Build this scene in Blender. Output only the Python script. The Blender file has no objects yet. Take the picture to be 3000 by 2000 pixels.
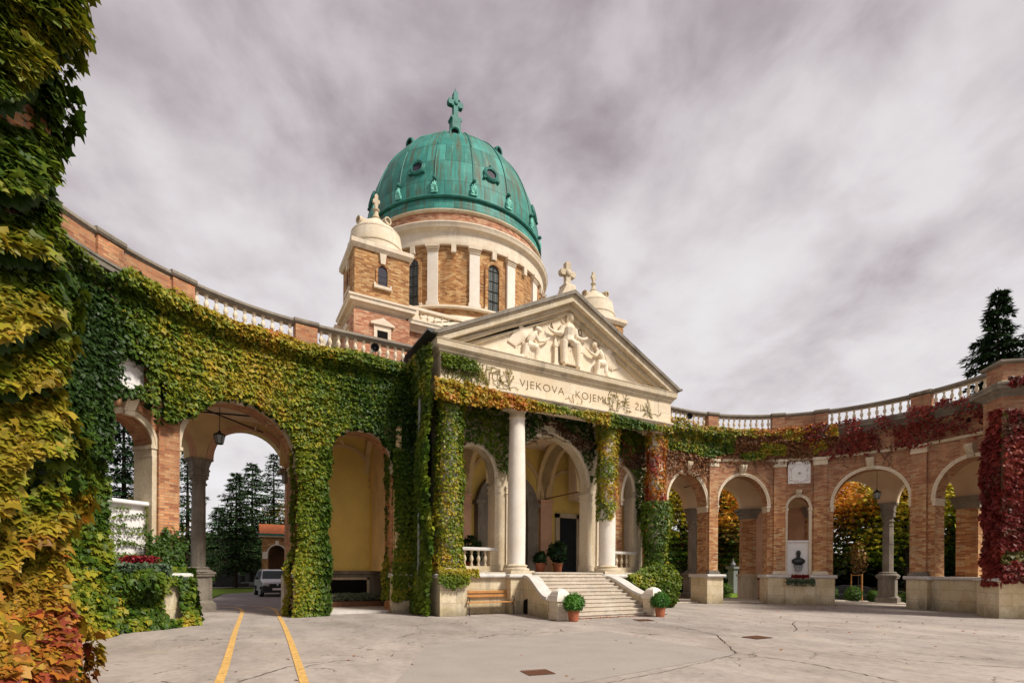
import bpy, math, random
import numpy as np
from mathutils import Vector, Matrix
R = math.radians
PI = math.pi
random.seed(7)
rng = np.random.default_rng(11)
SC = bpy.context.scene
COL = SC.collection

# ------------------------------------------------------------------ camera
cam_d = bpy.data.cameras.new("camera")
cam = bpy.data.objects.new("camera", cam_d)
COL.objects.link(cam)
cam_d.sensor_width = 36.0
cam_d.lens = 18.276
cam_d.shift_y = 0.2224
cam_d.clip_start = 0.1
cam_d.clip_end = 2000
cam.matrix_world = (Matrix.Translation((-11.66, -16.34, 1.6)) @ Matrix.Rotation(R(-28.93), 4, 'Z')
                    @ Matrix.Rotation(R(90), 4, 'X') @ Matrix.Rotation(0.007, 4, 'Z'))
SC.camera = cam
SC.render.resolution_x = 1024
SC.render.resolution_y = 682

# ------------------------------------------------------------------ light and exposure
SC.view_settings.view_transform = 'Standard'
SC.view_settings.look = 'None'
SC.view_settings.gamma = 1.0
SC.view_settings.exposure = 0.85
SUN_EL, SUN_AZ = 48.0, 150.0          # azimuth measured clockwise from +Y
sun_d = bpy.data.lights.new("sun", 'SUN')
sun_d.energy = 2.7
sun_d.angle = R(12)
sun_d.color = (1.0, 0.94, 0.84)
sun = bpy.data.objects.new("sun", sun_d)
COL.objects.link(sun)
sd = Vector((math.sin(R(SUN_AZ)) * math.cos(R(SUN_EL)), math.cos(R(SUN_AZ)) * math.cos(R(SUN_EL)), math.sin(R(SUN_EL))))
sun.rotation_euler = sd.to_track_quat('Z', 'Y').to_euler()

def make_world():
    w = bpy.data.worlds.new("World")
    SC.world = w
    w.use_nodes = True
    nt = w.node_tree
    N, L = nt.nodes, nt.links
    N.clear()
    out = N.new('ShaderNodeOutputWorld')
    sky = N.new('ShaderNodeTexSky')
    sky.sky_type = 'NISHITA'
    sky.sun_disc = False
    sky.sun_elevation = R(SUN_EL)
    sky.sun_rotation = R(SUN_AZ)
    bg1 = N.new('ShaderNodeBackground')
    bg1.inputs[1].default_value = 0.08
    L.new(sky.outputs[0], bg1.inputs[0])
    tc = N.new('ShaderNodeTexCoord')
    sep = N.new('ShaderNodeSeparateXYZ')
    L.new(tc.outputs['Generated'], sep.inputs[0])

    def m(op, a, b=None, c=None):
        n = N.new('ShaderNodeMath')
        n.operation = op
        for i, q in enumerate((a, b, c)):
            if q is None:
                continue
            if isinstance(q, (int, float)):
                n.inputs[i].default_value = q
            else:
                L.new(q, n.inputs[i])
        return n.outputs[0]
    z = m('MAXIMUM', sep.outputs[2], 0.0)
    den = m('ADD', z, 0.30)
    px, py = m('DIVIDE', sep.outputs[0], den), m('DIVIDE', sep.outputs[1], den)
    cy, sy = math.cos(R(20)), math.sin(R(20))
    # wind direction: the clouds are drawn out along it
    al = m('ADD', m('MULTIPLY', px, sy), m('MULTIPLY', py, cy))
    ac = m('SUBTRACT', m('MULTIPLY', px, cy), m('MULTIPLY', py, sy))
    cmb = N.new('ShaderNodeCombineXYZ')
    L.new(m('MULTIPLY', al, 0.9), cmb.inputs[0])
    L.new(ac, cmb.inputs[1])

    def noise(scale, det, rough, dist, off):
        mp = N.new('ShaderNodeMapping')
        mp.inputs['Location'].default_value = off
        L.new(cmb.outputs[0], mp.inputs[0])
        n = N.new('ShaderNodeTexNoise')
        n.inputs['Scale'].default_value = scale
        n.inputs['Detail'].default_value = det
        n.inputs['Roughness'].default_value = rough
        n.inputs['Distortion'].default_value = dist
        L.new(mp.outputs[0], n.inputs['Vector'])
        return n.outputs['Fac']
    a = noise(1.9, 4.0, 0.5, 0.15, (1.2, 5.1, 0.0))
    b = noise(4.6, 6.0, 0.55, 0.2, (0.4, 7.3, 0.0))
    s = m('ADD', m('ADD', m('MULTIPLY', a, 0.55), m('MULTIPLY', b, 0.45)), 0.02)
    # brighter towards the horizon where the cloud sheet thins
    s2 = m('ADD', s, m('MULTIPLY', m('SUBTRACT', 0.62, z), 0.46))
    rp = N.new('ShaderNodeValToRGB')
    e = rp.color_ramp.elements
    e[0].position, e[0].color = 0.30, (0.115, 0.088, 0.104, 1)
    e[1].position, e[1].color = 0.84, (0.50, 0.49, 0.495, 1)
    for p, c in ((0.42, (0.20, 0.17, 0.183, 1)), (0.52, (0.33, 0.298, 0.31, 1)), (0.64, (0.44, 0.418, 0.424, 1))):
        q = e.new(p)
        q.color = c
    rp.color_ramp.interpolation = 'B_SPLINE'
    L.new(s2, rp.inputs[0])
    bg2 = N.new('ShaderNodeBackground')
    bg2.inputs[1].default_value = 1.0
    L.new(rp.outputs[0], bg2.inputs[0])
    mix = N.new('ShaderNodeMixShader')
    mix.inputs[0].default_value = 0.97
    L.new(bg1.outputs[0], mix.inputs[1])
    L.new(bg2.outputs[0], mix.inputs[2])
    L.new(mix.outputs[0], out.inputs[0])
make_world()

# ------------------------------------------------------------------ object helpers
def tag(o, label=None, cat=None, group=None, kind=None):
    if label: o['label'] = label
    if cat: o['category'] = cat
    if group: o['group'] = group
    if kind: o['kind'] = kind
    return o

def thing(name, label, cat, loc=(0, 0, 0), rz=0.0, group=None):
    o = bpy.data.objects.new(name, None)
    o.empty_display_size = 0.2
    COL.objects.link(o)
    o.location = loc
    o.rotation_euler = (0, 0, rz)
    return tag(o, label, cat, group)

def copy_tree(o, parent=None, **kw):
    c = o.copy()
    COL.objects.link(c)
    c.parent = parent
    for ch in list(o.children):
        copy_tree(ch, c)
    for k, v in kw.items():
        if k == 'loc': c.location = v
        elif k == 'rz': c.rotation_euler = (0, 0, v)
        else: c[k] = v
    return c

class MB:
    """collects vertices and faces in world (or thing-local) metres and links them as ONE mesh object"""
    def __init__(s):
        s.v, s.f = [], []
    def add(s, vs, fs):
        o = len(s.v)
        s.v += [tuple(p) for p in vs]
        s.f += [tuple(i + o for i in f) for f in fs]
    def quad(s, a, b, c, d):
        s.add([a, b, c, d], [(0, 1, 2, 3)])
    def box(s, x0, x1, y0, y1, z0, z1, M=None):
        vs = [Vector(p) for p in ((x0, y0, z0), (x1, y0, z0), (x1, y1, z0), (x0, y1, z0), (x0, y0, z1), (x1, y0, z1), (x1, y1, z1), (x0, y1, z1))]
        if M is not None:
            vs = [M @ p for p in vs]
        s.add(vs, [(0, 3, 2, 1), (4, 5, 6, 7), (0, 1, 5, 4), (1, 2, 6, 5), (2, 3, 7, 6), (3, 0, 4, 7)])
    def prism(s, pts, a, b, axis='y', M=None):
        """pts: outline in (x,z) for axis y, (y,z) for axis x, (x,y) for axis z"""
        n = len(pts)
        def mk(p, t):
            q = {'y': (p[0], t, p[1]), 'x': (t, p[0], p[1]), 'z': (p[0], p[1], t)}[axis]
            return M @ Vector(q) if M is not None else q
        vs = [mk(p, a) for p in pts] + [mk(p, b) for p in pts]
        fs = [tuple(range(n)), tuple(range(2 * n - 1, n - 1, -1))]
        fs += [(i, i + n, (i + 1) % n + n, (i + 1) % n) for i in range(n)]
        s.add(vs, fs)
    def lathe(s, prof, c=(0, 0, 0), seg=16, M=None, cap=True, a0=0.0, a1=2 * PI):
        full = abs(a1 - a0 - 2 * PI) < 1e-6
        na = seg if full else seg + 1
        vs = []
        for r, z in prof:
            for i in range(na):
                a = a0 + (a1 - a0) * i / seg
                p = Vector((c[0] + r * math.cos(a), c[1] + r * math.sin(a), c[2] + z))
                vs.append(M @ p if M is not None else p)
        fs = []
        for j in range(len(prof) - 1):
            for i in range(seg):
                k = (i + 1) % na
                fs.append((j * na + i, j * na + k, (j + 1) * na + k, (j + 1) * na + i))
        if cap and full:
            fs.append(tuple(range(na - 1, -1, -1)))
            fs.append(tuple((len(prof) - 1) * na + i for i in range(na)))
        s.add(vs, fs)
    def tube(s, pts, rad, seg=6, flat=1.0):
        pts = [Vector(p) for p in pts]
        n = len(pts)
        rr = rad if hasattr(rad, '__len__') else [rad] * n
        vs, fs = [], []
        for i, p in enumerate(pts):
            t = (pts[min(i + 1, n - 1)] - pts[max(i - 1, 0)])
            t = t.normalized() if t.length > 1e-9 else Vector((0, 0, 1))
            up = Vector((0, 0, 1)) if abs(t.z) < 0.9 else Vector((1, 0, 0))
            a = t.cross(up).normalized()
            b = t.cross(a)
            for k in range(seg):
                w = 2 * PI * k / seg
                vs.append(p + (a * math.cos(w) + b * math.sin(w) * flat) * rr[i])
        for i in range(n - 1):
            for k in range(seg):
                q = (k + 1) % seg
                fs.append((i * seg + k, i * seg + q, (i + 1) * seg + q, (i + 1) * seg + k))
        fs.append(tuple(range(seg - 1, -1, -1)))
        fs.append(tuple((n - 1) * seg + k for k in range(seg)))
        s.add(vs, fs)
    def ellipsoid(s, c, r, M=None, nu=12, nv=8):
        vs, fs = [], []
        for j in range(nv + 1):
            th = PI * j / nv
            for i in range(nu):
                ph = 2 * PI * i / nu
                p = Vector((r[0] * math.sin(th) * math.cos(ph), r[1] * math.sin(th) * math.sin(ph), r[2] * math.cos(th)))
                if M is not None: p = M @ p
                vs.append(p + Vector(c))
        for j in range(nv):
            for i in range(nu):
                k = (i + 1) % nu
                fs.append((j * nu + i, (j + 1) * nu + i, (j + 1) * nu + k, j * nu + k))
        s.add(vs, fs)
    def build(s, name, m, parent=None, smooth=None, cyl=None, bevel=0.0):
        """smooth: angle in degrees; cyl: (cx, cy, R) wraps the UVs round that axis, else box projection; UVs in metres"""
        me = bpy.data.meshes.new(name)
        me.from_pydata([tuple(p) for p in s.v], [], s.f)
        me.validate()
        me.update()
        o = bpy.data.objects.new(name, me)
        COL.objects.link(o)
        if m is not None:
            me.materials.append(m)
        nl = len(me.loops)
        if nl:
            co = np.empty(len(me.vertices) * 3, np.float32); me.vertices.foreach_get('co', co); co = co.reshape(-1, 3)
            li = np.empty(nl, np.int32); me.loops.foreach_get('vertex_index', li)
            nf = len(me.polygons)
            nm = np.empty(nf * 3, np.float32); me.polygons.foreach_get('normal', nm); nm = nm.reshape(-1, 3)
            lt = np.empty(nf, np.int32); me.polygons.foreach_get('loop_total', lt)
            fn = np.repeat(nm, lt, axis=0)
            p = co[li]
            uv = np.zeros((nl, 2), np.float32)
            if cyl:
                d = p[:, :2] - np.array(cyl[:2])
                r = np.hypot(d[:, 0], d[:, 1])
                ang = np.arctan2(d[:, 0], d[:, 1])
                cr = np.repeat(np.cumsum(lt) - lt, lt)      # keep each face on one side of the seam
                ref = ang[cr]
                ang = np.where(ang - ref > PI, ang - 2 * PI, np.where(ang - ref < -PI, ang + 2 * PI, ang))
                rad = (fn[:, 0] * d[:, 0] + fn[:, 1] * d[:, 1]) / np.maximum(r, 1e-6)
                top = np.abs(fn[:, 2]) > 0.75
                front = np.abs(rad) > 0.5
                uv[:, 0] = np.where(top | front, ang * cyl[2], r)
                uv[:, 1] = np.where(top, r, p[:, 2])
            else:
                ax = np.abs(fn)
                top = ax[:, 2] > 0.75
                xs = ax[:, 0] > ax[:, 1]
                uv[:, 0] = np.where(top, p[:, 0], np.where(xs, p[:, 1], p[:, 0]))
                uv[:, 1] = np.where(top, p[:, 1], p[:, 2])
            me.uv_layers.new(name='UVMap').data.foreach_set('uv', uv.ravel())
        if smooth is not None:
            me.polygons.foreach_set('use_smooth', np.ones(len(me.polygons), bool))
            me.set_sharp_from_angle(angle=R(smooth))
        if bevel:
            b = o.modifiers.new('bevel', 'BEVEL')
            b.width = bevel
            b.segments = 2
            b.limit_method = 'ANGLE'
            b.angle_limit = R(40)
        if parent is not None:
            o.parent = parent
        return o

# ------------------------------------------------------------------ materials
class NT:
    def __init__(s, name, rough=0.8, spec=0.3):
        s.m = bpy.data.materials.new(name)
        s.m.use_nodes = True
        s.N, s.L = s.m.node_tree.nodes, s.m.node_tree.links
        s.b = s.N['Principled BSDF']
        s.b.inputs['Roughness'].default_value = rough
        s.b.inputs['Specular IOR Level'].default_value = spec
        s.tc = s.N.new('ShaderNodeTexCoord')
        s.obj = s.tc.outputs['Object']
        s.geo = s.N.new('ShaderNodeNewGeometry')
        s.pos = s.geo.outputs['Position']
        s.uv = s.tc.outputs['UV']
    def inp(s, sock, v):
        if isinstance(v, (int, float)):
            sock.default_value = v
        elif isinstance(v, tuple):
            sock.default_value = v if len(v) == len(sock.default_value) else v + (1.0,)
        else:
            s.L.new(v, sock)
    def math(s, op, a, b=None, clamp=False):
        n = s.N.new('ShaderNodeMath'); n.operation = op; n.use_clamp = clamp
        s.inp(n.inputs[0], a)
        if b is not None: s.inp(n.inputs[1], b)
        return n.outputs[0]
    def map(s, v, scale=(1, 1, 1), loc=(0, 0, 0), rot=(0, 0, 0)):
        n = s.N.new('ShaderNodeMapping')
        n.inputs['Scale'].default_value = scale
        n.inputs['Location'].default_value = loc
        n.inputs['Rotation'].default_value = rot
        s.L.new(v, n.inputs[0])
        return n.outputs[0]
    def noise(s, v, scale, det=4, rough=0.55, dist=0.0, out='Fac'):
        n = s.N.new('ShaderNodeTexNoise')
        n.inputs['Scale'].default_value = scale
        n.inputs['Detail'].default_value = det
        n.inputs['Roughness'].default_value = rough
        n.inputs['Distortion'].default_value = dist
        s.L.new(v, n.inputs['Vector'])
        return n.outputs[out]
    def ramp(s, fac, stops, interp='LINEAR'):
        n = s.N.new('ShaderNodeValToRGB')
        n.color_ramp.interpolation = interp
        e = n.color_ramp.elements
        for i, (p, c) in enumerate(stops):
            c = (c, c, c) if isinstance(c, (int, float)) else c
            q = e[i] if i < 2 else e.new(p)
            q.position = p
            q.color = tuple(c) + (1,)
        s.inp(n.inputs[0], fac)
        return n.outputs[0]
    def mix(s, fac, a, b, mode='MIX'):
        n = s.N.new('ShaderNodeMix'); n.data_type = 'RGBA'; n.blend_type = mode
        s.inp(n.inputs[0], fac); s.inp(n.inputs[6], a); s.inp(n.inputs[7], b)
        return n.outputs[2]
    def base(s, c): s.inp(s.b.inputs['Base Color'], c)
    def bump(s, h, strength=0.3, dist=0.02):
        n = s.N.new('ShaderNodeBump')
        n.inputs['Strength'].default_value = strength
        n.inputs['Distance'].default_value = dist
        s.L.new(h, n.inputs['Height'])
        s.L.new(n.outputs[0], s.b.inputs['Normal'])
    def brick(s, v, w, h, mortar, off=0.5):
        n = s.N.new('ShaderNodeTexBrick')
        n.offset = off
        n.inputs['Color1'].default_value = (0, 0, 0, 1)
        n.inputs['Color2'].default_value = (1, 1, 1, 1)
        n.inputs['Mortar'].default_value = (0.5, 0.5, 0.5, 1)
        n.inputs['Scale'].default_value = 1
        n.inputs['Mortar Size'].default_value = mortar
        n.inputs['Mortar Smooth'].default_value = 0.3
        n.inputs['Brick Width'].default_value = w
        n.inputs['Row Height'].default_value = h
        s.L.new(v, n.inputs['Vector'])
        return n.outputs['Color'], n.outputs['Fac']

def brick_mat(name, stops, mortar=(0.30, 0.22, 0.16), w=0.26, h=0.078, redden=0.0, ms=0.008):
    t = NT(name, 0.85, 0.2)
    wv = t.map(t.noise(t.pos, 3.0, 2, out='Color'), (0.012, 0.012, 0.012))
    vadd = t.N.new('ShaderNodeVectorMath'); vadd.operation = 'ADD'
    t.L.new(t.uv, vadd.inputs[0]); t.L.new(wv, vadd.inputs[1])
    col, fac = t.brick(vadd.outputs[0], w, h, ms)
    n = t.noise(t.pos, 0.9, 5, 0.6)
    v = t.math('ADD', t.math('MULTIPLY', col, 0.72), t.math('MULTIPLY', n, 0.42))
    c = t.ramp(v, stops)
    if redden:
        sp = t.N.new('ShaderNodeSeparateXYZ'); t.L.new(t.pos, sp.inputs[0])
        z = t.math('MULTIPLY', t.math('SUBTRACT', sp.outputs[2], 4.2), 0.45)
        z = t.math('ADD', z, t.math('SUBTRACT', t.noise(t.pos, 0.6, 4), 0.5), clamp=True)
        c = t.mix(t.math('MULTIPLY', z, redden), c, (0.36, 0.155, 0.105))
    st = t.ramp(t.noise(t.map(t.pos, (1, 1, 0.35)), 1.7, 6, 0.65), ((0.33, 0.62), (0.62, 1.0)))
    c = t.mix(1.0, c, st, 'MULTIPLY')
    fine = t.ramp(t.noise(t.pos, 26, 3, 0.6), ((0.3, 0.78), (0.7, 1.12)))
    c = t.mix(1.0, c, fine, 'MULTIPLY')
    c = t.mix(fac, c, mortar)
    t.base(c)
    t.bump(t.math('SUBTRACT', t.math('MULTIPLY', t.noise(t.pos, 30, 3), 0.35), fac), 0.6, 0.012)
    return t.m

def stone_mat(name, c1, c2, dark=(0.10, 0.085, 0.06), stain=0.5, joints=None, moss=0.0, fine=14, speck=0.5):
    t = NT(name, 0.8, 0.25)
    c = t.ramp(t.noise(t.pos, 1.6, 5, 0.6), ((0.3, c1), (0.7, c2)))
    sp = t.ramp(t.noise(t.pos, fine, 6, 0.7), ((0.32, 0.62), (0.6, 1.06)))
    c = t.mix(speck, c, sp, 'MULTIPLY')
    if stain:
        s1 = t.noise(t.map(t.pos, (1, 1, 0.16)), 3.2, 6, 0.7)
        s2 = t.noise(t.pos, 0.8, 4, 0.6)
        s3 = t.math('MULTIPLY', s1, s2)
        f = t.ramp(s3, ((0.26, 0.0), (0.42, 1.0)))
        c = t.mix(t.math('MULTIPLY', f, stain), c, dark)
    if joints:
        col, fac = t.brick(t.uv, joints[0], joints[1], 0.008)
        c = t.mix(0.28, c, t.ramp(col, ((0.0, (0.60, 0.52, 0.38)), (0.45, (1.0, 0.98, 0.95)), (1.0, (1.0, 0.86, 0.62)))), 'MULTIPLY')
        c = t.mix(t.math('MULTIPLY', fac, 0.7), c, tuple(q * 0.45 for q in c1))
    if moss:
        sx = t.N.new('ShaderNodeSeparateXYZ'); t.L.new(t.pos, sx.inputs[0])
        low = t.ramp(t.math('ADD', sx.outputs[2], t.math('MULTIPLY', t.noise(t.pos, 2.5, 5, 0.65), 0.9)), ((0.45, 1.0), (0.95, 0.0)))
        c = t.mix(t.math('MULTIPLY', low, moss), c, (0.075, 0.068, 0.035))
    t.base(c)
    t.bump(t.noise(t.pos, fine * 1.4, 5, 0.65), 0.35, 0.015)
    return t.m

def plain_mat(name, c, rough=0.7, spec=0.3, var=0.25, scale=3.0, metal=0.0):
    t = NT(name, rough, spec)
    n = t.ramp(t.noise(t.pos, scale, 5, 0.6), ((0.3, 1 - var), (0.7, 1 + var * 0.4)))
    t.base(t.mix(1.0, c, n, 'MULTIPLY'))
    t.b.inputs['Metallic'].default_value = metal
    return t.m

M = {}
M['brick'] = brick_mat('brick', ((0.12, (0.28, 0.105, 0.045)), (0.35, (0.50, 0.195, 0.075)), (0.55, (0.62, 0.30, 0.12)), (0.78, (0.72, 0.43, 0.19)), (0.95, (0.70, 0.50, 0.29))), redden=0.55, h=.075)
M['brick_left'] = brick_mat('brick_left', ((0.12, (0.30, 0.11, 0.055)), (0.35, (0.50, 0.19, 0.08)), (0.55, (0.58, 0.27, 0.12)), (0.78, (0.66, 0.37, 0.18)), (0.95, (0.66, 0.24, 0.09))), redden=0.15, h=.075)
M['brick_church'] = brick_mat('brick_church', ((0.15, (0.24, 0.095, 0.035)), (0.38, (0.46, 0.205, 0.065)), (0.6, (0.56, 0.285, 0.105)), (0.9, (0.68, 0.44, 0.20))), w=0.22, h=0.066, ms=.006)
M['brick_low'] = brick_mat('brick_low', ((0.15, (0.34, 0.12, 0.07)), (0.38, (0.50, 0.20, 0.11)), (0.6, (0.60, 0.28, 0.16)), (0.9, (0.68, 0.42, 0.26))), w=0.22, h=0.066, ms=.006)
M['stone'] = stone_mat('pale_stone', (0.66, 0.54, 0.38), (0.76, 0.67, 0.53), stain=0.3)
M['stone_white'] = stone_mat('white_stone', (0.72, 0.64, 0.54), (0.80, 0.74, 0.66), stain=0.10, fine=5, speck=.18)
M['stone_drum'] = stone_mat('drum_stone', (0.66, 0.54, 0.40), (0.76, 0.67, 0.54), stain=0.3, fine=5, speck=.25)
M['stone_weathered'] = stone_mat('weathered_stone', (0.50, 0.40, 0.26), (0.66, 0.57, 0.43), stain=0.55)
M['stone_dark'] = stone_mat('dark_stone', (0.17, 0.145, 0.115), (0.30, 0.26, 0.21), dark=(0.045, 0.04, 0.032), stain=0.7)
M['plinth'] = stone_mat('plinth_stone', (0.58, 0.46, 0.27), (0.76, 0.67, 0.51), stain=0.65, joints=(0.95, 0.44), moss=0.55)
M['frieze'] = stone_mat('frieze_stone', (0.72, 0.58, 0.40), (0.80, 0.70, 0.55), stain=0.12, joints=(2.2, 1.2), fine=20)
M['torus'] = stone_mat('moulding_stone', (0.56, 0.52, 0.48), (0.68, 0.65, 0.61), stain=0.3)
M['step'] = stone_mat('step_stone', (0.50, 0.42, 0.33), (0.64, 0.57, 0.48), stain=0.4, fine=10)
M['marble'] = plain_mat('white_marble', (0.80, 0.77, 0.75), 0.5, 0.4, 0.08, 2.0)
M['render_yellow'] = plain_mat('yellow_plaster', (0.76, 0.56, 0.17), 0.9, 0.1, 0.14, 1.2)
M['render_ochre'] = plain_mat('ochre_plaster', (0.70, 0.52, 0.28), 0.9, 0.1, 0.2, 1.2)
M['render_pink'] = plain_mat('pink_plaster', (0.66, 0.40, 0.27), 0.9, 0.1, 0.2, 1.2)
M['render_cream'] = plain_mat('cream_plaster', (0.78, 0.60, 0.42), 0.9, 0.1, 0.15, 1.0)
M['black_metal'] = plain_mat('black_iron', (0.018, 0.018, 0.02), 0.5, 0.5, 0.3, 8)
M['bronze'] = plain_mat('dark_bronze', (0.035, 0.042, 0.045), 0.38, 0.6, 0.4, 12, 0.4)
M['door'] = plain_mat('dark_door', (0.010, 0.013, 0.020), 0.6, 0.3, 0.3, 3)
M['hole'] = plain_mat('dark_opening', (0.012, 0.011, 0.010), 0.9, 0.05, 0.2, 3)
M['wood'] = plain_mat('orange_wood', (0.52, 0.24, 0.07), 0.5, 0.4, 0.3, 14)
M['brown_wood'] = plain_mat('brown_wood', (0.17, 0.075, 0.035), 0.6, 0.3, 0.3, 8)
M['terracotta'] = plain_mat('terracotta', (0.36, 0.115, 0.055), 0.75, 0.3, 0.25, 10)
M['bark'] = plain_mat('bark', (0.060, 0.045, 0.032), 0.9, 0.1, 0.45, 9)
M['vine_wood'] = plain_mat('vine_wood', (0.12, 0.085, 0.05), 0.9, 0.1, 0.4, 12)
M['soil'] = plain_mat('soil', (0.045, 0.03, 0.02), 0.95, 0.1, 0.4, 9)
M['yellow_paint'] = plain_mat('yellow_road_paint', (0.72, 0.44, 0.14), 0.7, 0.3, 0.35, 9)
M['white_paint'] = plain_mat('worn_white_road_paint', (0.78, 0.66, 0.42), 0.7, 0.3, 0.18, 6)
M['rust'] = plain_mat('rusty_iron', (0.22, 0.10, 0.055), 0.8, 0.3, 0.5, 20)
M['roof_tile'] = plain_mat('orange_roof', (0.55, 0.17, 0.07), 0.8, 0.2, 0.3, 5)
M['granite'] = plain_mat('grey_granite', (0.23, 0.235, 0.24), 0.4, 0.4, 0.3, 9)
M['black_granite'] = plain_mat('black_granite', (0.03, 0.03, 0.033), 0.25, 0.5, 0.3, 9)
M['grey_pipe'] = plain_mat('grey_pipe', (0.26, 0.28, 0.29), 0.5, 0.4, 0.1, 6)
M['car_paint'] = plain_mat('silver_car_paint', (0.52, 0.53, 0.55), 0.28, 0.6, 0.04, 3, 0.5)
M['car_black'] = plain_mat('black_car_plastic', (0.02, 0.021, 0.023), 0.55, 0.4, 0.1, 5)
M['rubber'] = plain_mat('rubber', (0.018, 0.018, 0.018), 0.8, 0.2, 0.2, 9)
M['lamp_lens'] = plain_mat('clear_lens', (0.62, 0.62, 0.60), 0.15, 0.8, 0.05, 3)
M['plate'] = plain_mat('number_plate', (0.75, 0.75, 0.75), 0.5, 0.4, 0.05, 3)

def glass_mat(name, c, grid=None):
    t = NT(name, 0.6, 0.2)
    if grid:
        col, fac = t.brick(t.uv, grid[0], grid[1], 0.014, 0.0)
        n = t.ramp(t.noise(t.pos, 1.6, 3), ((0.35, tuple(q * 0.7 for q in c)), (0.65, tuple(min(1, q * 1.6) for q in c))))
        k = t.mix(t.math('MULTIPLY', col, 0.35), n, (0.15, 0.16, 0.15))
        t.base(t.mix(fac, k, (0.012, 0.012, 0.014)))
        t.inp(t.b.inputs['Roughness'], 0.3)
    else:
        t.base(c)
    return t.m
M['glass_leaded'] = glass_mat('leaded_glass', (0.09, 0.10, 0.09), (0.11, 0.12))
M['glass_dark'] = glass_mat('dark_glass', (0.035, 0.03, 0.045))
M['glass_car'] = glass_mat('car_glass', (0.06, 0.08, 0.085))
M['glass_lamp'] = glass_mat('lamp_glass', (0.30, 0.33, 0.32))

def copper_mat():
    t = NT('green_copper', 0.6, 0.35)
    col, fac = t.brick(t.uv, 1.02, 1.15, 0.014, 0.5)
    c = t.ramp(t.math('ADD', t.math('MULTIPLY', col, 0.35), t.math('MULTIPLY', t.noise(t.pos, 1.3, 5, 0.6), 0.62)),
               ((0.22, (0.016, 0.105, 0.085)), (0.42, (0.026, 0.185, 0.150)), (0.60, (0.048, 0.27, 0.225)), (0.80, (0.10, 0.38, 0.32))))
    s = t.noise(t.map(t.uv, (1.0, 0.10, 1)), 3.4, 5, 0.65)
    f = t.ramp(s, ((0.48, 0.0), (0.62, 0.85)))
    c = t.mix(f, c, (0.095, 0.085, 0.045))
    s2 = t.noise(t.map(t.uv, (1.0, 0.12, 1), (5, 3, 0)), 5.0, 5, 0.65)
    c = t.mix(t.ramp(s2, ((0.56, 0.0), (0.70, 0.55))), c, (0.14, 0.40, 0.32))
    c = t.mix(t.math('MULTIPLY', fac, 0.75), c, (0.015, 0.065, 0.055))
    t.base(c)
    t.bump(t.math('SUBTRACT', t.math('MULTIPLY', t.noise(t.pos, 5, 3), 0.5), fac), 0.5, 0.02)
    return t.m
M['copper'] = copper_mat()
M['copper_trim'] = plain_mat('copper_trim', (0.032, 0.185, 0.150), 0.6, 0.3, 0.4, 3)
M['copper_pale'] = plain_mat('pale_copper', (0.22, 0.60, 0.50), 0.7, 0.2, 0.3, 6)

def ground_mat():
    t = NT('pale_asphalt', 0.82, 0.25)
    c = t.ramp(t.noise(t.pos, 0.22, 6, 0.62), ((0.30, (0.335, 0.285, 0.25)), (0.50, (0.42, 0.365, 0.325)), (0.72, (0.47, 0.41, 0.365))))
    c = t.mix(0.85, c, t.ramp(t.noise(t.map(t.pos, (1, 0.45, 1)), 0.9, 7, 0.72), ((0.36, 0.72), (0.60, 1.08))), 'MULTIPLY')
    c = t.mix(0.6, c, t.ramp(t.noise(t.pos, 7, 6, 0.75), ((0.34, 0.70), (0.56, 1.05))), 'MULTIPLY')
    c = t.mix(0.8, c, t.ramp(t.noise(t.pos, 60, 4, 0.7), ((0.3, 0.80), (0.7, 1.12))), 'MULTIPLY')
    # crack network, showing only in some areas
    wp = t.noise(t.pos, 1.2, 5, 0.65, out='Color')
    va = t.N.new('ShaderNodeVectorMath'); va.operation = 'MULTIPLY_ADD'
    t.L.new(wp, va.inputs[0]); va.inputs[1].default_value = (0.9, 0.9, 0.9); t.L.new(t.pos, va.inputs[2])
    vo = t.N.new('ShaderNodeTexVoronoi'); vo.feature = 'DISTANCE_TO_EDGE'
    vo.inputs['Scale'].default_value = 0.62
    t.L.new(va.outputs[0], vo.inputs['Vector'])
    crack = t.ramp(vo.outputs['Distance'], ((0.002, 1.0), (0.010, 0.0)))
    area = t.ramp(t.noise(t.map(t.pos, (1, 1, 1), (4, 9, 0)), 0.55, 5, 0.7), ((0.49, 0.0), (0.57, 1.0)))
    c = t.mix(t.math('MULTIPLY', crack, area), c, (0.055, 0.045, 0.03))
    # darker worn patches
    w = t.ramp(t.noise(t.map(t.pos, (1, 1, 1), (11, 2, 0)), 1.5, 6, 0.75), ((0.655, 0.0), (0.685, 0.8)))
    vc = t.N.new('ShaderNodeTexVoronoi'); vc.inputs['Scale'].default_value = 0.19
    t.L.new(va.outputs[0], vc.inputs['Vector'])
    c = t.mix(0.5, c, t.ramp(vc.outputs['Color'], ((0.2, (0.84, 0.85, 0.87)), (0.8, (1.06, 1.04, 1.02)))), 'MULTIPLY')
    so = t.ramp(t.noise(t.map(t.pos, (1, 1, 1), (2, 8, 0)), 0.5, 7, 0.75), ((0.56, 0.0), (0.70, 0.35)))
    c = t.mix(so, c, (0.52, 0.42, 0.28))
    c = t.mix(w, c, (0.17, 0.13, 0.10))
    t.base(c)
    t.bump(t.noise(t.pos, 40, 5, 0.7), 0.25, 0.006)
    return t.m
M['ground'] = ground_mat()
M['patch'] = stone_mat('newer_asphalt', (0.335, 0.295, 0.265), (0.40, 0.355, 0.32), stain=0.15, fine=40)
M['road'] = stone_mat('road_asphalt', (0.23, 0.205, 0.20), (0.30, 0.27, 0.26), stain=0.3, fine=30)
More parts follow.
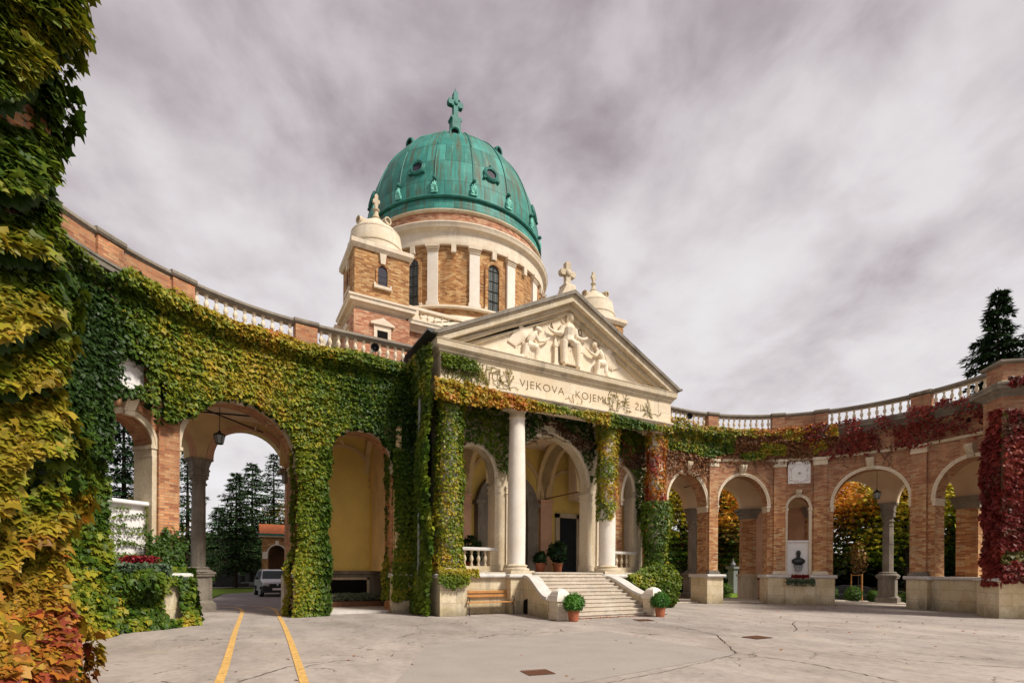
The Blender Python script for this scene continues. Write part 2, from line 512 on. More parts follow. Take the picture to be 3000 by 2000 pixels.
M['grass'] = plain_mat('lawn', (0.16, 0.25, 0.03), 0.9, 0.1, 0.4, 4)
M['forest_floor'] = plain_mat('forest_floor', (0.055, 0.05, 0.025), 0.95, 0.05, 0.5, 1.2)

def leaf_mat(name, trans=0.25, rough=0.5):
    t = NT(name, rough, 0.28)
    a = t.N.new('ShaderNodeAttribute'); a.attribute_name = 'leafcol'
    t.base(a.outputs['Color'])
    tr = t.N.new('ShaderNodeBsdfTranslucent')
    t.L.new(a.outputs['Color'], tr.inputs['Color'])
    mx = t.N.new('ShaderNodeMixShader')
    mx.inputs[0].default_value = trans
    t.L.new(t.b.outputs[0], mx.inputs[1]); t.L.new(tr.outputs[0], mx.inputs[2])
    t.L.new(mx.outputs[0], t.N['Material Output'].inputs[0])
    return t.m
M['leaf'] = leaf_mat('leaf')
M['needle'] = leaf_mat('needle', 0.08, 0.6)

# ------------------------------------------------------------------ leaves
LOBED = (np.array([(0, 0, 0), (.17, -.10, -.02), (.46, .02, -.12), (.36, .27, -.04), (.60, .48, -.16), (.27, .58, -.06), (0, 1.02, -.16),
                   (-.17, -.10, -.02), (-.46, .02, -.12), (-.36, .27, -.04), (-.60, .48, -.16), (-.27, .58, -.06)]),
         [(0, 1, 2, 3, 4, 5, 6), (0, 6, 11, 10, 9, 8, 7)])
SIMPLE = (np.array([(0, 0, 0), (.40, .10, -.10), (.36, .52, -.10), (0, 1.0, -.16), (-.40, .10, -.10), (-.36, .52, -.10)]),
          [(0, 1, 2, 3), (0, 3, 5, 4)])
NEEDLE = (np.array([(0, 0, 0), (.16, .35, -.03), (0, 1.0, -.12), (-.16, .35, -.03)]), [(0, 1, 2, 3)])

def unit(a):
    return a / np.maximum(np.linalg.norm(a, axis=1, keepdims=True), 1e-9)

def leaves(name, P, Nn, T, size, col, parent=None, m=None, tmpl=SIMPLE):
    """one mesh of leaf blades: P base points, Nn facing, T tip direction, per-leaf size and colour"""
    P = np.asarray(P, float); n = len(P)
    Nn = unit(np.asarray(Nn, float)); T = np.asarray(T, float)
    T = unit(T - Nn * np.sum(T * Nn, axis=1, keepdims=True))
    X = np.cross(T, Nn)
    tv, tf = tmpl
    k = len(tv)
    size = np.broadcast_to(np.asarray(size, float), (n,))
    V = (P[:, None, :] + size[:, None, None] * (X[:, None, :] * tv[None, :, 0:1] + T[:, None, :] * tv[None, :, 1:2] + Nn[:, None, :] * tv[None, :, 2:3]))
    V = V.reshape(-1, 3).astype(np.float32)
    li = np.concatenate([np.array(f) for f in tf])
    lens = np.array([len(f) for f in tf])
    idx = (np.arange(n)[:, None] * k + li[None, :]).ravel().astype(np.int32)
    tot = np.tile(lens, n).astype(np.int32)
    start = (np.cumsum(tot) - tot).astype(np.int32)
    me = bpy.data.meshes.new(name)
    me.vertices.add(len(V)); me.vertices.foreach_set('co', V.ravel())
    me.loops.add(len(idx)); me.loops.foreach_set('vertex_index', idx)
    me.polygons.add(len(tot)); me.polygons.foreach_set('loop_start', start); me.polygons.foreach_set('loop_total', tot)
    me.update(calc_edges=True)
    at = me.attributes.new('leafcol', 'FLOAT_COLOR', 'POINT')
    c4 = np.ones((n, 4), np.float32); c4[:, :3] = np.clip(col, 0.001, 1)
    at.data.foreach_set('color', np.repeat(c4, k, axis=0).ravel())
    me.materials.append(m or M['leaf'])
    o = bpy.data.objects.new(name, me)
    COL.objects.link(o)
    if parent is not None: o.parent = parent
    return o

class Field:
    """smooth pseudo-noise in about -1..1 over 3-D points"""
    def __init__(s, freq, seed, aniso=(1, 1, 1), n=9):
        g = np.random.default_rng(seed)
        k = g.normal(size=(n, 3)); k /= np.linalg.norm(k, axis=1, keepdims=True)
        s.k = k * freq * g.uniform(0.6, 1.7, (n, 1)) * np.array(aniso)
        s.p = g.uniform(0, 2 * PI, n)
        s.n = n
    def __call__(s, P):
        return np.sin(P @ s.k.T + s.p).sum(axis=1) / math.sqrt(s.n) * 0.8

PAL = dict(deep=(0.020, 0.048, 0.006), green=(0.052, 0.105, 0.008), lime=(0.150, 0.195, 0.013), yellow=(0.36, 0.285, 0.022),
           gold=(0.44, 0.25, 0.025), orange=(0.42, 0.13, 0.022), red=(0.27, 0.040, 0.024), crimson=(0.150, 0.016, 0.016), brown=(0.11, 0.055, 0.025), rose=(0.46, 0.15, 0.10))
def palette(t, stops):
    """t in 0..1 per leaf, stops [(pos, name)]"""
    xs = [p for p, _ in stops]
    cs = np.array([PAL[n] for _, n in stops])
    return np.stack([np.interp(t, xs, cs[:, i]) for i in range(3)], axis=1)

def ivy(name, P, Nn, size, col, parent=None, tmpl=SIMPLE, tilt=0.55, spread=0.52, g=rng):
    """leaves shingled on a surface: they face out and up, their tips hang down"""
    n = len(P)
    up = np.array([0, 0, 1.0])
    N2 = Nn + up * tilt + g.normal(size=(n, 3)) * spread
    T = -up[None, :] * 1.0 + Nn * 0.35 + g.normal(size=(n, 3)) * 0.45
    sz = size * (0.5 + 1.05 * g.beta(2, 2.4, n))
    jit = g.uniform(0.72, 1.28, (n, 1))
    return leaves(name, P, N2, T, sz, col * jit, parent, M['leaf'], tmpl)

# ------------------------------------------------------------------ curved arcade wings
class Wing:
    """S runs along the wall (negative = straight stretch beside the portico), n is metres out towards the courtyard"""
    def __init__(w, side, cx, cy, R_):
        w.s, w.cx, w.cy, w.R = side, cx, cy, R_
        w.cyl = (cx, cy, R_)
    def P(w, S, n, z):
        if S < 0:
            return Vector((w.cx + w.s * S, w.cy + w.R - n, z))
        th = S / w.R
        return Vector((w.cx + w.s * (w.R - n) * math.sin(th), w.cy + (w.R - n) * math.cos(th), z))
    def PV(w, S, n, z):
        S = np.asarray(S, float); n = np.broadcast_to(n, S.shape)
        th = np.maximum(S, 0) / w.R
        x = np.where(S < 0, w.cx + w.s * S, w.cx + w.s * (w.R - n) * np.sin(th))
        y = np.where(S < 0, w.cy + w.R - n, w.cy + (w.R - n) * np.cos(th))
        return np.stack([x, y, np.broadcast_to(z, S.shape)], axis=1)
    def NV(w, S):
        th = np.maximum(np.asarray(S, float), 0) / w.R
        return np.stack([-w.s * np.sin(th), -np.cos(th), np.zeros_like(th)], axis=1)

def arch_z(op, S):
    a, b, sill, zs, rise = op
    t = (2 * (S - a) / (b - a)) - 1
    return zs + rise * math.sqrt(max(0.0, 1 - t * t))

def cuts(S0, S1, ops, step=0.3):
    c = {S0, S1}
    for op in ops:
        a, b = op[:2]
        for i in range(23):
            c.add(a + (b - a) * (1 - math.cos(PI * i / 22)) / 2)
    n = max(1, int((S1 - S0) / step))
    for i in range(n + 1):
        v = S0 + (S1 - S0) * i / n
        if not any(op[0] < v < op[1] for op in ops):
            c.add(v)
    c = sorted(q for q in c if S0 - 1e-9 <= q <= S1 + 1e-9)
    return [q for i, q in enumerate(c) if i == 0 or q - c[i - 1] > 1e-5]

def arch_wall(mb, W, S0, S1, nf, nb, z0, z1, ops, step=0.3):
    """a wall between offsets nf (front) and nb (back) with arched openings (a, b, sill, spring, rise)"""
    c = cuts(S0, S1, ops, step)
    P = W.P
    for s, t in zip(c, c[1:]):
        mid = (s + t) / 2
        op = next((o for o in ops if o[0] < mid < o[1]), None)
        segs = []
        if op:
            zs_, zt_ = arch_z(op, s), arch_z(op, t)
            if op[2] > z0 + 1e-6:
                segs.append((z0, z0, op[2], op[2]))
                mb.quad(P(s, nf, op[2]), P(t, nf, op[2]), P(t, nb, op[2]), P(s, nb, op[2]))
            segs.append((zs_, zt_, z1, z1))
            mb.quad(P(s, nf, zs_), P(s, nb, zs_), P(t, nb, zt_), P(t, nf, zt_))
        else:
            segs.append((z0, z0, z1, z1))
        for (p, q, r, u) in segs:
            mb.quad(P(s, nf, p), P(t, nf, q), P(t, nf, u), P(s, nf, r))
            mb.quad(P(t, nb, q), P(s, nb, p), P(s, nb, r), P(t, nb, u))
        mb.quad(P(s, nf, z1), P(t, nf, z1), P(t, nb, z1), P(s, nb, z1))
    for o in ops:
        for q in (o[0], o[1]):
            if S0 - 1e-6 < q < S1 + 1e-6:
                lo = max(z0, o[2])
                mb.quad(P(q, nf, lo), P(q, nb, lo), P(q, nb, o[3]), P(q, nf, o[3]))
    for q in (S0, S1):
        mb.quad(P(q, nf, z0), P(q, nb, z0), P(q, nb, z1), P(q, nf, z1))

def arch_band(mb, W, op, w, n0, n1, legs=0.0, inset=0.0):
    """moulded archivolt round an opening from n0 (wall face) to n1 (proud)"""
    a, b, sill, zs, rise = op
    m, h = (a + b) / 2, (b - a) / 2
    pts = []
    if legs > 0:
        pts.append((-1.0, 0.0, -legs))
    for i in range(25):
        th = PI - PI * i / 24
        pts.append((math.cos(th), math.sin(th), 0))
    if legs > 0:
        pts.append((1.0, 0.0, -legs))
    def pt(p, off, n):
        return W.P(m + p[0] * (h + off), n, zs + p[1] * (rise + off) + p[2])
    prof = [(-inset, n0), (-inset, n1 - 0.02), (w * 0.45, n1 - 0.02), (w * 0.5, n1), (w, n1), (w, n0)]
    k = len(prof)
    vs = [pt(p, off, n) for p in pts for off, n in prof]
    fs = [(i * k + j, i * k + j + 1, (i + 1) * k + j + 1, (i + 1) * k + j) for i in range(len(pts) - 1) for j in range(k - 1)]
    fs += [tuple(range(k)), tuple((len(pts) - 1) * k + j for j in range(k))]
    mb.add(vs, fs)

def band(mb, W, S0, S1, prof, step=0.35):
    """closed (n, z) profile swept along the wall"""
    n = max(1, int(abs(S1 - S0) / step))
    ks = [S0 + (S1 - S0) * i / n for i in range(n + 1)]
    if S0 < 0 < S1:
        ks = sorted(ks + [0.0])
    k = len(prof)
    vs = [W.P(s, p, z) for s in ks for p, z in prof]
    fs = [(i * k + j, (i + 1) * k + j, (i + 1) * k + (j + 1) % k, i * k + (j + 1) % k) for i in range(len(ks) - 1) for j in range(k)]
    fs += [tuple(range(k)), tuple((len(ks) - 1) * k + j for j in range(k - 1, -1, -1))]
    mb.add(vs, fs)

def rect(n0, n1, z0, z1):
    return [(n0, z0), (n1, z0), (n1, z1), (n0, z1)]

def torus_prof(n0, n1, z0, z1, seg=6):
    r = (z1 - z0) / 2
    return [(n0, z0)] + [(n1 - r + r * math.cos(-PI / 2 + PI * i / seg), (z0 + z1) / 2 + r * math.sin(-PI / 2 + PI * i / seg)) for i in range(seg + 1)] + [(n0, z1)]

def cornice_prof(n0, out, z0, z1):
    h = z1 - z0
    return [(n0, z0), (n0 + out * 0.25, z0), (n0 + out * 0.32, z0 + h * 0.2), (n0 + out * 0.62, z0 + h * 0.42), (n0 + out * 0.66, z0 + h * 0.5),
            (n0 + out * 0.9, z0 + h * 0.52), (n0 + out * 0.92, z0 + h * 0.78), (n0 + out, z0 + h * 0.84), (n0 + out, z1), (n0, z1)]

BAL = [(0.062, 0), (0.062, .05), (0.045, .055), (0.05, .09), (0.032, .12), (0.036, .16), (0.07, .25), (0.074, .30), (0.06, .36), (0.032, .44), (0.028, .47),
       (0.05, .50), (0.052, .53), (0.036, .555), (0.05, .58), (0.064, .585), (0.064, .62)]
bal_mesh = {}
def baluster(parent, pos, hgt, m, key):
    if key not in bal_mesh:
        b = MB()
        k = hgt / 0.62
        b.lathe([(r, z * k) for r, z in BAL], seg=9)
        o = b.build('baluster', m, parent, smooth=40)
        bal_mesh[key] = o
        o.location = pos
        return o
    o = bal_mesh[key].copy()
    COL.objects.link(o)
    o.parent = parent
    o.location = pos
    return o

def balustrade(W, label, zb, zt, panels, piers, solids, mats, group):
    """zb base top, zt rail top; piers and solid brick stretches as (S0, S1)"""
    t = thing('balustrade', label, 'balustrade', tuple(W.P((panels[0][0] + panels[-1][1]) / 2, -0.2, zb)), 0, group)
    inv = Matrix.Translation(-Vector(t.location))
    def fin(mb, name, m, **k):
        o = mb.build(name, m, t, **k)
        o.matrix_parent_inverse = inv
        return o
    lo = min(p[0] for p in panels + piers + solids)
    hi = max(p[1] for p in panels + piers + solids)
    b = MB()
    band(b, W, lo, hi, [(-0.32, zt - 0.16), (-0.06, zt - 0.16), (-0.04, zt - 0.12), (0.02, zt - 0.09), (0.02, zt - 0.03), (0.0, zt), (-0.34, zt), (-0.36, zt - 0.03), (-0.36, zt - 0.09)])
    fin(b, 'top_rail', mats[0], smooth=50, cyl=W.cyl)
    b = MB()
    band(b, W, lo, hi, [(-0.34, zb - 0.14), (0.0, zb - 0.14), (0.0, zb - 0.03), (-0.03, zb), (-0.30, zb), (-0.34, zb - 0.03)])
    fin(b, 'base_rail', mats[0], cyl=W.cyl)
    for a, c in solids:
        b = MB()
        band(b, W, a, c, rect(-0.28, -0.05, zb + .002, zt - 0.162))
        fin(b, 'brick_panel', mats[1], cyl=W.cyl)
    for a, c in piers:
        b = MB()
        band(b, W, a, c, rect(-0.33, 0.03, zb + .003, zt - 0.163))
        p = fin(b, 'pier', mats[1], cyl=W.cyl)
        b = MB()
        band(b, W, a - 0.05, c + 0.05, [(-0.38, zt - 0.12), (0.05, zt - 0.12), (0.085, zt - 0.07), (0.085, zt), (0.05, zt + 0.035), (-0.38, zt + 0.035), (-0.42, zt)])
        cc = b.build('cap', mats[0], p, cyl=W.cyl)
    for a, c in panels:
        n = max(1, round((c - a) / 0.285))
        for i in range(n):
            s = a + (c - a) * (i + 0.5) / n
            o = baluster(t, (0, 0, 0), zt - 0.16 - zb, mats[2], 'wing' + mats[2].name + str(round(zt - zb, 2)))
            o.matrix_parent_inverse = inv
            o.location = W.P(s, -0.16, zb)
    return t

def keystone(mb, W, op, hgt=0.5, w=0.34, out=0.30):
    m, z = (op[0] + op[1]) / 2, op[3] + op[4]
    z0, z1 = z - 0.04, z + hgt
    prof = [(0.0, z0), (out * 0.45, z0), (out * 0.6, z0 + 0.06), (out * 0.45, z0 + 0.12), (out * 0.65, z0 + 0.2), (out, z1 - 0.17), (out * 1.05, z1 - 0.08), (out, z1), (0.0, z1)]
    vs, k = [], len(prof)
    for j, s in enumerate((-0.5, -0.25, 0, 0.25, 0.5)):
        for n, zz in prof:
            ww = w * (0.72 + 0.28 * (zz - z0) / (z1 - z0))
            vs.append(W.P(m + s * ww, n * (1.0 if j in (1, 3) else 0.86), zz))
    fs = [(i * k + j, (i + 1) * k + j, (i + 1) * k + (j + 1) % k, i * k + (j + 1) % k) for i in range(4) for j in range(k)]
    fs += [tuple(range(k)), tuple(4 * k + j for j in range(k - 1, -1, -1))]
    mb.add(vs, fs)

WL = Wing(-1, -8.7, -5.3, 7.65)
WR = Wing(+1, 7.8, -5.3, 6.95)

def wing_thing(W, label):
    t = thing('arcade_wing', label, 'arcade', (W.cx, W.cy + W.R, 0), 0, 'arcade wings either side of the church')
    inv = Matrix.Translation(-Vector(t.location))
    def fin(mb, name, m, parent=None, **k):
        k.setdefault('cyl', W.cyl)
        o = mb.build(name, m, parent or t, **k)
        if parent is None:
            o.matrix_parent_inverse = inv
        return o
    return t, fin

def imposts(fin, W, op, depth, m, w=0.1):
    a, b, _, zi = op[:4]
    for s, d in ((a, -1), (b, 1)):
        lo, hi = (s - 0.14, s + w) if d < 0 else (s - w, s + 0.14)
        mb = MB()
        band(mb, W, lo + 0.03, hi - 0.03, rect(-depth - 0.02, 0.045, zi - 0.30, zi - 0.10))
        band(mb, W, lo, hi, rect(-depth - 0.04, 0.075, zi - 0.098, zi))
        fin(mb, 'impost', m)

def arcade_column(t, W, S, n, H, zcap):
    """tall square-based column of the back row: pedestal, banded shaft, capital"""
    th = max(S, 0) / W.R
    Mx = Matrix.Translation(W.P(S, n, 0)) @ Matrix.Rotation(-W.s * th, 4, 'Z')
    b = MB()
    def bx(w, z0, z1):
        b.box(-w, w, -w, w, z0, z1, Mx)
    for r, z0, z1 in ((.235, 1.62, 3.0), (.23, 3.04, 3.9), (.22, 3.94, zcap - 0.95)):
        b.lathe([(r, z0), (r * 0.985, z1)], seg=8, M=Mx @ Matrix.Rotation(PI / 8, 4, 'Z'))
    for z in (3.0, 3.9):
        b.lathe([(.255, z), (.255, z + .04)], seg=8, M=Mx @ Matrix.Rotation(PI / 8, 4, 'Z'))
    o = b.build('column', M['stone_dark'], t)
    o.matrix_parent_inverse = Matrix.Translation(-Vector(t.location))
    b = MB()
    bx(.46, 0, .32)
    b.lathe([(.60, .32), (.50, .42)], seg=4, M=Mx @ Matrix.Rotation(PI / 4, 4, 'Z'))
    bx(.345, .42, 1.28)
    for s in (-1, 1):                       # raised corner strips round a sunk panel
        b.box(s * .30 - .05, s * .30 + .05, -.36, .36, .44, 1.26, Mx)
    bx(.42, 1.28, 1.36)
    bx(.45, 1.36, 1.44)
    b.lathe([(.50, 1.44), (.44, 1.50), (.37, 1.53), (.39, 1.57), (.31, 1.62)], seg=16, M=Mx)
    p = b.build('pedestal', M['stone_dark'], o)
    b = MB()
    z = zcap - 0.95
    b.lathe([(.23, z), (.27, z + .03), (.27, z + .08), (.23, z + .10), (.23, z + .2), (.31, z + .26), (.31, z + .31), (.27, z + .33)], seg=16, M=Mx)
    bx(.26, z + .33, z + .62)
    bx(.285, z + .50, z + .56)
    b.lathe([(.36, z + .62), (.45, z + .86), (.52, z + .88), (.52, z + .95)], seg=4, M=Mx @ Matrix.Rotation(PI / 4, 4, 'Z'))
    b.build('capital', M['stone_dark'], o)
    return o

# ---- right wing
def build_right():
    W = WR
    t, fin = wing_thing(W, 'right curved brick arcade with dark red creeper, joining the portico to the corner tower')
    A = (-1.15, 1.38, 0, 4.8, 1.55)
    B = (2.02, 4.55, 0, 4.85, 1.52)
    Nn = (5.46, 6.42, 1.45, 4.72, 0.55)
    C = (7.42, 10.38, 0, 4.78, 1.58)
    D = (11.32, 14.0, 1.40, 4.75, 1.50)
    Z = (-3.9, -2.0, 0, 4.8, 1.5)
    ops = [Z, A, B, Nn, C, D]
    b = MB(); arch_wall(b, W, -4.4, 14.6, 0, -0.72, 0, 8.35, ops); fin(b, 'brick_wall', M['brick'])
    for op in ops:
        b = MB()
        w = 0.13 if op is not Nn else 0.11
        arch_band(b, W, op, w, 0.0, 0.07, legs=0.0, inset=0.012)
        if op is Nn:
            for s in (op[0], op[1]):
                lo = s - 0.11 if s == op[0] else s - 0.012
                band(b, W, lo, lo + 0.122, rect(-0.3, 0.05, 1.45, op[3] - 0.25))
        fin(b, 'archivolt', M['stone'], smooth=30)
        imposts(fin, W, op, 0.68 if op is not Nn else 0.3, M['stone'], .05)
        b = MB(); keystone(b, W, op, 0.50 if op is not Nn else 0.32, 0.34 if op is not Nn else 0.26); fin(b, 'keystone', M['stone_weathered'])
        if op is not Nn:      # brick relieving arch standing slightly proud
            b = MB(); arch_band(b, W, (op[0] - .13, op[1] + .13, 0, op[3], op[4] + .13), 0.36, 0.0, 0.03); fin(b, 'brick_arch_ring', M['brick'])
    pil = [(1.45, 1.95), (4.82, 5.36), (6.60, 7.16), (10.48, 11.05)]
    for i, (a, c) in enumerate(pil):
        b = MB(); band(b, W, a, c, rect(0.0, 0.14, 1.62, 6.75)); p = fin(b, 'pilaster', M['brick'])
        b = MB()
        band(b, W, a - .03, c + .03, rect(0, .17, 6.752, 6.86)); band(b, W, a - .07, c + .07, rect(0, .22, 7.0, 7.12)); band(b, W, a - .02, c + .02, rect(0, .16, 6.86, 6.998))
        b.build('capital', M['stone'], p, cyl=W.cyl)
        b = MB(); band(b, W, a - .08, c + .08, rect(0, .24, 1.452, 1.54)); band(b, W, a - .04, c + .04, rect(0, .19, 1.54, 1.622))
        b.build('base', M['stone_dark'] if i in (0, 3) else M['stone'], p, cyl=W.cyl)
    b = MB(); band(b, W, -4.4, 14.5, [(0, 7.05), (.07, 7.05), (.1, 7.12), (.12, 7.16), (0, 7.17)]); fin(b, 'string_course', M['stone_weathered'])
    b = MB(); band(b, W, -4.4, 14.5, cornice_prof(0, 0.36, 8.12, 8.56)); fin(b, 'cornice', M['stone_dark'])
    for a, c, n, name in ((1.08, 2.05, .55, 'p'), (10.42, 11.22, .52, 'p')):
        b = MB(); band(b, W, a, c, rect(-0.75, n - .1, 0, 1.28)); o = fin(b, 'plinth', M['plinth'])
        b = MB(); band(b, W, a - .09, c + .09, torus_prof(-.8, n + .04, 1.282, 1.44)); b.build('plinth_moulding', M['torus'], o, smooth=40, cyl=W.cyl)
    b = MB(); band(b, W, 11.221, 14.6, rect(-0.6, .06, 0, 1.28)); o = fin(b, 'plinth', M['plinth'])
    b = MB(); band(b, W, 11.311, 14.6, torus_prof(-.66, .16, 1.282, 1.42)); b.build('plinth_moulding', M['torus'], o, smooth=40, cyl=W.cyl)
    # niche bay plinth with a central projecting basin front
    b = MB(); band(b, W, 4.45, 7.5, rect(-0.75, .42, 0, 1.28)); o = fin(b, 'plinth', M['plinth'])
    for a, c in ((4.36, 5.55), (6.4, 7.59)):
        b = MB(); band(b, W, a, c, torus_prof(-.8, .52, 1.282, 1.44)); b.build('plinth_moulding', M['torus'], o, smooth=40, cyl=W.cyl)
    b = MB(); band(b, W, 5.2, 6.75, rect(.3, .60, .95, 1.05)); band(b, W, 5.28, 6.67, rect(.3, .50, 0, .95)); band(b, W, 5.22, 5.32, rect(.3, .59, 1.05, 1.2)); band(b, W, 6.63, 6.73, rect(.3, .59, 1.05, 1.2)); band(b, W, 5.22, 6.73, rect(.5, .59, 1.05, 1.2))
    fin(b, 'basin', M['plinth'])
    b = MB(); band(b, W, 5.46, 6.42, rect(-.24, -.12, 1.45, 3.02)); band(b, W, 5.6, 6.28, rect(-.12, -.10, 2.68, 2.74)); fin(b, 'memorial_slab', M['marble'])
    b = MB(); band(b, W, 5.44, 6.44, torus_prof(-.24, -.02, 3.022, 3.14)); fin(b, 'slab_cap', M['marble'], smooth=40)
    b = MB(); band(b, W, -4.4, 14.6, rect(-0.33, -3.2, 8.40, 8.52)); band(b, W, -4.4, 14.6, rect(-.73, -2.9, 7.0, 7.1)); fin(b, 'vault_ceiling', M['render_cream'])
    # back row: columns, brick piers and arches
    zc = 5.05
    bops = [(-3.6, .05, 0, zc, 1.1), (.55, 2.1, 0, zc, 1.25), (2.7, 4.25, 0, zc, 1.25), (7.05, 8.75, 0, zc, 1.3), (9.3, 10.9, 0, zc, 1.3), (11.75, 14.2, 0, zc, 1.3)]
    b = MB(); arch_wall(b, W, -4.4, 14.6, -2.95, -3.45, zc, 8.4, [(a, c, zc, zc, r) for a, c, _, z, r in bops]); fin(b, 'back_wall', M['render_cream'])
    for s in (2.4, 9.03):
        arcade_column(t, W, s, -3.2, 0, zc)
    for i, (a, c) in enumerate(((.05, .55), (4.3, 4.8), (6.5, 7.05), (10.92, 11.5))):
        b = MB(); band(b, W, a, c, rect(-2.95, -3.5, 1.42, zc - .55)); o = fin(b, 'brick_pier', M['brick'])
        b = MB(); band(b, W, a - .05, c + .05, rect(-2.9, -3.56, 0, 1.3)); band(b, W, a - .1, c + .1, rect(-2.84, -3.6, 1.3, 1.42))
        b.build('pier_base', M['stone_weathered'], o, cyl=W.cyl)
        b = MB(); band(b, W, a - .04, c + .04, rect(-2.92, -3.54, zc - .55, zc - .3)); band(b, W, a - .1, c + .1, rect(-2.85, -3.6, zc - .3, zc - .12)); band(b, W, a - .16, c + .16, rect(-2.8, -3.65, zc - .12, zc))
        b.build('pier_capital', M['stone_dark'], o, cyl=W.cyl)
    b = MB(); band(b, W, 4.8, 6.5, rect(-3.0, -3.4, .12, zc + .3)); fin(b, 'niche_back_wall', M['render_pink'])
    b = MB(); band(b, W, -4.4, 14.6, rect(-0.2, -3.4, .012, .07)); fin(b, 'arcade_floor', M['step'])
    for s in (1.95, 6.6, 10.9):         # iron tie rods across the vault
        b = MB(); b.tube([W.P(s, -.7, 6.2), W.P(s, -2.95, 6.2)], .025, 5); fin(b, 'tie_rod', M['black_metal'])
    # square ventilation holes under the cornice
    for s in (12.5, 9.0):
        b = MB(); band(b, W, s - .09, s + .09, rect(0, .006, 7.66, 7.84)); fin(b, 'vent_hole', M['hole'])
    balustrade(W, 'stone balustrade with brick piers on top of the right arcade', 8.70, 9.42,
               [(-3.2, 1.45), (2.0, 4.75), (7.2, 10.4), (11.1, 13.4)], [(1.45, 2.0), (4.75, 5.3), (6.65, 7.2), (10.4, 11.1)], [(5.3, 6.65)],
               (M['stone_dark'], M['brick'], M['stone']), 'balustrades round the forecourt')
    return t
build_right()

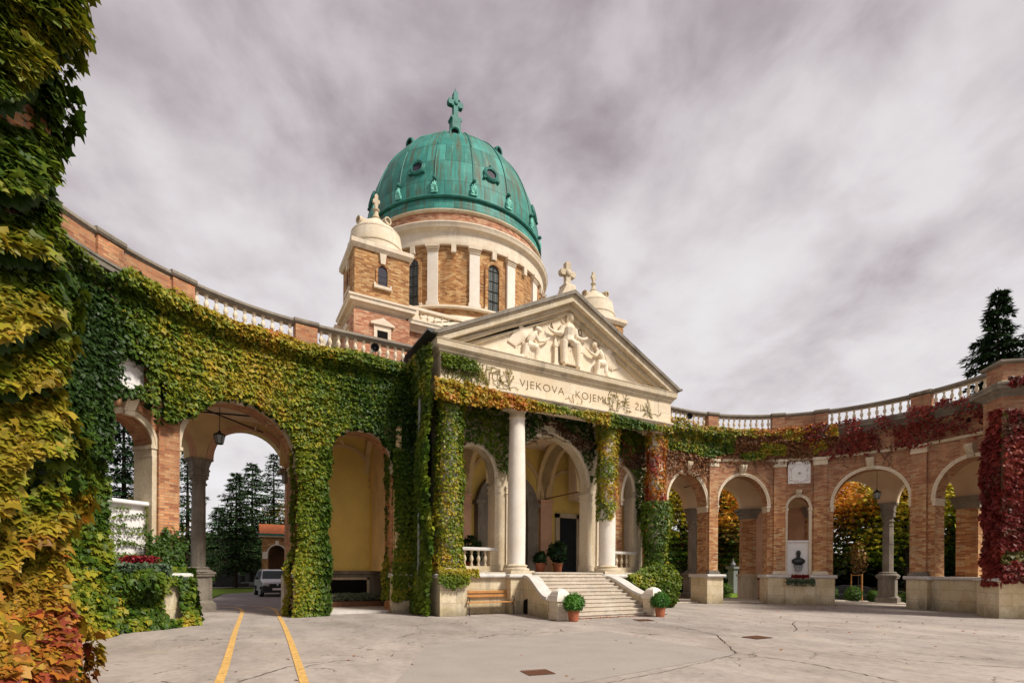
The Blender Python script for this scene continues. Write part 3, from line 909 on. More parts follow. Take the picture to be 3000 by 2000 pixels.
# ---- left wing
def build_left():
    W = WL
    t, fin = wing_thing(W, 'left curved arcade buried in green and yellow creeper, with the gateway over the road')
    A = (-2.3, -.1, 0, 5.3, 1.15)
    G = (.98, 4.32, 0, 5.0, 1.67)
    Nn = (5.08, 6.4, 1.45, 4.9, 0.66)
    ops = [A, G, Nn]
    b = MB(); arch_wall(b, W, -5.0, 12.4, 0, -0.75, 0, 8.8, ops); fin(b, 'brick_wall', M['brick_left'])
    for op in ops:
        b = MB(); arch_band(b, W, op, 0.14, 0, .07, inset=.012)
        if op is Nn:
            for s in (op[0], op[1]):
                lo = s - 0.13 if s == op[0] else s - 0.012
                band(b, W, lo, lo + 0.142, rect(-0.72, 0.05, 1.45, op[3] - 0.25))
        fin(b, 'archivolt', M['stone_weathered'], smooth=30)
        imposts(fin, W, op, .7, M['stone_weathered'], .05)
        b = MB(); keystone(b, W, op); fin(b, 'keystone', M['stone'])
    for a, c in ((4.40, 4.97), (.1, .8), (-3.0, -2.42), (6.6, 7.2)):
        b = MB(); band(b, W, a, c, rect(0, .14, 1.62, 7.2)); p = fin(b, 'pilaster', M['brick_left'])
        b = MB(); band(b, W, a - .07, c + .07, rect(0, .24, 1.452, 1.62)); b.build('base', M['stone_white'], p, cyl=W.cyl)
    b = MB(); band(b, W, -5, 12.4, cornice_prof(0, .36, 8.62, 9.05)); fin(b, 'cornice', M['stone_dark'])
    b = MB(); band(b, W, 4.34, 7.3, rect(-.76, .5, 0, 1.28)); o = fin(b, 'plinth', M['plinth'])
    b = MB(); band(b, W, 4.27, 7.3, torus_prof(-.8, .62, 1.282, 1.44)); b.build('plinth_moulding', M['torus'], o, smooth=40, cyl=W.cyl)
    for a, c in ((-.1, .98), (-3.6, -2.3)):
        b = MB(); band(b, W, a + .004, c - .004, rect(-.76, .3, 0, 1.28)); o = fin(b, 'plinth', M['plinth'])
        b = MB(); band(b, W, a - .06, c + .06, torus_prof(-.8, .42, 1.282, 1.44)); b.build('plinth_moulding', M['torus'], o, smooth=40, cyl=W.cyl)
    b = MB(); band(b, W, 5.08, 6.4, rect(-.34, -.2, 1.45, 3.22)); band(b, W, 5.2, 5.26, rect(-.2, -.18, 1.6, 3.0)); fin(b, 'memorial_slab', M['marble'])
    b = MB(); band(b, W, 5.06, 6.42, torus_prof(-.36, -.06, 3.222, 3.36)); fin(b, 'slab_cap', M['marble'], smooth=40)
    b = MB(); band(b, W, -5, 12.4, rect(-.33, -4.0, 8.86, 8.98)); band(b, W, -5, 12.4, rect(-.76, -3.65, 7.12, 7.2)); fin(b, 'vault_ceiling', M['render_cream'])
    for s in (-2.6, .35, 4.6):                                   # transverse arches under the vault
        b = MB()
        for i in range(12):
            n0, n1 = -.76 - 2.9 * i / 12, -.76 - 2.9 * (i + 1) / 12
            z0 = 5.6 + 1.5 * math.sqrt(max(0, 1 - (2 * i / 12 - 1) ** 2)); z1 = 5.6 + 1.5 * math.sqrt(max(0, 1 - (2 * (i + 1) / 12 - 1) ** 2))
            b.add([W.P(s, n0, z0), W.P(s, n1, z1), W.P(s, n1, 7.12), W.P(s, n0, 7.12), W.P(s + .4, n0, z0), W.P(s + .4, n1, z1), W.P(s + .4, n1, 7.12), W.P(s + .4, n0, 7.12)],
                  [(0, 1, 2, 3), (7, 6, 5, 4), (0, 4, 5, 1)])
        fin(b, 'vault_rib', M['render_ochre'])
    for p0, p1 in ((W.P(4.4, -1.0, 6.75), W.P(1.2, -3.4, 6.75)), (W.P(1.4, -1.0, 6.72), W.P(4.3, -3.4, 6.72))):
        b = MB(); b.tube([p0, p1], .03, 5); fin(b, 'tie_rod', M['black_metal'])
    zc = 5.5
    bops = [(.62, 2.30, zc, zc, 1.30), (2.82, 4.5, zc, zc, 1.25), (5.02, 6.7, zc, zc, 1.25)]
    b = MB(); arch_wall(b, W, -.2, 12.4, -3.65, -4.2, zc, 8.86, bops); fin(b, 'back_wall', M['render_ochre'])
    for op in bops:
        b = MB(); arch_band(b, W, op, .16, -3.65, -3.6); fin(b, 'back_archivolt', M['render_pink'])
    arcade_column(t, W, 2.56, -3.92, 0, zc)
    arcade_column(t, W, 4.76, -3.92, 0, zc)
    arcade_column(t, W, 6.96, -3.92, 0, zc)
    b = MB(); band(b, W, -.1, .55, rect(-3.65, -4.2, 1.3, zc - .5)); o = fin(b, 'brick_pier', M['brick_left'])
    b = MB(); band(b, W, -.14, .62, rect(-3.6, -4.25, 0, 1.3)); b.build('pier_base', M['stone_weathered'], o, cyl=W.cyl)
    b = MB(); band(b, W, -.1, .62, rect(-3.62, -4.22, zc - .5, zc - .15)); band(b, W, -.1, .74, rect(-3.55, -4.3, zc - .15, zc)); b.build('pier_capital', M['stone_dark'], o, cyl=W.cyl)
    # closed yellow bay beside the portico
    b = MB(); band(b, W, -5.0, -.14, rect(-3.66, -3.95, 1.5, 7.12)); fin(b, 'bay_back_wall', M['render_yellow'])
    b = MB(); band(b, W, -3.05, -2.45, rect(-3.5, -3.66, 1.52, 5.3)); band(b, W, -3.12, -2.38, rect(-3.46, -3.66, 5.0, 5.12)); band(b, W, -3.12, -2.38, rect(-3.44, -3.66, 5.3, 5.45)); fin(b, 'bay_pilaster', M['render_pink'])
    b = MB(); arch_band(b, W, (-2.42, -.2, 0, 5.4, 1.2), .14, -3.66, -3.55); fin(b, 'bay_arch', M['render_ochre'])
    b = MB(); band(b, W, -5.0, -.1, torus_prof(-3.95, -3.4, 1.34, 1.5)); band(b, W, -5, -.1, rect(-3.95, -3.5, 0, 1.34)); o = fin(b, 'bay_sill', M['stone_dark'], smooth=40)
    b = MB(); band(b, W, -2.35, -.3, rect(-3.5, -3.49, .3, 1.12)); b.build('memorial_panel', M['hole'], o, cyl=W.cyl)
    b = MB(); band(b, W, -2.40, -2.3, rect(-3.5, -3.46, .25, 1.22)); band(b, W, -2.4, -.25, rect(-3.5, -3.46, 1.13, 1.22)); b.build('panel_frame', M['stone_weathered'], o, cyl=W.cyl)
    b = MB(); b.box(-9.0, -8.7, -5.3 + 7.65 + .76, -5.3 + 11.3, 0, 7.1); fin(b, 'bay_side_wall', M['render_ochre'], cyl=None)
    b = MB(); band(b, W, -5, -.12, rect(-.1, -3.5, .0, .09)); fin(b, 'step', M['torus'])
    balustrade(W, 'stone balustrade with brick piers on top of the left arcade', 9.18, 9.88,
               [(-3.5, .25), (.95, 3.95)], [(.25, .95), (3.95, 4.55), (5.85, 6.5)], [(4.55, 5.85), (6.5, 10.5)],
               (M['stone_dark'], M['brick_left'], M['stone']), 'balustrades round the forecourt')
    return t
build_left()

# ------------------------------------------------------------------ poly-line sweep for straight mouldings
def sweep(mb, pts, prof, closed=False):
    """pts plan poly-line, outward = right-hand side of travel; prof closed (n, z)"""
    pts = [Vector((p[0], p[1])) for p in pts]
    n, k = len(pts), len(prof)
    vs = []
    for i, p in enumerate(pts):
        d0 = (p - pts[i - 1]).normalized() if (i > 0 or closed) else None
        d1 = (pts[(i + 1) % n] - p).normalized() if (i < n - 1 or closed) else None
        d0 = d0 or d1; d1 = d1 or d0
        n0, n1 = Vector((d0.y, -d0.x)), Vector((d1.y, -d1.x))
        m = (n0 + n1); m = m / max(1e-6, m.dot(n0))
        for q, z in prof:
            vs.append((p.x + m.x * q, p.y + m.y * q, z))
    fs = []
    for i in range(n if closed else n - 1):
        j = (i + 1) % n
        fs += [(i * k + a, j * k + a, j * k + (a + 1) % k, i * k + (a + 1) % k) for a in range(k)]
    if not closed:
        fs += [tuple(range(k)), tuple((n - 1) * k + a for a in range(k - 1, -1, -1))]
    mb.add(vs, fs)

def remeshed(mb, name, m, parent, voxel=0.02, smooth_it=3):
    o = mb.build(name, m, parent, smooth=180)
    r = o.modifiers.new('remesh', 'REMESH'); r.mode = 'VOXEL'; r.voxel_size = voxel; r.use_smooth_shade = True
    s = o.modifiers.new('smooth', 'SMOOTH'); s.iterations = smooth_it; s.factor = 0.5
    return o

def text_obj(body, size, loc, rot, m, parent, name, extrude=0.006, align='LEFT', sx=1.0, offset=0.0):
    c = bpy.data.curves.new(name, 'FONT')
    c.body = body; c.size = size; c.extrude = extrude; c.align_x = align; c.offset = offset
    c.space_character = 1.12
    o = bpy.data.objects.new(name, c)
    COL.objects.link(o)
    o.location = loc; o.rotation_euler = rot; o.scale = (sx, 1, 1)
    c.materials.append(m)
    bpy.context.view_layer.update()
    me = bpy.data.meshes.new_from_object(o.evaluated_get(bpy.context.evaluated_depsgraph_get()))
    me.name = name
    q = bpy.data.objects.new(name, me)
    COL.objects.link(q)
    q.location = loc; q.rotation_euler = rot; q.scale = (sx, 1, 1)
    bpy.data.objects.remove(o)
    q.name = name
    if not len(me.materials): me.materials.append(m)
    if parent is not None: q.parent = parent
    return q

# ------------------------------------------------------------------ portico
FZ = 1.5
M['letter'] = plain_mat('cut_letters', (0.20, 0.13, 0.055), 0.9, 0.1, 0.3, 9)
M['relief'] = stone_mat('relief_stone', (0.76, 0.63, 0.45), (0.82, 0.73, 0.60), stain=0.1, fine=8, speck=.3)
def crease_tint(m, amount=.45):  # mixes brown into concave creases so the carving reads crisper
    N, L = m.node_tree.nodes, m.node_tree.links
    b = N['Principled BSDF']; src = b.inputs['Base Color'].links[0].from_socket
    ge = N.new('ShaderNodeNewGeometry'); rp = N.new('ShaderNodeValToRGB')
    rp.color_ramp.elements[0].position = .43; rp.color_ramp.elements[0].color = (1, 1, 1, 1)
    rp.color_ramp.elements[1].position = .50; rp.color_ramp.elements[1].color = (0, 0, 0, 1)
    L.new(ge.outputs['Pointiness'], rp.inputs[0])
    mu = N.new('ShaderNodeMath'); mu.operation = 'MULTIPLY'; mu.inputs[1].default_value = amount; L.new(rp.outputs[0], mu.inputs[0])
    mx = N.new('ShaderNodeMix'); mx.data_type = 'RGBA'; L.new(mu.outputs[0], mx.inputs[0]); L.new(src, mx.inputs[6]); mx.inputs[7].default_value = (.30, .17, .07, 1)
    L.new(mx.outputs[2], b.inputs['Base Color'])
crease_tint(M['relief'])
def build_portico():
    t = thing('portico', 'stone temple portico with four columns, inscribed frieze and carved pediment', 'portico')
    # podium
    b = MB(); b.box(-5.2, 5.2, .42, 3.2, 0, 1.28); pod = b.build('podium', M['plinth'], t)
    for pp in ([(-5.22, 3.2), (-5.22, .40), (-1.72, .40)], [(1.72, .40), (5.22, .40), (5.22, 3.2)]):
        b = MB(); sweep(b, pp, torus_prof(-.5, .14, 1.282, 1.44)); b.build('podium_moulding', M['torus'], pod, smooth=40)
    b = MB(); b.box(-5.15, 5.15, .38, 6.0, 1.30, 1.499); b.build('floor_slab', M['step'], t)
    for x in (-4.85, -2.15, 2.15, 4.85):
        b = MB(); b.box(x - .5, x + .5, .05, 1.05, 0, 1.28); p = b.build('pedestal', M['plinth'], t, bevel=.01)
        b = MB(); sweep(b, [(x - .5, 1.05), (x - .5, .05), (x + .5, .05), (x + .5, 1.05)], torus_prof(-.5, .10, 1.282, 1.44)); b.build('pedestal_moulding', M['torus'], p, smooth=40)
        b = MB(); b.lathe([(.335, 1.78), (.34, 3.4), (.325, 5.0), (.30, 6.4), (.285, 7.18)], (x, .55, 0), 28); c = b.build('column', M['stone_white'], t, smooth=60)
        b = MB(); b.box(x - .50, x + .50, .05, 1.05, 1.443, 1.56)
        b.lathe([(.49, 1.562), (.50, 1.60), (.49, 1.64), (.42, 1.655), (.39, 1.69), (.40, 1.71), (.43, 1.73), (.42, 1.76), (.37, 1.78), (.34, 1.80)], (x, .55, 0), 28)
        b.build('base', M['stone_weathered'], c, smooth=35)
        b = MB(); b.lathe([(.285, 7.18), (.315, 7.20), (.315, 7.235), (.29, 7.25), (.29, 7.40), (.38, 7.52), (.40, 7.55)], (x, .55, 0), 28)
        b.box(x - .43, x + .43, .12, .98, 7.55, 7.725); b.build('capital', M['stone'], c, smooth=35)
    # entablature
    W_, F = 5.32, .20
    path = [(-W_, 2.6), (-W_, F), (W_, F), (W_, 2.6)]
    b = MB(); b.box(-W_, W_, F, F + .85, 7.73, 8.98); b.box(-W_, -W_ + .85, F + .85, 2.6, 7.73, 8.98); b.box(W_ - .85, W_, F + .85, 2.6, 7.73, 8.98)
    fr = b.build('frieze', M['frieze'], t)
    b = MB(); sweep(b, path, [(-.1, 7.87), (.03, 7.87), (.05, 7.90), (.10, 7.96), (.10, 8.02), (-.1, 8.02)]); b.build('fillet', M['stone'], fr)
    b = MB()
    sweep(b, path, [(-.3, 8.86), (.02, 8.86), (.05, 8.92), (.09, 8.95), (.11, 9.02), (-.3, 9.02)])
    sweep(b, path, [(-.3, 9.022), (.13, 9.022), (.20, 9.09), (.21, 9.27), (.23, 9.285), (.23, 9.31), (-.3, 9.34)])
    b.build('cornice', M['stone_weathered'], t)
    # pilaster strip at the frieze corner
    for x0, x1 in ((4.62, W_ + .012), (-W_ - .012, -4.62)):
        b = MB(); b.box(x0, x1, F - .012, F + .2, 8.022, 8.86); b.build('frieze_end', M['frieze'], fr)
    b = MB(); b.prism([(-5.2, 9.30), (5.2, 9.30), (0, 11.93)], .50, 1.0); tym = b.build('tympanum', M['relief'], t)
    # raking cornice: three layers
    sl = .502
    def rake(lo, hi, x, y0, y1, z0=9.345):
        def zl(u, h): return h - sl * abs(u)
        mbk = MB()
        for sg in (-1, 1):
            e = x
            xi = min(e, (lo - z0) / sl)
            pts = [(0, lo), (sg * xi, zl(xi, lo)), (sg * e, max(zl(e, lo), z0)), (sg * e, zl(e, hi)), (0, hi)]
            mbk.prism(pts if sg > 0 else pts[::-1], y0, y1)
        return mbk
    b = rake(11.90, 12.10, 5.54, 0.0, 2.4); rk = b.build('raking_cornice', M['stone_weathered'], t)
    b = rake(12.102, 12.16, 5.56, -.03, 2.4, 9.36); b.build('fillet', M['stone_weathered'], rk)
    b = rake(12.162, 12.30, 5.68, -.11, 2.4, 9.40); b.build('crown_moulding', M['stone_dark'], rk)
    b = rake(11.70, 11.898, 5.16, .22, .60); b.build('bed_moulding', M['stone_weathered'], rk)
    b = rake(11.52, 11.698, 5.0, .38, .60); b.build('inner_moulding', M['stone_weathered'], rk)
    # dark gutter running back from each corner and the roof
    for s in (-1, 1):
        b = MB(); b.prism([(s * 5.50, 9.32), (s * 5.86, 9.47), (s * 5.84, 9.54), (s * 5.45, 9.54)], .0, 5.4); b.build('gutter', M['black_metal'], t)
        b = MB(); b.prism([(s * 5.78, 9.44), (s * 5.82, 9.48), (0, 12.27), (0, 12.19)], .3, 5.4); b.build('roof', M['stone_dark'], t)
    for x0 in (-5.33, 4.9):
        b = MB(); b.box(x0, x0 + .43, 2.6, 5.4, 7.2, 9.33); b.build('side_wall', M['brick_low'], t)
    # inscription and the alpha and omega
    for body, x, s_ in (("KRALJU", -4.60, 1.0), ("VJEKOVA", -2.27, 1.12), ("KOJEMU", .22, 1.10), ("SVE", 2.34, 1.0), ("ŽIVI", 3.28, 1.0)):
        text_obj(body, .40, (x, F - .002, 8.30), (R(90), 0, 0), M['letter'], fr, 'inscription', .004, sx=s_, offset=-.004)
    text_obj("A", .34, (-.69, .495, 10.86), (R(90), 0, 0), M['letter'], tym, 'greek_letter', .012, 'CENTER', .9)
    text_obj("Ω", .34, (.66, .495, 10.90), (R(90), 0, 0), M['letter'], tym, 'greek_letter', .012, 'CENTER', .8)
    # pediment relief: seated haloed figure on a throne between two kneeling winged figures
    Y = .44
    def limb(b, pts, rads, y=None):
        b.tube([(p[0], (p[2] if len(p) > 2 else Y), p[1]) for p in pts], rads, 10)
    # seated figure
    b = MB()
    b.ellipsoid((.13, .37, 11.47), (.115, .12, .155))
    b.ellipsoid((.155, .27, 11.45), (.028, .035, .035))
    b.ellipsoid((.15, .31, 11.38), (.07, .06, .07))
    b.ellipsoid((.10, .40, 11.50), (.145, .09, .15)); b.ellipsoid((.00, .42, 11.36), (.06, .06, .14)); b.ellipsoid((.23, .42, 11.36), (.05, .06, .13))
    limb(b, [(.10, 11.35, .41), (.06, 11.18, .43)], [.07, .09])
    limb(b, [(.04, 11.16, .44), (.04, 10.95, .42), (.04, 10.68, .42), (.03, 10.44, .40)], [.20, .31, .24, .27])
    limb(b, [(-.22, 11.02, .42), (-.36, 10.73, .38), (-.62, 10.70, .36), (-.84, 10.77, .36)], [.14, .12, .075, .055])
    limb(b, [(.32, 11.02, .42), (.42, 10.72, .38), (.66, 10.70, .36), (.86, 10.78, .36)], [.13, .11, .07, .055])
    for hx, sg in ((-.88, -1), (.90, 1)):
        b.ellipsoid((hx, .36, 10.80), (.06, .035, .05))
        for k in range(4): limb(b, [(hx, 10.81, .36), (hx + sg * (.03 + .01 * k), 10.86 + .012 * k, .34 + .02 * k)], [.02, .014])
        limb(b, [(hx, 10.79, .34), (hx - sg * .03, 10.85, .33)], [.02, .013])
    limb(b, [(-.14, 10.50, .40), (-.26, 10.40, .28), (-.26, 10.0, .30), (-.22, 9.62, .34)], [.17, .17, .14, .13])
    limb(b, [(.20, 10.50, .40), (.36, 10.40, .28), (.40, 10.0, .30), (.44, 9.60, .34)], [.17, .17, .14, .13])
    b.ellipsoid((-.20, .30, 9.55), (.08, .13, .05)); b.ellipsoid((.44, .30, 9.54), (.08, .13, .05))
    for i in range(8): limb(b, [(-.22 + .085 * i, 10.30, .36), (-.26 + .105 * i, 9.58, .33)], [.03, .05])
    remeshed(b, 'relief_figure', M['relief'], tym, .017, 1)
    b = MB(); b.lathe([(.30, 0), (.30, .05), (.26, .055), (.255, .03), (0.01, .03)], (0, 0, 0), 28, Matrix.Translation((-.0, .50, 11.46)) @ Matrix.Rotation(R(90), 4, 'X')); b.build('halo', M['relief'], tym, smooth=30)
    b = MB()
    for x in (-.54, .66):
        b.box(x - .07, x + .07, .36, .52, 9.5, 10.3); b.box(x - .10, x + .10, .34, .53, 10.18, 10.34); b.box(x - .10, x + .10, .34, .53, 9.42, 9.56)
        b.prism([(x - .06, 10.34), (x + .06, 10.34), (x, 10.72)], .42, .51)
        for i in range(9): b.ellipsoid((x + math.copysign(.13, x), .49, 9.55 + i * .075), (.035, .03, .022), nu=6, nv=4)
    b.box(-.5, .62, .40, .52, 9.36, 9.5)
    b.build('throne', M['relief'], tym)
    # kneeling winged figures
    for sg, off in ((-1, 0), (1, .12)):
        def q(x, z, y=Y): return (sg * (x) + off * 0, z, y)
        b = MB()
        b.ellipsoid((sg * 1.30, .40, 10.66), (.105, .09, .12)); b.ellipsoid((sg * 1.36, .42, 10.69), (.11, .09, .10)); b.ellipsoid((sg * 1.21, .37, 10.62), (.03, .03, .03))
        limb(b, [q(1.38, 10.60), q(1.50, 10.48)], [.06, .08])
        limb(b, [q(1.52, 10.46), q(1.64, 10.30), q(1.74, 10.12), q(1.80, 9.98)], [.15, .16, .13, .17])
        limb(b, [q(1.50, 10.44, .38), q(1.34, 10.19, .36), q(1.10, 10.26, .35), q(.93, 10.38, .35)], [.09, .075, .055, .04])
        b.ellipsoid((sg * .90, .36, 10.41), (.05, .035, .04))
        for k in range(4): limb(b, [q(.90, 10.41, .35 + .015 * k), q(.85 - .008 * k, 10.45 + .01 * k, .34 + .02 * k)], [.016, .011])
        limb(b, [q(1.80, 9.98, .42), q(1.52, 9.94, .34), q(1.42, 9.92, .34)], [.17, .14, .12])
        limb(b, [q(1.42, 9.92, .34), q(1.44, 9.65, .38), q(1.44, 9.42, .40)], [.13, .11, .12])
        limb(b, [q(1.84, 9.98, .44), q(1.88, 9.70, .42), q(1.95, 9.50, .42)], [.16, .14, .12])
        limb(b, [q(1.95, 9.50, .42), q(2.20, 9.47, .44), q(2.40, 9.46, .44)], [.12, .09, .05])
        for i in range(6): limb(b, [q(1.52 + .07 * i, 9.98, .36), q(1.46 + .09 * i, 9.45, .38)], [.025, .04])
        remeshed(b, 'relief_figure', M['relief'], tym, .017, 1)
        b = MB()
        root = (1.62, 10.60)
        for i in range(9):                                  # long flight feathers fanned behind the shoulder
            a = i / 8
            tip = (2.62 - .42 * a, 9.96 - .16 * a) if i < 6 else (2.30 - .12 * (i - 6), 9.80 + .02 * (i - 6))
            mid = (1.92 + .22 * (1 - a), 10.62 - .36 * a)
            limb(b, [q(root[0] - .02, root[1] + .02, .47), q(mid[0], mid[1], .44), q(tip[0], tip[1], .47)], [.06, .075, .025])
        limb(b, [q(1.60, 10.62, .46), q(1.68, 10.82, .44), q(1.86, 10.84, .44), q(2.10, 10.60, .46)], [.05, .07, .075, .05])
        remeshed(b, 'relief_wing', M['relief'], tym, .024, 2)
    # stone cross on the apex
    b = MB()
    b.prism([(-.50, 12.0), (.50, 12.0), (.26, 12.46), (.20, 12.62), (-.20, 12.62), (-.26, 12.46)], .18, .72)
    b.box(-.23, .23, .22, .68, 12.62, 12.68)
    p = b.build('cross_pedestal', M['stone'], t, bevel=.01)
    b = MB()
    b.prism([(-.16, 12.68), (.16, 12.68), (.105, 12.85), (.105, 13.06), (.30, 13.03), (.36, 13.10), (.36, 13.22), (.30, 13.29), (.12, 13.27), (.12, 13.56), (.07, 13.61), (-.07, 13.61), (-.12, 13.56), (-.12, 13.27), (-.30, 13.29), (-.36, 13.22), (-.36, 13.10), (-.30, 13.03), (-.105, 13.06), (-.105, 12.85)], .36, .56)
    b.lathe([(.12, 0), (.12, .05), (.05, .08)], (0, 0, 0), 12, Matrix.Translation((0, .36, 13.16)) @ Matrix.Rotation(R(90), 4, 'X'))
    b.build('stone_cross', M['stone_weathered'], p, bevel=.015)
    # arched screen wall behind the columns
    SW = Wing(1, 100, -998.0, 1000.0)       # effectively straight: u = S + 100 .. handled below
    class Flat:
        s, R, cyl = 1, 1e9, None
        def P(w, S, n, z): return Vector((S, 1.55 - n, z))
    F_ = Flat()
    ops = [(-4.4, -2.57, FZ, 5.15, 1.1), (-1.87, 1.87, FZ, 5.1, 1.97), (2.57, 4.4, FZ, 5.15, 1.1)]
    b = MB(); arch_wall(b, F_, -5.0, 5.0, 0, -.5, FZ, 8.9, ops); b.build('arched_screen', M['stone_weathered'], t)
    for op in ops:
        b = MB(); arch_band(b, F_, op, .14, 0, .05, inset=.01); b.build('screen_archivolt', M['stone'], t, smooth=30)
    for op in ops:
        for s in op[:2]:
            b = MB()
            k = -1 if s == op[0] else 1
            lo, hi = sorted((s - .012 * k, s + .2 * k)); b.box(lo, hi, 1.48, 2.07, FZ + .3, 4.54)
            lo, hi = sorted((s - .05 * k, s + .24 * k)); b.box(lo, hi, 1.44, 2.11, FZ, FZ + .3); b.box(lo, hi, 1.45, 2.10, 4.542, 4.60); b.box(lo, hi, 1.45, 2.10, 4.78, 4.85); lo, hi = sorted((s - .02 * k, s + .21 * k)); b.box(lo, hi, 1.47, 2.08, 4.60, 4.78)
            b.build('screen_pilaster', M['stone'], t)
    # narthex behind: back wall, vault, ribs, doors
    b = MB(); b.box(-6.3, 6.3, 5.5, 5.8, FZ, 8.9); bw = b.build('narthex_wall', M['render_yellow'], t)
    b = MB(); b.box(-6.3, 6.3, 2.052, 5.5, 7.5, 7.6); b.build('narthex_ceiling', M['render_cream'], t)
    for x0 in (-6.3, 6.1):
        b = MB(); b.box(x0, x0 + .2, 2.05, 5.5, FZ, 7.5); b.build('narthex_side_wall', M['render_ochre'], t)
    for x in (-2.2, 2.2):
        for y in (5.32,):
            b = MB()
            b.box(x - .32, x + .32, y - .06, 5.5, FZ, 4.9); b.box(x - .38, x + .38, y - .14, 5.5, 4.9, 5.02); b.box(x - .36, x + .36, y - .10, 5.5, 4.35, 4.5)
            b.build('narthex_pilaster', M['render_pink'], t)
    class Back:
        s, R, cyl = 1, 1e9, None
        def P(w, S, n, z): return Vector((S, 5.5 - n, z))
    B_ = Back()
    for a, c, z, r in ((-4.7, -2.4, 5.0, 1.5), (-2.0, 2.0, 5.0, 2.1), (2.4, 4.7, 5.0, 1.5)):
        b = MB(); arch_band(b, B_, (a, c, FZ, z, r), .16, 0.0, .10); b.build('wall_arch', M['render_ochre'], t)
    # transverse ribs of the vault, springing from the pilasters
    for x in (-2.2, 2.2):
        for wd, off in ((.26, 0), (.12, .34)):
            b = MB(); n_ = 16
            for i in range(n_):
                p0, p1 = PI * i / n_, PI * (i + 1) / n_
                for q in (1,):
                    y0, z0 = 3.8 - 1.7 * math.cos(p0), 5.0 + 2.45 * math.sin(p0)
                    y1, z1 = 3.8 - 1.7 * math.cos(p1), 5.0 + 2.45 * math.sin(p1)
                    b.add([(x - wd - off, y0, z0), (x + wd + off, y0, z0), (x + wd + off, y1, z1), (x - wd - off, y1, z1),
                           (x - wd - off, y0, z0 + .12 + .1 * off), (x + wd + off, y0, z0 + .12 + .1 * off), (x + wd + off, y1, z1 + .12 + .1 * off), (x - wd - off, y1, z1 + .12 + .1 * off)],
                          [(0, 3, 2, 1), (4, 5, 6, 7), (0, 4, 7, 3), (1, 2, 6, 5)])
            b.build('vault_rib', M['render_ochre'], t)
    for p0, p1 in (((-4.4, 2.6, 4.95), (-2.4, 5.4, 4.95)), ((2.2, 2.6, 5.1), (2.2, 5.4, 5.1)), ((4.4, 2.6, 5.1), (4.4, 5.4, 5.1))):
        b = MB(); b.tube([p0, p1], .03, 5); b.build('tie_rod', M['brown_wood'], t)
    # side door, dark, in a grey stone frame
    b = MB(); b.box(3.08, 4.12, 5.42, 5.5, FZ, 4.22); d = b.build('side_door', M['door'], t)
    b = MB(); b.box(2.84, 3.08, 5.38, 5.5, FZ, 4.42); b.box(4.12, 4.36, 5.38, 5.5, FZ, 4.42); b.box(2.84, 4.36, 5.38, 5.5, 4.222, 4.45); b.build('door_frame', M['stone_weathered'], d)
    # main portal: round-headed stone frame with a dark doorway
    b = MB()
    B2 = Back(); op = (-1.05, 1.05, FZ, 4.6, 1.05)
    arch_band(b, B2, op, .55, 0, .42); b.box(-1.6, -1.05, 5.08, 5.5, FZ, 4.598); b.box(1.05, 1.6, 5.08, 5.5, FZ, 4.598); b.box(-1.7, -1.02, 5.02, 5.5, 4.6, 4.78); b.box(1.02, 1.7, 5.02, 5.5, 4.6, 4.78); b.box(-1.68, -1.0, 5.0, 5.5, FZ, 2.1); b.box(1.0, 1.68, 5.0, 5.5, FZ, 2.1)
    pf = b.build('portal_frame', M['stone_dark'], t, smooth=30)
    b = MB(); b.box(-1.05, 1.05, 5.44, 5.49, FZ, 4.6); b.lathe([(0.01, 0), (1.05, 0), (1.05, .05), (.01, .05)], (0, 0, 0), 24, Matrix.Translation((0, 5.49, 4.6)) @ Matrix.Rotation(R(90), 4, 'X')); b.build('main_door', M['hole'], pf)
    # porch balustrades between the outer columns and the screen, facing the court
    for x0, x1 in ((-4.33, -2.62), (2.62, 4.33)):
        bal = thing('porch_balustrade', 'short pale balustrade between the portico columns, ' + ('left of' if x0 < 0 else 'right of') + ' the steps', 'balustrade', ((x0 + x1) / 2, 1.15, FZ), 0, 'porch balustrades')
        iv = Matrix.Translation(-Vector(bal.location))
        b = MB(); b.box(x0, x1, 1.24, 1.50, FZ + .001, FZ + .22); o = b.build('base_rail', M['plinth'], bal); o.matrix_parent_inverse = iv
        b = MB(); b.box(x0 - .04, x1 + .04, 1.20, 1.54, FZ + .80, FZ + .92); o = b.build('top_rail', M['torus'], bal, bevel=.02); o.matrix_parent_inverse = iv
        b = MB(); xx = x1 if x0 < 0 else x1; b.box(xx - .26, xx, 1.25, 1.49, FZ + .221, FZ + .799); o = b.build('end_pier', M['plinth'], bal); o.matrix_parent_inverse = iv
        for i in range(5):
            o = baluster(bal, (0, 0, 0), .578, M['stone_weathered'], 'porch'); o.matrix_parent_inverse = iv; o.location = (x0 + .16 + i * .285, 1.37, FZ + .221)
    return t
build_portico()

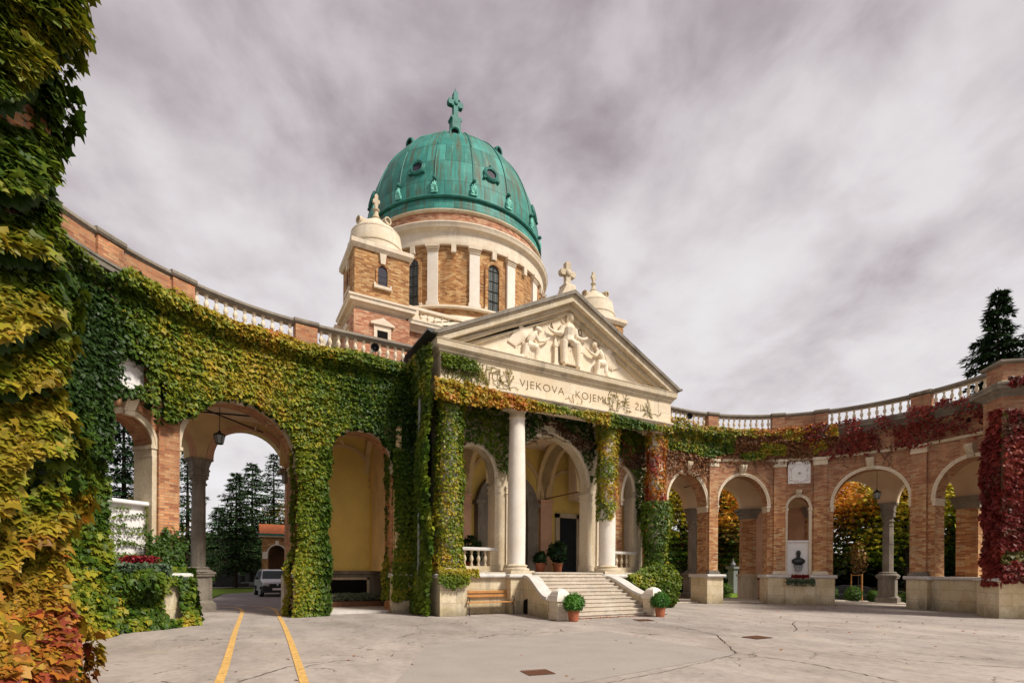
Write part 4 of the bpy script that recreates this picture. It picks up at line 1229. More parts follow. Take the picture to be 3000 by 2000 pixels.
def build_stairs():
    t = thing('staircase', 'flared flight of stone steps rising to the portico between curved cheek walls', 'stairs', (-.2, 0, 0))
    iv = Matrix.Identity(4)
    n = 12
    for i in range(n):
        z1 = FZ - .002 - i * FZ / n
        y = .05 - i * .205
        w = 1.56 + .42 * i / (n - 1)
        b = MB()
        b.box(-w, w, y - .205, .42 if i == 0 else y + .3, z1 - .125 - (0 if i == n - 1 else .0), z1 - .045)
        b.box(-w, w, y - .235, .42 if i == 0 else y + .3, z1 - .044, z1)
        o = b.build('step', M['step'], t, bevel=.008); o.matrix_parent_inverse = iv
    for s in (-1, 1):
        # cheek wall with an S-curved coping, splayed outwards
        N_ = 20
        prof = []
        for i in range(N_ + 1):
            a = i / N_
            y = .05 - 2.25 * a
            if a < .12: z = 1.30
            else:
                q = (a - .12) / .88
                z = .62 + .68 * (1 - (q * q * (3 - 2 * q)))
            prof.append((a, y, z))
        b = MB(); c = MB()
        def xo(a): return 1.55 + .40 * a
        for (a0, y0, z0), (a1, y1, z1) in zip(prof, prof[1:]):
            x0, x1 = xo(a0), xo(a1)
            vs = [(s * x0, y0, 0), (s * (x0 + .38), y0, 0), (s * (x0 + .38), y0, z0), (s * x0, y0, z0), (s * x1, y1, 0), (s * (x1 + .38), y1, 0), (s * (x1 + .38), y1, z1), (s * x1, y1, z1)]
            b.add(vs, [(0, 1, 2, 3), (4, 7, 6, 5), (0, 3, 7, 4), (1, 5, 6, 2)])
            e = .045
            vs = [(s * (x0 - e), y0, z0), (s * (x0 + .38 + e), y0, z0), (s * (x0 + .38 + e), y0, z0 + .10), (s * (x0 - e), y0, z0 + .10), (s * (x1 - e), y1, z1), (s * (x1 + .38 + e), y1, z1), (s * (x1 + .38 + e), y1, z1 + .10), (s * (x1 - e), y1, z1 + .10)]
            c.add(vs, [(0, 1, 2, 3), (4, 7, 6, 5), (0, 3, 7, 4), (1, 5, 6, 2), (3, 2, 6, 7), (0, 4, 5, 1)])
        o = b.build('cheek_wall', M['plinth'], t); o.matrix_parent_inverse = iv
        c.build('coping', M['torus'], o)
        if s < 0:
            mm = MB(); Mx = Matrix.Translation((-1.96 - .012, -.55, 0)) @ Matrix.Rotation(math.atan2(.40, 2.42) * 1, 4, 'Z')
            mm = MB()
            mm.prism([(-.62, .02), (-.12, .02), (-.12, .44), (-.2, .52), (-.37, .56), (-.54, .52), (-.62, .44)], -2.015, -1.99, 'x')
            mm.build('vent_opening', M['hole'], o)
        x = s * 2.02
        b = MB(); b.box(x - .27, x + .27, -2.72, -2.18, 0, .24); b.box(x - .25, x + .25, -2.70, -2.20, .241, .60); o = b.build('newel', M['stone'], t, bevel=.012); o.matrix_parent_inverse = iv
        k = MB(); k.box(x - .27, x + .27, -2.72, -2.18, .72, .78)
        pts = []
        for (w, z) in ((.24, .782), (.225, .83), (.185, .90), (.12, .965), (.05, 1.0), (.01, 1.01)):
            pts.append((w * 1.414, z))
        k.lathe(pts, (0, 0, 0), 4, Matrix.Translation((x, -2.45, 0)) @ Matrix.Rotation(R(45), 4, 'Z'))
        b2 = MB(); b2.box(x - .30, x + .30, -2.75, -2.15, .601, .719)
        b2.v += []; 
        off = len(b2.v); b2.v += k.v; b2.f += [tuple(i + off for i in f) for f in k.f]
        b2.build('newel_cap', M['stone_white'], o, smooth=50)
build_stairs()

# ------------------------------------------------------------------ church
DC = (0.0, 12.04)
def build_church():
    t = thing('church', 'domed brick church with green copper dome, two belfry turrets and round drum', 'church', (0, 12, 0))
    iv = Matrix.Translation((0, -12, 0))
    def fin(mb, name, m, p=None, **k):
        o = mb.build(name, m, p or t, **k)
        if p is None: o.matrix_parent_inverse = iv
        return o
    # body
    b = MB(); b.box(-7.05, 7.05, 5.82, 19.5, 8.6, 12.15); fin(b, 'nave_wall', M['brick_low'])
    b = MB(); b.box(-6.9, 6.9, 6.45, 19.4, 0, 8.599); fin(b, 'lower_nave_wall', M['brick_low'])
    for pp in ([(-4.8, 5.8), (4.8, 5.8)], [(-7.07, 19.5), (-7.07, 7.7)], [(7.07, 7.7), (7.07, 19.5)]):
        b = MB(); sweep(b, pp, cornice_prof(0, .38, 11.98, 12.42)); fin(b, 'cornice', M['stone_drum'])
    b = MB(); b.box(-7.0, 7.0, 5.9, 19.4, 12.15, 12.42); fin(b, 'roof_deck', M['stone_drum'])
    b = MB(); b.lathe([(7.4, 12.42), (5.5, 13.75), (5.3, 13.9)], (DC[0], DC[1], 0), 48, cap=False); fin(b, 'drum_skirt_roof', M['stone_drum'], smooth=60)
    # parapet with balusters between the turrets
    b = MB(); b.box(-4.75, 4.75, 5.75, 5.97, 12.422, 12.56); b.box(-4.75, 4.75, 5.72, 6.0, 12.98, 13.10); b.box(-4.75, -4.25, 5.73, 5.99, 12.561, 12.979); b.box(4.25, 4.75, 5.73, 5.99, 12.561, 12.979)
    par = fin(b, 'parapet', M['stone_drum'])
    for i in range(26):
        o = baluster(par, (0, 0, 0), .418, M['stone_drum'], 'church'); o.location = (-4.1 + i * .328, 5.86, 12.561)
    # turrets
    for s in (-1, 1):
        x, y, w = s * 5.95, 6.52, 1.15
        tb = MB(); tb.box(x - w - .02, x + w + .02, y - w - .02, y + w + .02, 8.6, 12.2); lo = fin(tb, 'turret_base', M['brick_low'])
        sq = lambda q: [(x - q, y - q), (x + q, y - q), (x + q, y + q), (x - q, y + q)]
        b = MB(); sweep(b, sq(w + .02), cornice_prof(-.3, .55, 12.20, 12.72), True); b.build('cornice', M['stone_drum'], lo)
        b = MB(); b.box(x - w, x + w, y - w, y + w, 12.6, 14.72); tw = fin(b, 'turret', M['brick_church'])
        b = MB(); sweep(b, sq(w), [(-.3, 14.722), (.06, 14.722), (.16, 14.86), (.16, 15.02), (.12, 15.05), (-.3, 15.05)], True); b.box(x - w, x + w, y - w, y + w, 14.9, 15.04); b.build('cap_slab', M['stone_drum'], tw)
        for ax in (0, 1, 2):
            Mx = Matrix.Translation((x, y, 0)) @ Matrix.Rotation((-PI / 2, 0, PI / 2)[ax], 4, 'Z') @ Matrix.Translation((0, -w, 0))
            b = MB(); b.prism([(-.20, 13.36), (.20, 13.36), (.20, 14.02), (.14, 14.16), (0, 14.22), (-.14, 14.16), (-.20, 14.02)], -.004, .01, 'y', Mx); wn = b.build('window', M['glass_dark'], tw)
            b = MB()
            for i in range(12):
                a0, a1 = PI * i / 12, PI * (i + 1) / 12
                q = [(math.cos(a0) * r_, 14.02 + math.sin(a0) * r_) for r_ in (.20, .29)] + [(math.cos(a1) * r_, 14.02 + math.sin(a1) * r_) for r_ in (.29, .20)]
                b.prism(q, -.05, .01, 'y', Mx)
            b.box(-.29, -.20, -.05, .01, 13.36, 14.02, Mx); b.box(.20, .29, -.05, .01, 13.36, 14.02, Mx); b.build('window_surround', M['brick_church'], wn)
            b = MB(); b.box(-.37, .37, -.12, 0, 13.24, 13.36, Mx); b.box(-.37, -.30, -.10, 0, 13.36, 13.46, Mx); b.box(.30, .37, -.10, 0, 13.36, 13.46, Mx); b.build('window_sill', M['stone_drum'], wn)
            b = MB(); b.prism([(-.09, 14.28), (.09, 14.28), (.14, 14.70), (-.14, 14.70)], -.10, 0, 'y', Mx); b.build('keystone', M['stone_drum'], wn)
            b = MB(); b.box(-.20, .20, -.02, .0, 13.56, 13.575, Mx); b.box(-.20, .20, -.02, .0, 13.80, 13.815, Mx); b.build('window_bar', M['black_metal'], wn)
            Mk = Mx @ Matrix.Translation((0, -.02, 0))
            b = MB(); b.box(-.36, .36, -.05, 0, 11.2, 11.72, Mk); b.prism([(-.5, 11.72), (.5, 11.72), (.5, 11.79), (0, 12.02), (-.5, 11.79)], -.12, 0, 'y', Mk); b.build('small_pediment', M['stone_drum'], lo)
            b = MB(); b.box(-.22, .22, -.056, -.05, 11.2, 11.5, Mk); b.build('louvre_opening', M['hole'], lo)
        b = MB()
        b.lathe([(1.17, 15.05), (1.17, 15.34), (1.20, 15.36), (1.20, 15.43), (1.13, 15.45), (1.11, 15.75), (1.06, 15.98), (1.07, 16.0), (1.06, 16.06), (.98, 16.08), (.86, 16.28), (.66, 16.48), (.42, 16.60), (.40, 16.66), (.33, 16.72), (.14, 16.86)], (x, y, 0), 32)
        cp = b.build('turret_dome', M['stone'], tw, smooth=35)
        b = MB(); b.lathe([(.16, 16.84), (.19, 16.9), (.15, 16.95), (.10, 17.08), (.09, 17.2), (.14, 17.24), (.15, 17.29), (.09, 17.33), (.075, 17.45)], (x, y, 0), 12)
        b.prism([(x - .07, 17.42), (x + .07, 17.42), (x + .08, 17.55), (x + .13, 17.55), (x + .155, 17.63), (x + .13, 17.72), (x + .08, 17.71), (x + .07, 17.9), (x, 17.97), (x - .07, 17.9), (x - .08, 17.71), (x - .13, 17.72), (x - .155, 17.63), (x - .13, 17.55), (x - .08, 17.55)], y - .06, y + .06)
        b.build('finial', M['stone_weathered'], cp, smooth=35)
        for a in (20, 110, 200, 290):
            Mx = Matrix.Translation((x, y, 16.42)) @ Matrix.Rotation(R(a), 4, 'Z') @ Matrix.Translation((.62, 0, 0)) @ Matrix.Rotation(R(90), 4, 'Y')
            b = MB(); b.lathe([(.17, -.25), (.17, .28), (.115, .28), (.115, .2), (.01, .2)], (0, 0, 0), 12, Mx, cap=False); b.build('lucarne', M['stone_weathered'], cp, smooth=35)
    # drum
    RD = 5.12
    cy = (DC[0], DC[1], RD)
    def arc_box(mb, a0, a1, r0, r1, z0, z1, n=3):
        vs = []
        for i in range(n + 1):
            a = R(a0 + (a1 - a0) * i / n)
            for r_, z in ((r0, z0), (r1, z0), (r1, z1), (r0, z1)):
                vs.append((DC[0] + r_ * math.sin(a), DC[1] - r_ * math.cos(a), z))
        fs = [(i * 4 + j, i * 4 + (j + 1) % 4, (i + 1) * 4 + (j + 1) % 4, (i + 1) * 4 + j) for i in range(n) for j in range(4)]
        fs += [(0, 3, 2, 1), tuple(n * 4 + j for j in range(4))]
        mb.add(vs, fs)
    b = MB(); b.lathe([(RD + .12, 13.2), (RD + .12, 14.22), (RD, 14.24), (RD, 17.5)], (DC[0], DC[1], 0), 128, cap=False); dr = fin(b, 'drum', M['brick_church'], smooth=30, cyl=cy)
    b = MB(); b.lathe([(RD + .05, 14.225), (RD + .26, 14.225), (RD + .29, 14.27), (RD + .26, 14.36), (RD + .14, 14.40), (RD, 14.40)], (DC[0], DC[1], 0), 96, cap=False); b.build('base_ring', M['stone_drum'], dr, smooth=30)
    b = MB(); b.lathe([(RD - .1, 17.35), (RD + .16, 17.35), (RD + .17, 17.45), (RD + .13, 17.47), (RD + .13, 17.60), (RD + .11, 17.62), (RD + .11, 17.98), (RD + .20, 18.08), (RD + .30, 18.12), (RD + .33, 18.24), (RD + .37, 18.31), (RD + .36, 18.37), (RD + .02, 18.42), (RD - .12, 18.43)], (DC[0], DC[1], 0), 128, cap=False); b.build('entablature', M['stone_drum'], dr, smooth=25)
    b = MB(); b.lathe([(RD - .06, 18.4), (RD - .06, 19.04)], (DC[0], DC[1], 0), 96, cap=False); b.build('upper_brick_ring', M['brick_low'], dr, smooth=30, cyl=cy)
    b = MB(); b.lathe([(RD - .10, 19.03), (RD + .0, 19.035), (RD + .05, 19.10), (RD + .05, 19.16), (RD - .2, 19.18)], (DC[0], DC[1], 0), 96, cap=False); b.build('blocking_course', M['stone_weathered'], dr, smooth=30)
    for k in range(16):
        a = -11.25 + 22.5 * k
        if 95 < (a % 360) < 265: continue
        b = MB(); arc_box(b, a - 2.75, a + 2.75, RD - .05, RD + .14, 14.60, 17.02); p = b.build('pilaster', M['stone_white'], dr)
        b = MB(); arc_box(b, a - 3.3, a + 3.3, RD - .05, RD + .20, 14.402, 14.56); arc_box(b, a - 3.0, a + 3.0, RD - .05, RD + .17, 14.56, 14.60); b.build('base', M['stone_white'], p)
        b = MB(); arc_box(b, a - 3.0, a + 3.0, RD - .05, RD + .18, 17.022, 17.06); arc_box(b, a - 3.2, a + 3.2, RD - .05, RD + .21, 17.10, 17.2); arc_box(b, a - 3.6, a + 3.6, RD - .05, RD + .27, 17.2, 17.345); arc_box(b, a - 2.8, a + 2.8, RD - .05, RD + .15, 17.06, 17.1); b.build('capital', M['stone_drum'], p)
        a2 = 22.5 * k
        if 95 < (a2 % 360) < 265: continue
        b = MB(); arc_box(b, a2 - 1.3, a2 + 1.3, RD - .05, RD + .17, 16.98, 17.345, 1); b.build('keystone', M['stone_drum'], dr)
        if k % 2 == 0:
            def ang(dx): return R(a2) + dx / (RD)
            def wp(dx, z, r_): return (DC[0] + r_ * math.sin(ang(dx)), DC[1] - r_ * math.cos(ang(dx)), z)
            hw, z0, zs = .30, 14.44, 16.45
            b = MB(); vs = [wp(-hw, z0, RD + .012), wp(hw, z0, RD + .012)] + [wp(hw * math.cos(PI * i / 12), zs + hw * math.sin(PI * i / 12), RD + .012) for i in range(13)]
            b.add(vs, [tuple(range(len(vs)))]); wn = b.build('window', M['glass_leaded'], dr, cyl=cy)
            b = MB()
            pr = [(-hw, z0), (-hw, zs)] + [(-hw * math.cos(PI * i / 12), zs + hw * math.sin(PI * i / 12)) for i in range(1, 12)] + [(hw, zs), (hw, z0)]
            po = [(-hw - .15, z0), (-hw - .15, zs)] + [(-(hw + .15) * math.cos(PI * i / 12), zs + (hw + .15) * math.sin(PI * i / 12)) for i in range(1, 12)] + [(hw + .15, zs), (hw + .15, z0)]
            n_ = len(pr); vs = []
            for (x0, z0_), (x1, z1_) in zip(pr, po): vs += [wp(x0, z0_, RD + .0), wp(x0, z0_, RD + .10), wp(x1, z1_, RD + .10), wp(x1, z1_, RD + .0)]
            b.add(vs, [(i * 4 + j, i * 4 + j + 1, (i + 1) * 4 + j + 1, (i + 1) * 4 + j) for i in range(n_ - 1) for j in range(3)]); b.build('window_surround', M['brick_church'], wn, cyl=cy)
            b = MB()
            for z in (14.95, 15.45, 15.95, 16.45):
                b.tube([wp(-hw, z, RD + .03), wp(hw, z, RD + .03)], .022, 4)
            b.tube([wp(0, z0, RD + .03), wp(0, zs + .2, RD + .03)], .015, 4)
            b.build('window_bar', M['black_metal'], wn)
            b = MB(); arc_box(b, a2 - 5.4, a2 - 4.1, RD - .02, RD + .16, 14.402, 14.56, 1); arc_box(b, a2 + 4.1, a2 + 5.4, RD - .02, RD + .16, 14.402, 14.56, 1); b.build('window_foot', M['stone_drum'], wn)
    # dome: smooth ogive profile with ribs, torus and lip
    H0, A_, B_ = 19.85, 4.93, 5.75
    def dr_(z):
        q = max(0.0, min(1.0, (z - H0 - .35) / B_)) if z > H0 + .35 else 0
        return A_ * math.sqrt(max(0, 1 - q ** 1.9))
    zs = [19.92 + i * .2 for i in range(40)]
    zs = [z for z in zs if z < H0 + .35 + B_ * .995] + [H0 + .35 + B_ * .998]
    b = MB(); b.lathe([(5.10, 19.185), (5.10, 19.30), (5.03, 19.33), (4.98, 19.78)] + [(dr_(z), z) for z in zs] , (DC[0], DC[1], 0), 96, cap=False)
    dm = fin(b, 'dome', M['copper'], smooth=40, cyl=(DC[0], DC[1], 5.0))
    b = MB(); b.lathe([(5.02 + .085 * math.cos(2 * PI * i / 10), 19.86 + .085 * math.sin(2 * PI * i / 10)) for i in range(11)], (DC[0], DC[1], 0), 96, cap=False); b.build('torus_moulding', M['copper_trim'], dm, smooth=60)
    for k in range(16):
        b = MB(); a = R(11.25 + 22.5 * k)
        b.tube([(DC[0] + (dr_(z) + .015) * math.sin(a), DC[1] - (dr_(z) + .015) * math.cos(a), z) for z in zs[:-2]], .035, 5)
        b.build('rib', M['copper_trim'], dm)
    def surf(a, z, out=0.0):
        dz = .05
        r0, r1 = dr_(z - dz), dr_(z + dz)
        n_ = Vector((2 * dz, r0 - r1)).normalized()
        r_ = dr_(z)
        P = Vector((DC[0] + (r_ + out * n_.x) * math.sin(a), DC[1] - (r_ + out * n_.x) * math.cos(a), z + out * n_.y))
        N_ = Vector((n_.x * math.sin(a), -n_.x * math.cos(a), n_.y))
        X_ = Vector((math.cos(a), math.sin(a), 0)); Y_ = N_.cross(X_)
        return Matrix.Translation(P) @ Matrix((X_, Y_, N_)).transposed().to_4x4()
    for k in range(8):
        a = R(45 * k)
        if 100 < (45 * k) % 360 < 260: continue
        Mx = surf(a, 21.5) @ Matrix.Scale(.86, 4)
        b = MB(); b.lathe([(.50, -.1), (.49, .08), (.45, .12), (.40, .10), (.37, .14), (.31, .12), (.30, -.05)], (0, 0, 0), 24, Mx, cap=False)
        for sx in (-1, 1): b.lathe([(.09, -.08), (.09, .10), (.04, .12), (.01, .09)], (0, 0, 0), 12, Mx @ Matrix.Translation((sx * .44, -.34, 0)))
        b.lathe([(.05, -.05), (.07, .04), (.03, .09), (.01, .1)], (0, 0, 0), 8, Mx @ Matrix.Translation((0, .60, 0)))
        oc = b.build('oculus_frame', M['copper_trim'], dm, smooth=35)
        b = MB(); b.lathe([(.29, .04), (.01, .04)], (0, 0, 0), 24, Mx, cap=False); b.build('oculus_glass', M['glass_dark'], oc)
    for k in range(8):
        a = R(22.5 + 45 * k)
        if 120 < (22.5 + 45 * k) % 360 < 240: continue
        Mx = surf(a, 24.35)
        Mx = Matrix.Translation(Mx.translation) @ Matrix(((math.cos(a), 0, math.sin(a)), (math.sin(a), 0, -math.cos(a)), (0, 1, 0))).to_4x4()
        b = MB(); b.lathe([(.28, -.7), (.28, .06), (.25, .10), (.19, .08), (.18, .0)], (0, 0, 0), 18, Mx, cap=False); oc = b.build('lucarne', M['copper_trim'], dm, smooth=35)
        b = MB(); b.lathe([(.19, .02), (.01, .02)], (0, 0, 0), 18, Mx, cap=False); b.build('lucarne_opening', M['hole'], oc)
    for k in range(16):
        a = R(11.25 + 22.5 * k)
        if 110 < (11.25 + 22.5 * k) % 360 < 250: continue
        Mx = surf(a, 20.36, .06) @ Matrix.Scale(1.12, 4)
        b = MB()
        for i in range(-4, 5):
            th = R(i * 24)
            L_ = .34 - .028 * abs(i)
            b.tube([Mx @ Vector((0, -.16, .02)), Mx @ Vector((math.sin(th) * L_ * .45, -.16 + math.cos(th) * L_ * .6, .07)), Mx @ Vector((math.sin(th) * L_ * .62, -.14 + math.cos(th) * L_ * 1.15, .03))], [.03, .045, .02], 5)
        b.box(-.15, .15, -.28, -.12, -.03, .05, Mx)
        p = b.build('palmette', M['copper_pale'], dm)
        b = MB(); b.lathe([(.075, -.05), (.09, .08), (.03, .13)], (0, 0, 0), 8, Mx @ Matrix.Translation((0, .36, 0))); b.build('scroll', M['copper_trim'], p)
    for a in (82, 94):
        b = MB(); a_ = R(a); d = Vector((math.sin(a_), -math.cos(a_), 0)); p0 = Vector((DC[0], DC[1], 18.75)) + d * 4.9
        b.tube([p0, p0 + d * .95], .035, 6); b.ellipsoid(p0 + d * .98, (.09, .09, .06), nu=8, nv=5); fin(b, 'water_spout', M['copper_trim'])
    # cross on a bracketed pedestal
    Zc = 27.3
    b = MB()
    b.prism([(-.48, 25.7), (.48, 25.7), (.42, 26.3), (.28, 26.9), (.25, Zc + .42), (.34, Zc + .5), (.34, Zc + .58), (.20, Zc + .62), (-.20, Zc + .62), (-.34, Zc + .58), (-.34, Zc + .5), (-.25, Zc + .42), (-.28, 26.9), (-.42, 26.3)], DC[1] - .26, DC[1] + .26)
    b.prism([(-.48, 25.7), (.48, 25.7), (.42, 26.3), (.28, 26.9), (.25, Zc + .42), (.2, Zc + .62), (-.2, Zc + .62), (-.25, Zc + .42), (-.28, 26.9), (-.42, 26.3)], DC[0] - .24, DC[0] + .24, 'x', Matrix.Translation((0, DC[1], 0)))
    p = fin(b, 'cross_pedestal', M['copper_trim'])
    b = MB()
    w = .14; z0 = Zc + .32
    b.prism([(-.2, z0), (.2, z0), (w, z0 + .4), (w, z0 + 1.02), (.42, z0 + 1.0), (.47, z0 + 1.08), (.47, z0 + 1.26), (.42, z0 + 1.34), (w, z0 + 1.32), (w, z0 + 1.78), (.08, z0 + 1.86), (-.08, z0 + 1.86), (-w, z0 + 1.78), (-w, z0 + 1.32), (-.42, z0 + 1.34), (-.47, z0 + 1.26), (-.47, z0 + 1.08), (-.42, z0 + 1.0), (-w, z0 + 1.02), (-w, z0 + .4)], DC[1] - .14, DC[1] + .14)
    for sx in (-1, 1):
        for sz in (-1, 1): b.ellipsoid((sx * .2, DC[1] - .12, z0 + 1.17 + sz * .2), (.07, .07, .07), nu=8, nv=6)
    b.ellipsoid((0, DC[1] - .16, z0 + 1.17), (.13, .06, .13), nu=10, nv=6)
    b.tube([(0, DC[1], z0 + 1.85), (0, DC[1], z0 + 2.15)], .015, 5); b.ellipsoid((0, DC[1], z0 + 2.04), (.03, .03, .06), nu=6, nv=5)
    b.build('copper_cross', M['copper_trim'], p, bevel=.012)
    # far gable cross seen over the left balustrade
    b = MB(); b.prism([(-7.35, 12.6), (-7.05, 12.6), (-7.1, 12.9), (-7.14, 13.1), (-6.98, 13.1), (-6.98, 13.24), (-7.14, 13.24), (-7.14, 13.45), (-7.26, 13.45), (-7.26, 13.24), (-7.42, 13.24), (-7.42, 13.1), (-7.26, 13.1), (-7.3, 12.9)], 12.0, 12.14); fin(b, 'gable_cross', M['stone_weathered'])
build_church()

# ------------------------------------------------------------------ corner gate towers
def corner_tower(A, d1, d2, w1, w2, top, par, label, m):
    t = thing('gate_tower', label, 'tower', (A[0], A[1], 0), 0, 'corner towers of the forecourt')
    iv = Matrix.Translation((-A[0], -A[1], 0))
    A = Vector(A + (0,)); d1 = Vector(d1 + (0,)).normalized(); d2 = Vector(d2 + (0,)).normalized()
    pts = [A, A + d1 * w1, A + d1 * w1 + d2 * w2, A + d2 * w2]
    if (pts[1] - pts[0]).cross(pts[2] - pts[1]).z < 0: pts = [pts[0], pts[3], pts[2], pts[1]]
    pl = [(p.x, p.y) for p in pts]
    def fin(mb, name, mm, **k):
        o = mb.build(name, mm, t, **k); o.matrix_parent_inverse = iv; return o
    b = MB(); b.prism(pl, 1.42, top, 'z'); fin(b, 'brick_wall', m)
    b = MB(); sweep(b, pl, rect(-.3, .10, 0, 1.28), True); fin(b, 'plinth', M['plinth'])
    if A.x > 0:
        b = MB(); sweep(b, pl, torus_prof(-.3, .18, 1.282, 1.42), True); fin(b, 'plinth_moulding', M['torus'], smooth=40)
    b = MB(); sweep(b, pl, cornice_prof(-.1, .42, top - .42, top), True); b.prism(pl, top - .05, top + .002, 'z'); fin(b, 'cornice', M['stone_dark'])
    b = MB(); sweep(b, pl, rect(-.4, -.06, top + .004, par), True); fin(b, 'brick_parapet', m)
    b = MB(); sweep(b, pl, rect(-.45, .0, top + .006, top + .14), True); fin(b, 'parapet_base', M['stone_weathered'])
    b = MB(); sweep(b, pl, [(-.48, par), (-.02, par), (.08, par + .05), (.08, par + .12), (-.48, par + .14)], True); fin(b, 'parapet_coping', M['stone_dark'])
    return t
corner_tower((12.2, -8.66), (.76, -.65), (.65, .76), 4.2, .95, 8.22, 8.95, 'square brick corner tower draped in red creeper at the right end of the arcade', M['brick'])
corner_tower((-13.35, -8.93), (-.76, -.65), (-.65, .76), 4.2, 3.4, 9.2, 9.9, 'brick corner tower hidden under thick hanging creeper beside the camera', M['brick_left'])

# ------------------------------------------------------------------ climbing plants
def plant(name, label, cat, group=None, loc=(0, 0, 0)):
    return thing(name, label, cat, loc, 0, group)

def sm(x, a, b):
    t = np.clip((x - a) / (b - a), 0, 1)
    return t * t * (3 - 2 * t)
F1, F2, F3 = Field(1.3, 1), Field(4.2, 2), Field(9.0, 3, (1, 1, 1.6))
F4 = Field(2.2, 5)
IVY_G = 'creepers on the arcades and portico'

def wing_ivy(W, S0, S1, z0, z1, dens, mask, nfun, g=rng):
    n = int(dens * (S1 - S0) * (z1 - z0))
    S = g.uniform(S0, S1, n); z = g.uniform(z0, z1, n)
    k = mask(S, z)
    keep = g.uniform(0, 1, n) < k
    S, z = S[keep], z[keep]
    nn = nfun(S, z)
    P = W.PV(S, nn, z)
    P[:, 2] = z
    return S, z, P, W.NV(S)

def in_op(op, S, z, m=0.0):
    a, b, sill, zs, rise = op
    c, hw = (a + b) / 2, (b - a) / 2 + m
    t = (S - c) / hw
    top = zs + (rise + m) * np.sqrt(np.clip(1 - t * t, 0, 1))
    return (np.abs(t) < 1) & (z < top) & (z > sill)

def shingle(P, Nn, amp=0.07):
    """ridged relief so the leaves lie in drooping rows"""
    w = 1 - ((P[:, 2] * 3.6 + 0.8 * F2(P) + 0.6 * F1(P)) % 1.0)
    return P + Nn * (amp * w)[:, None]

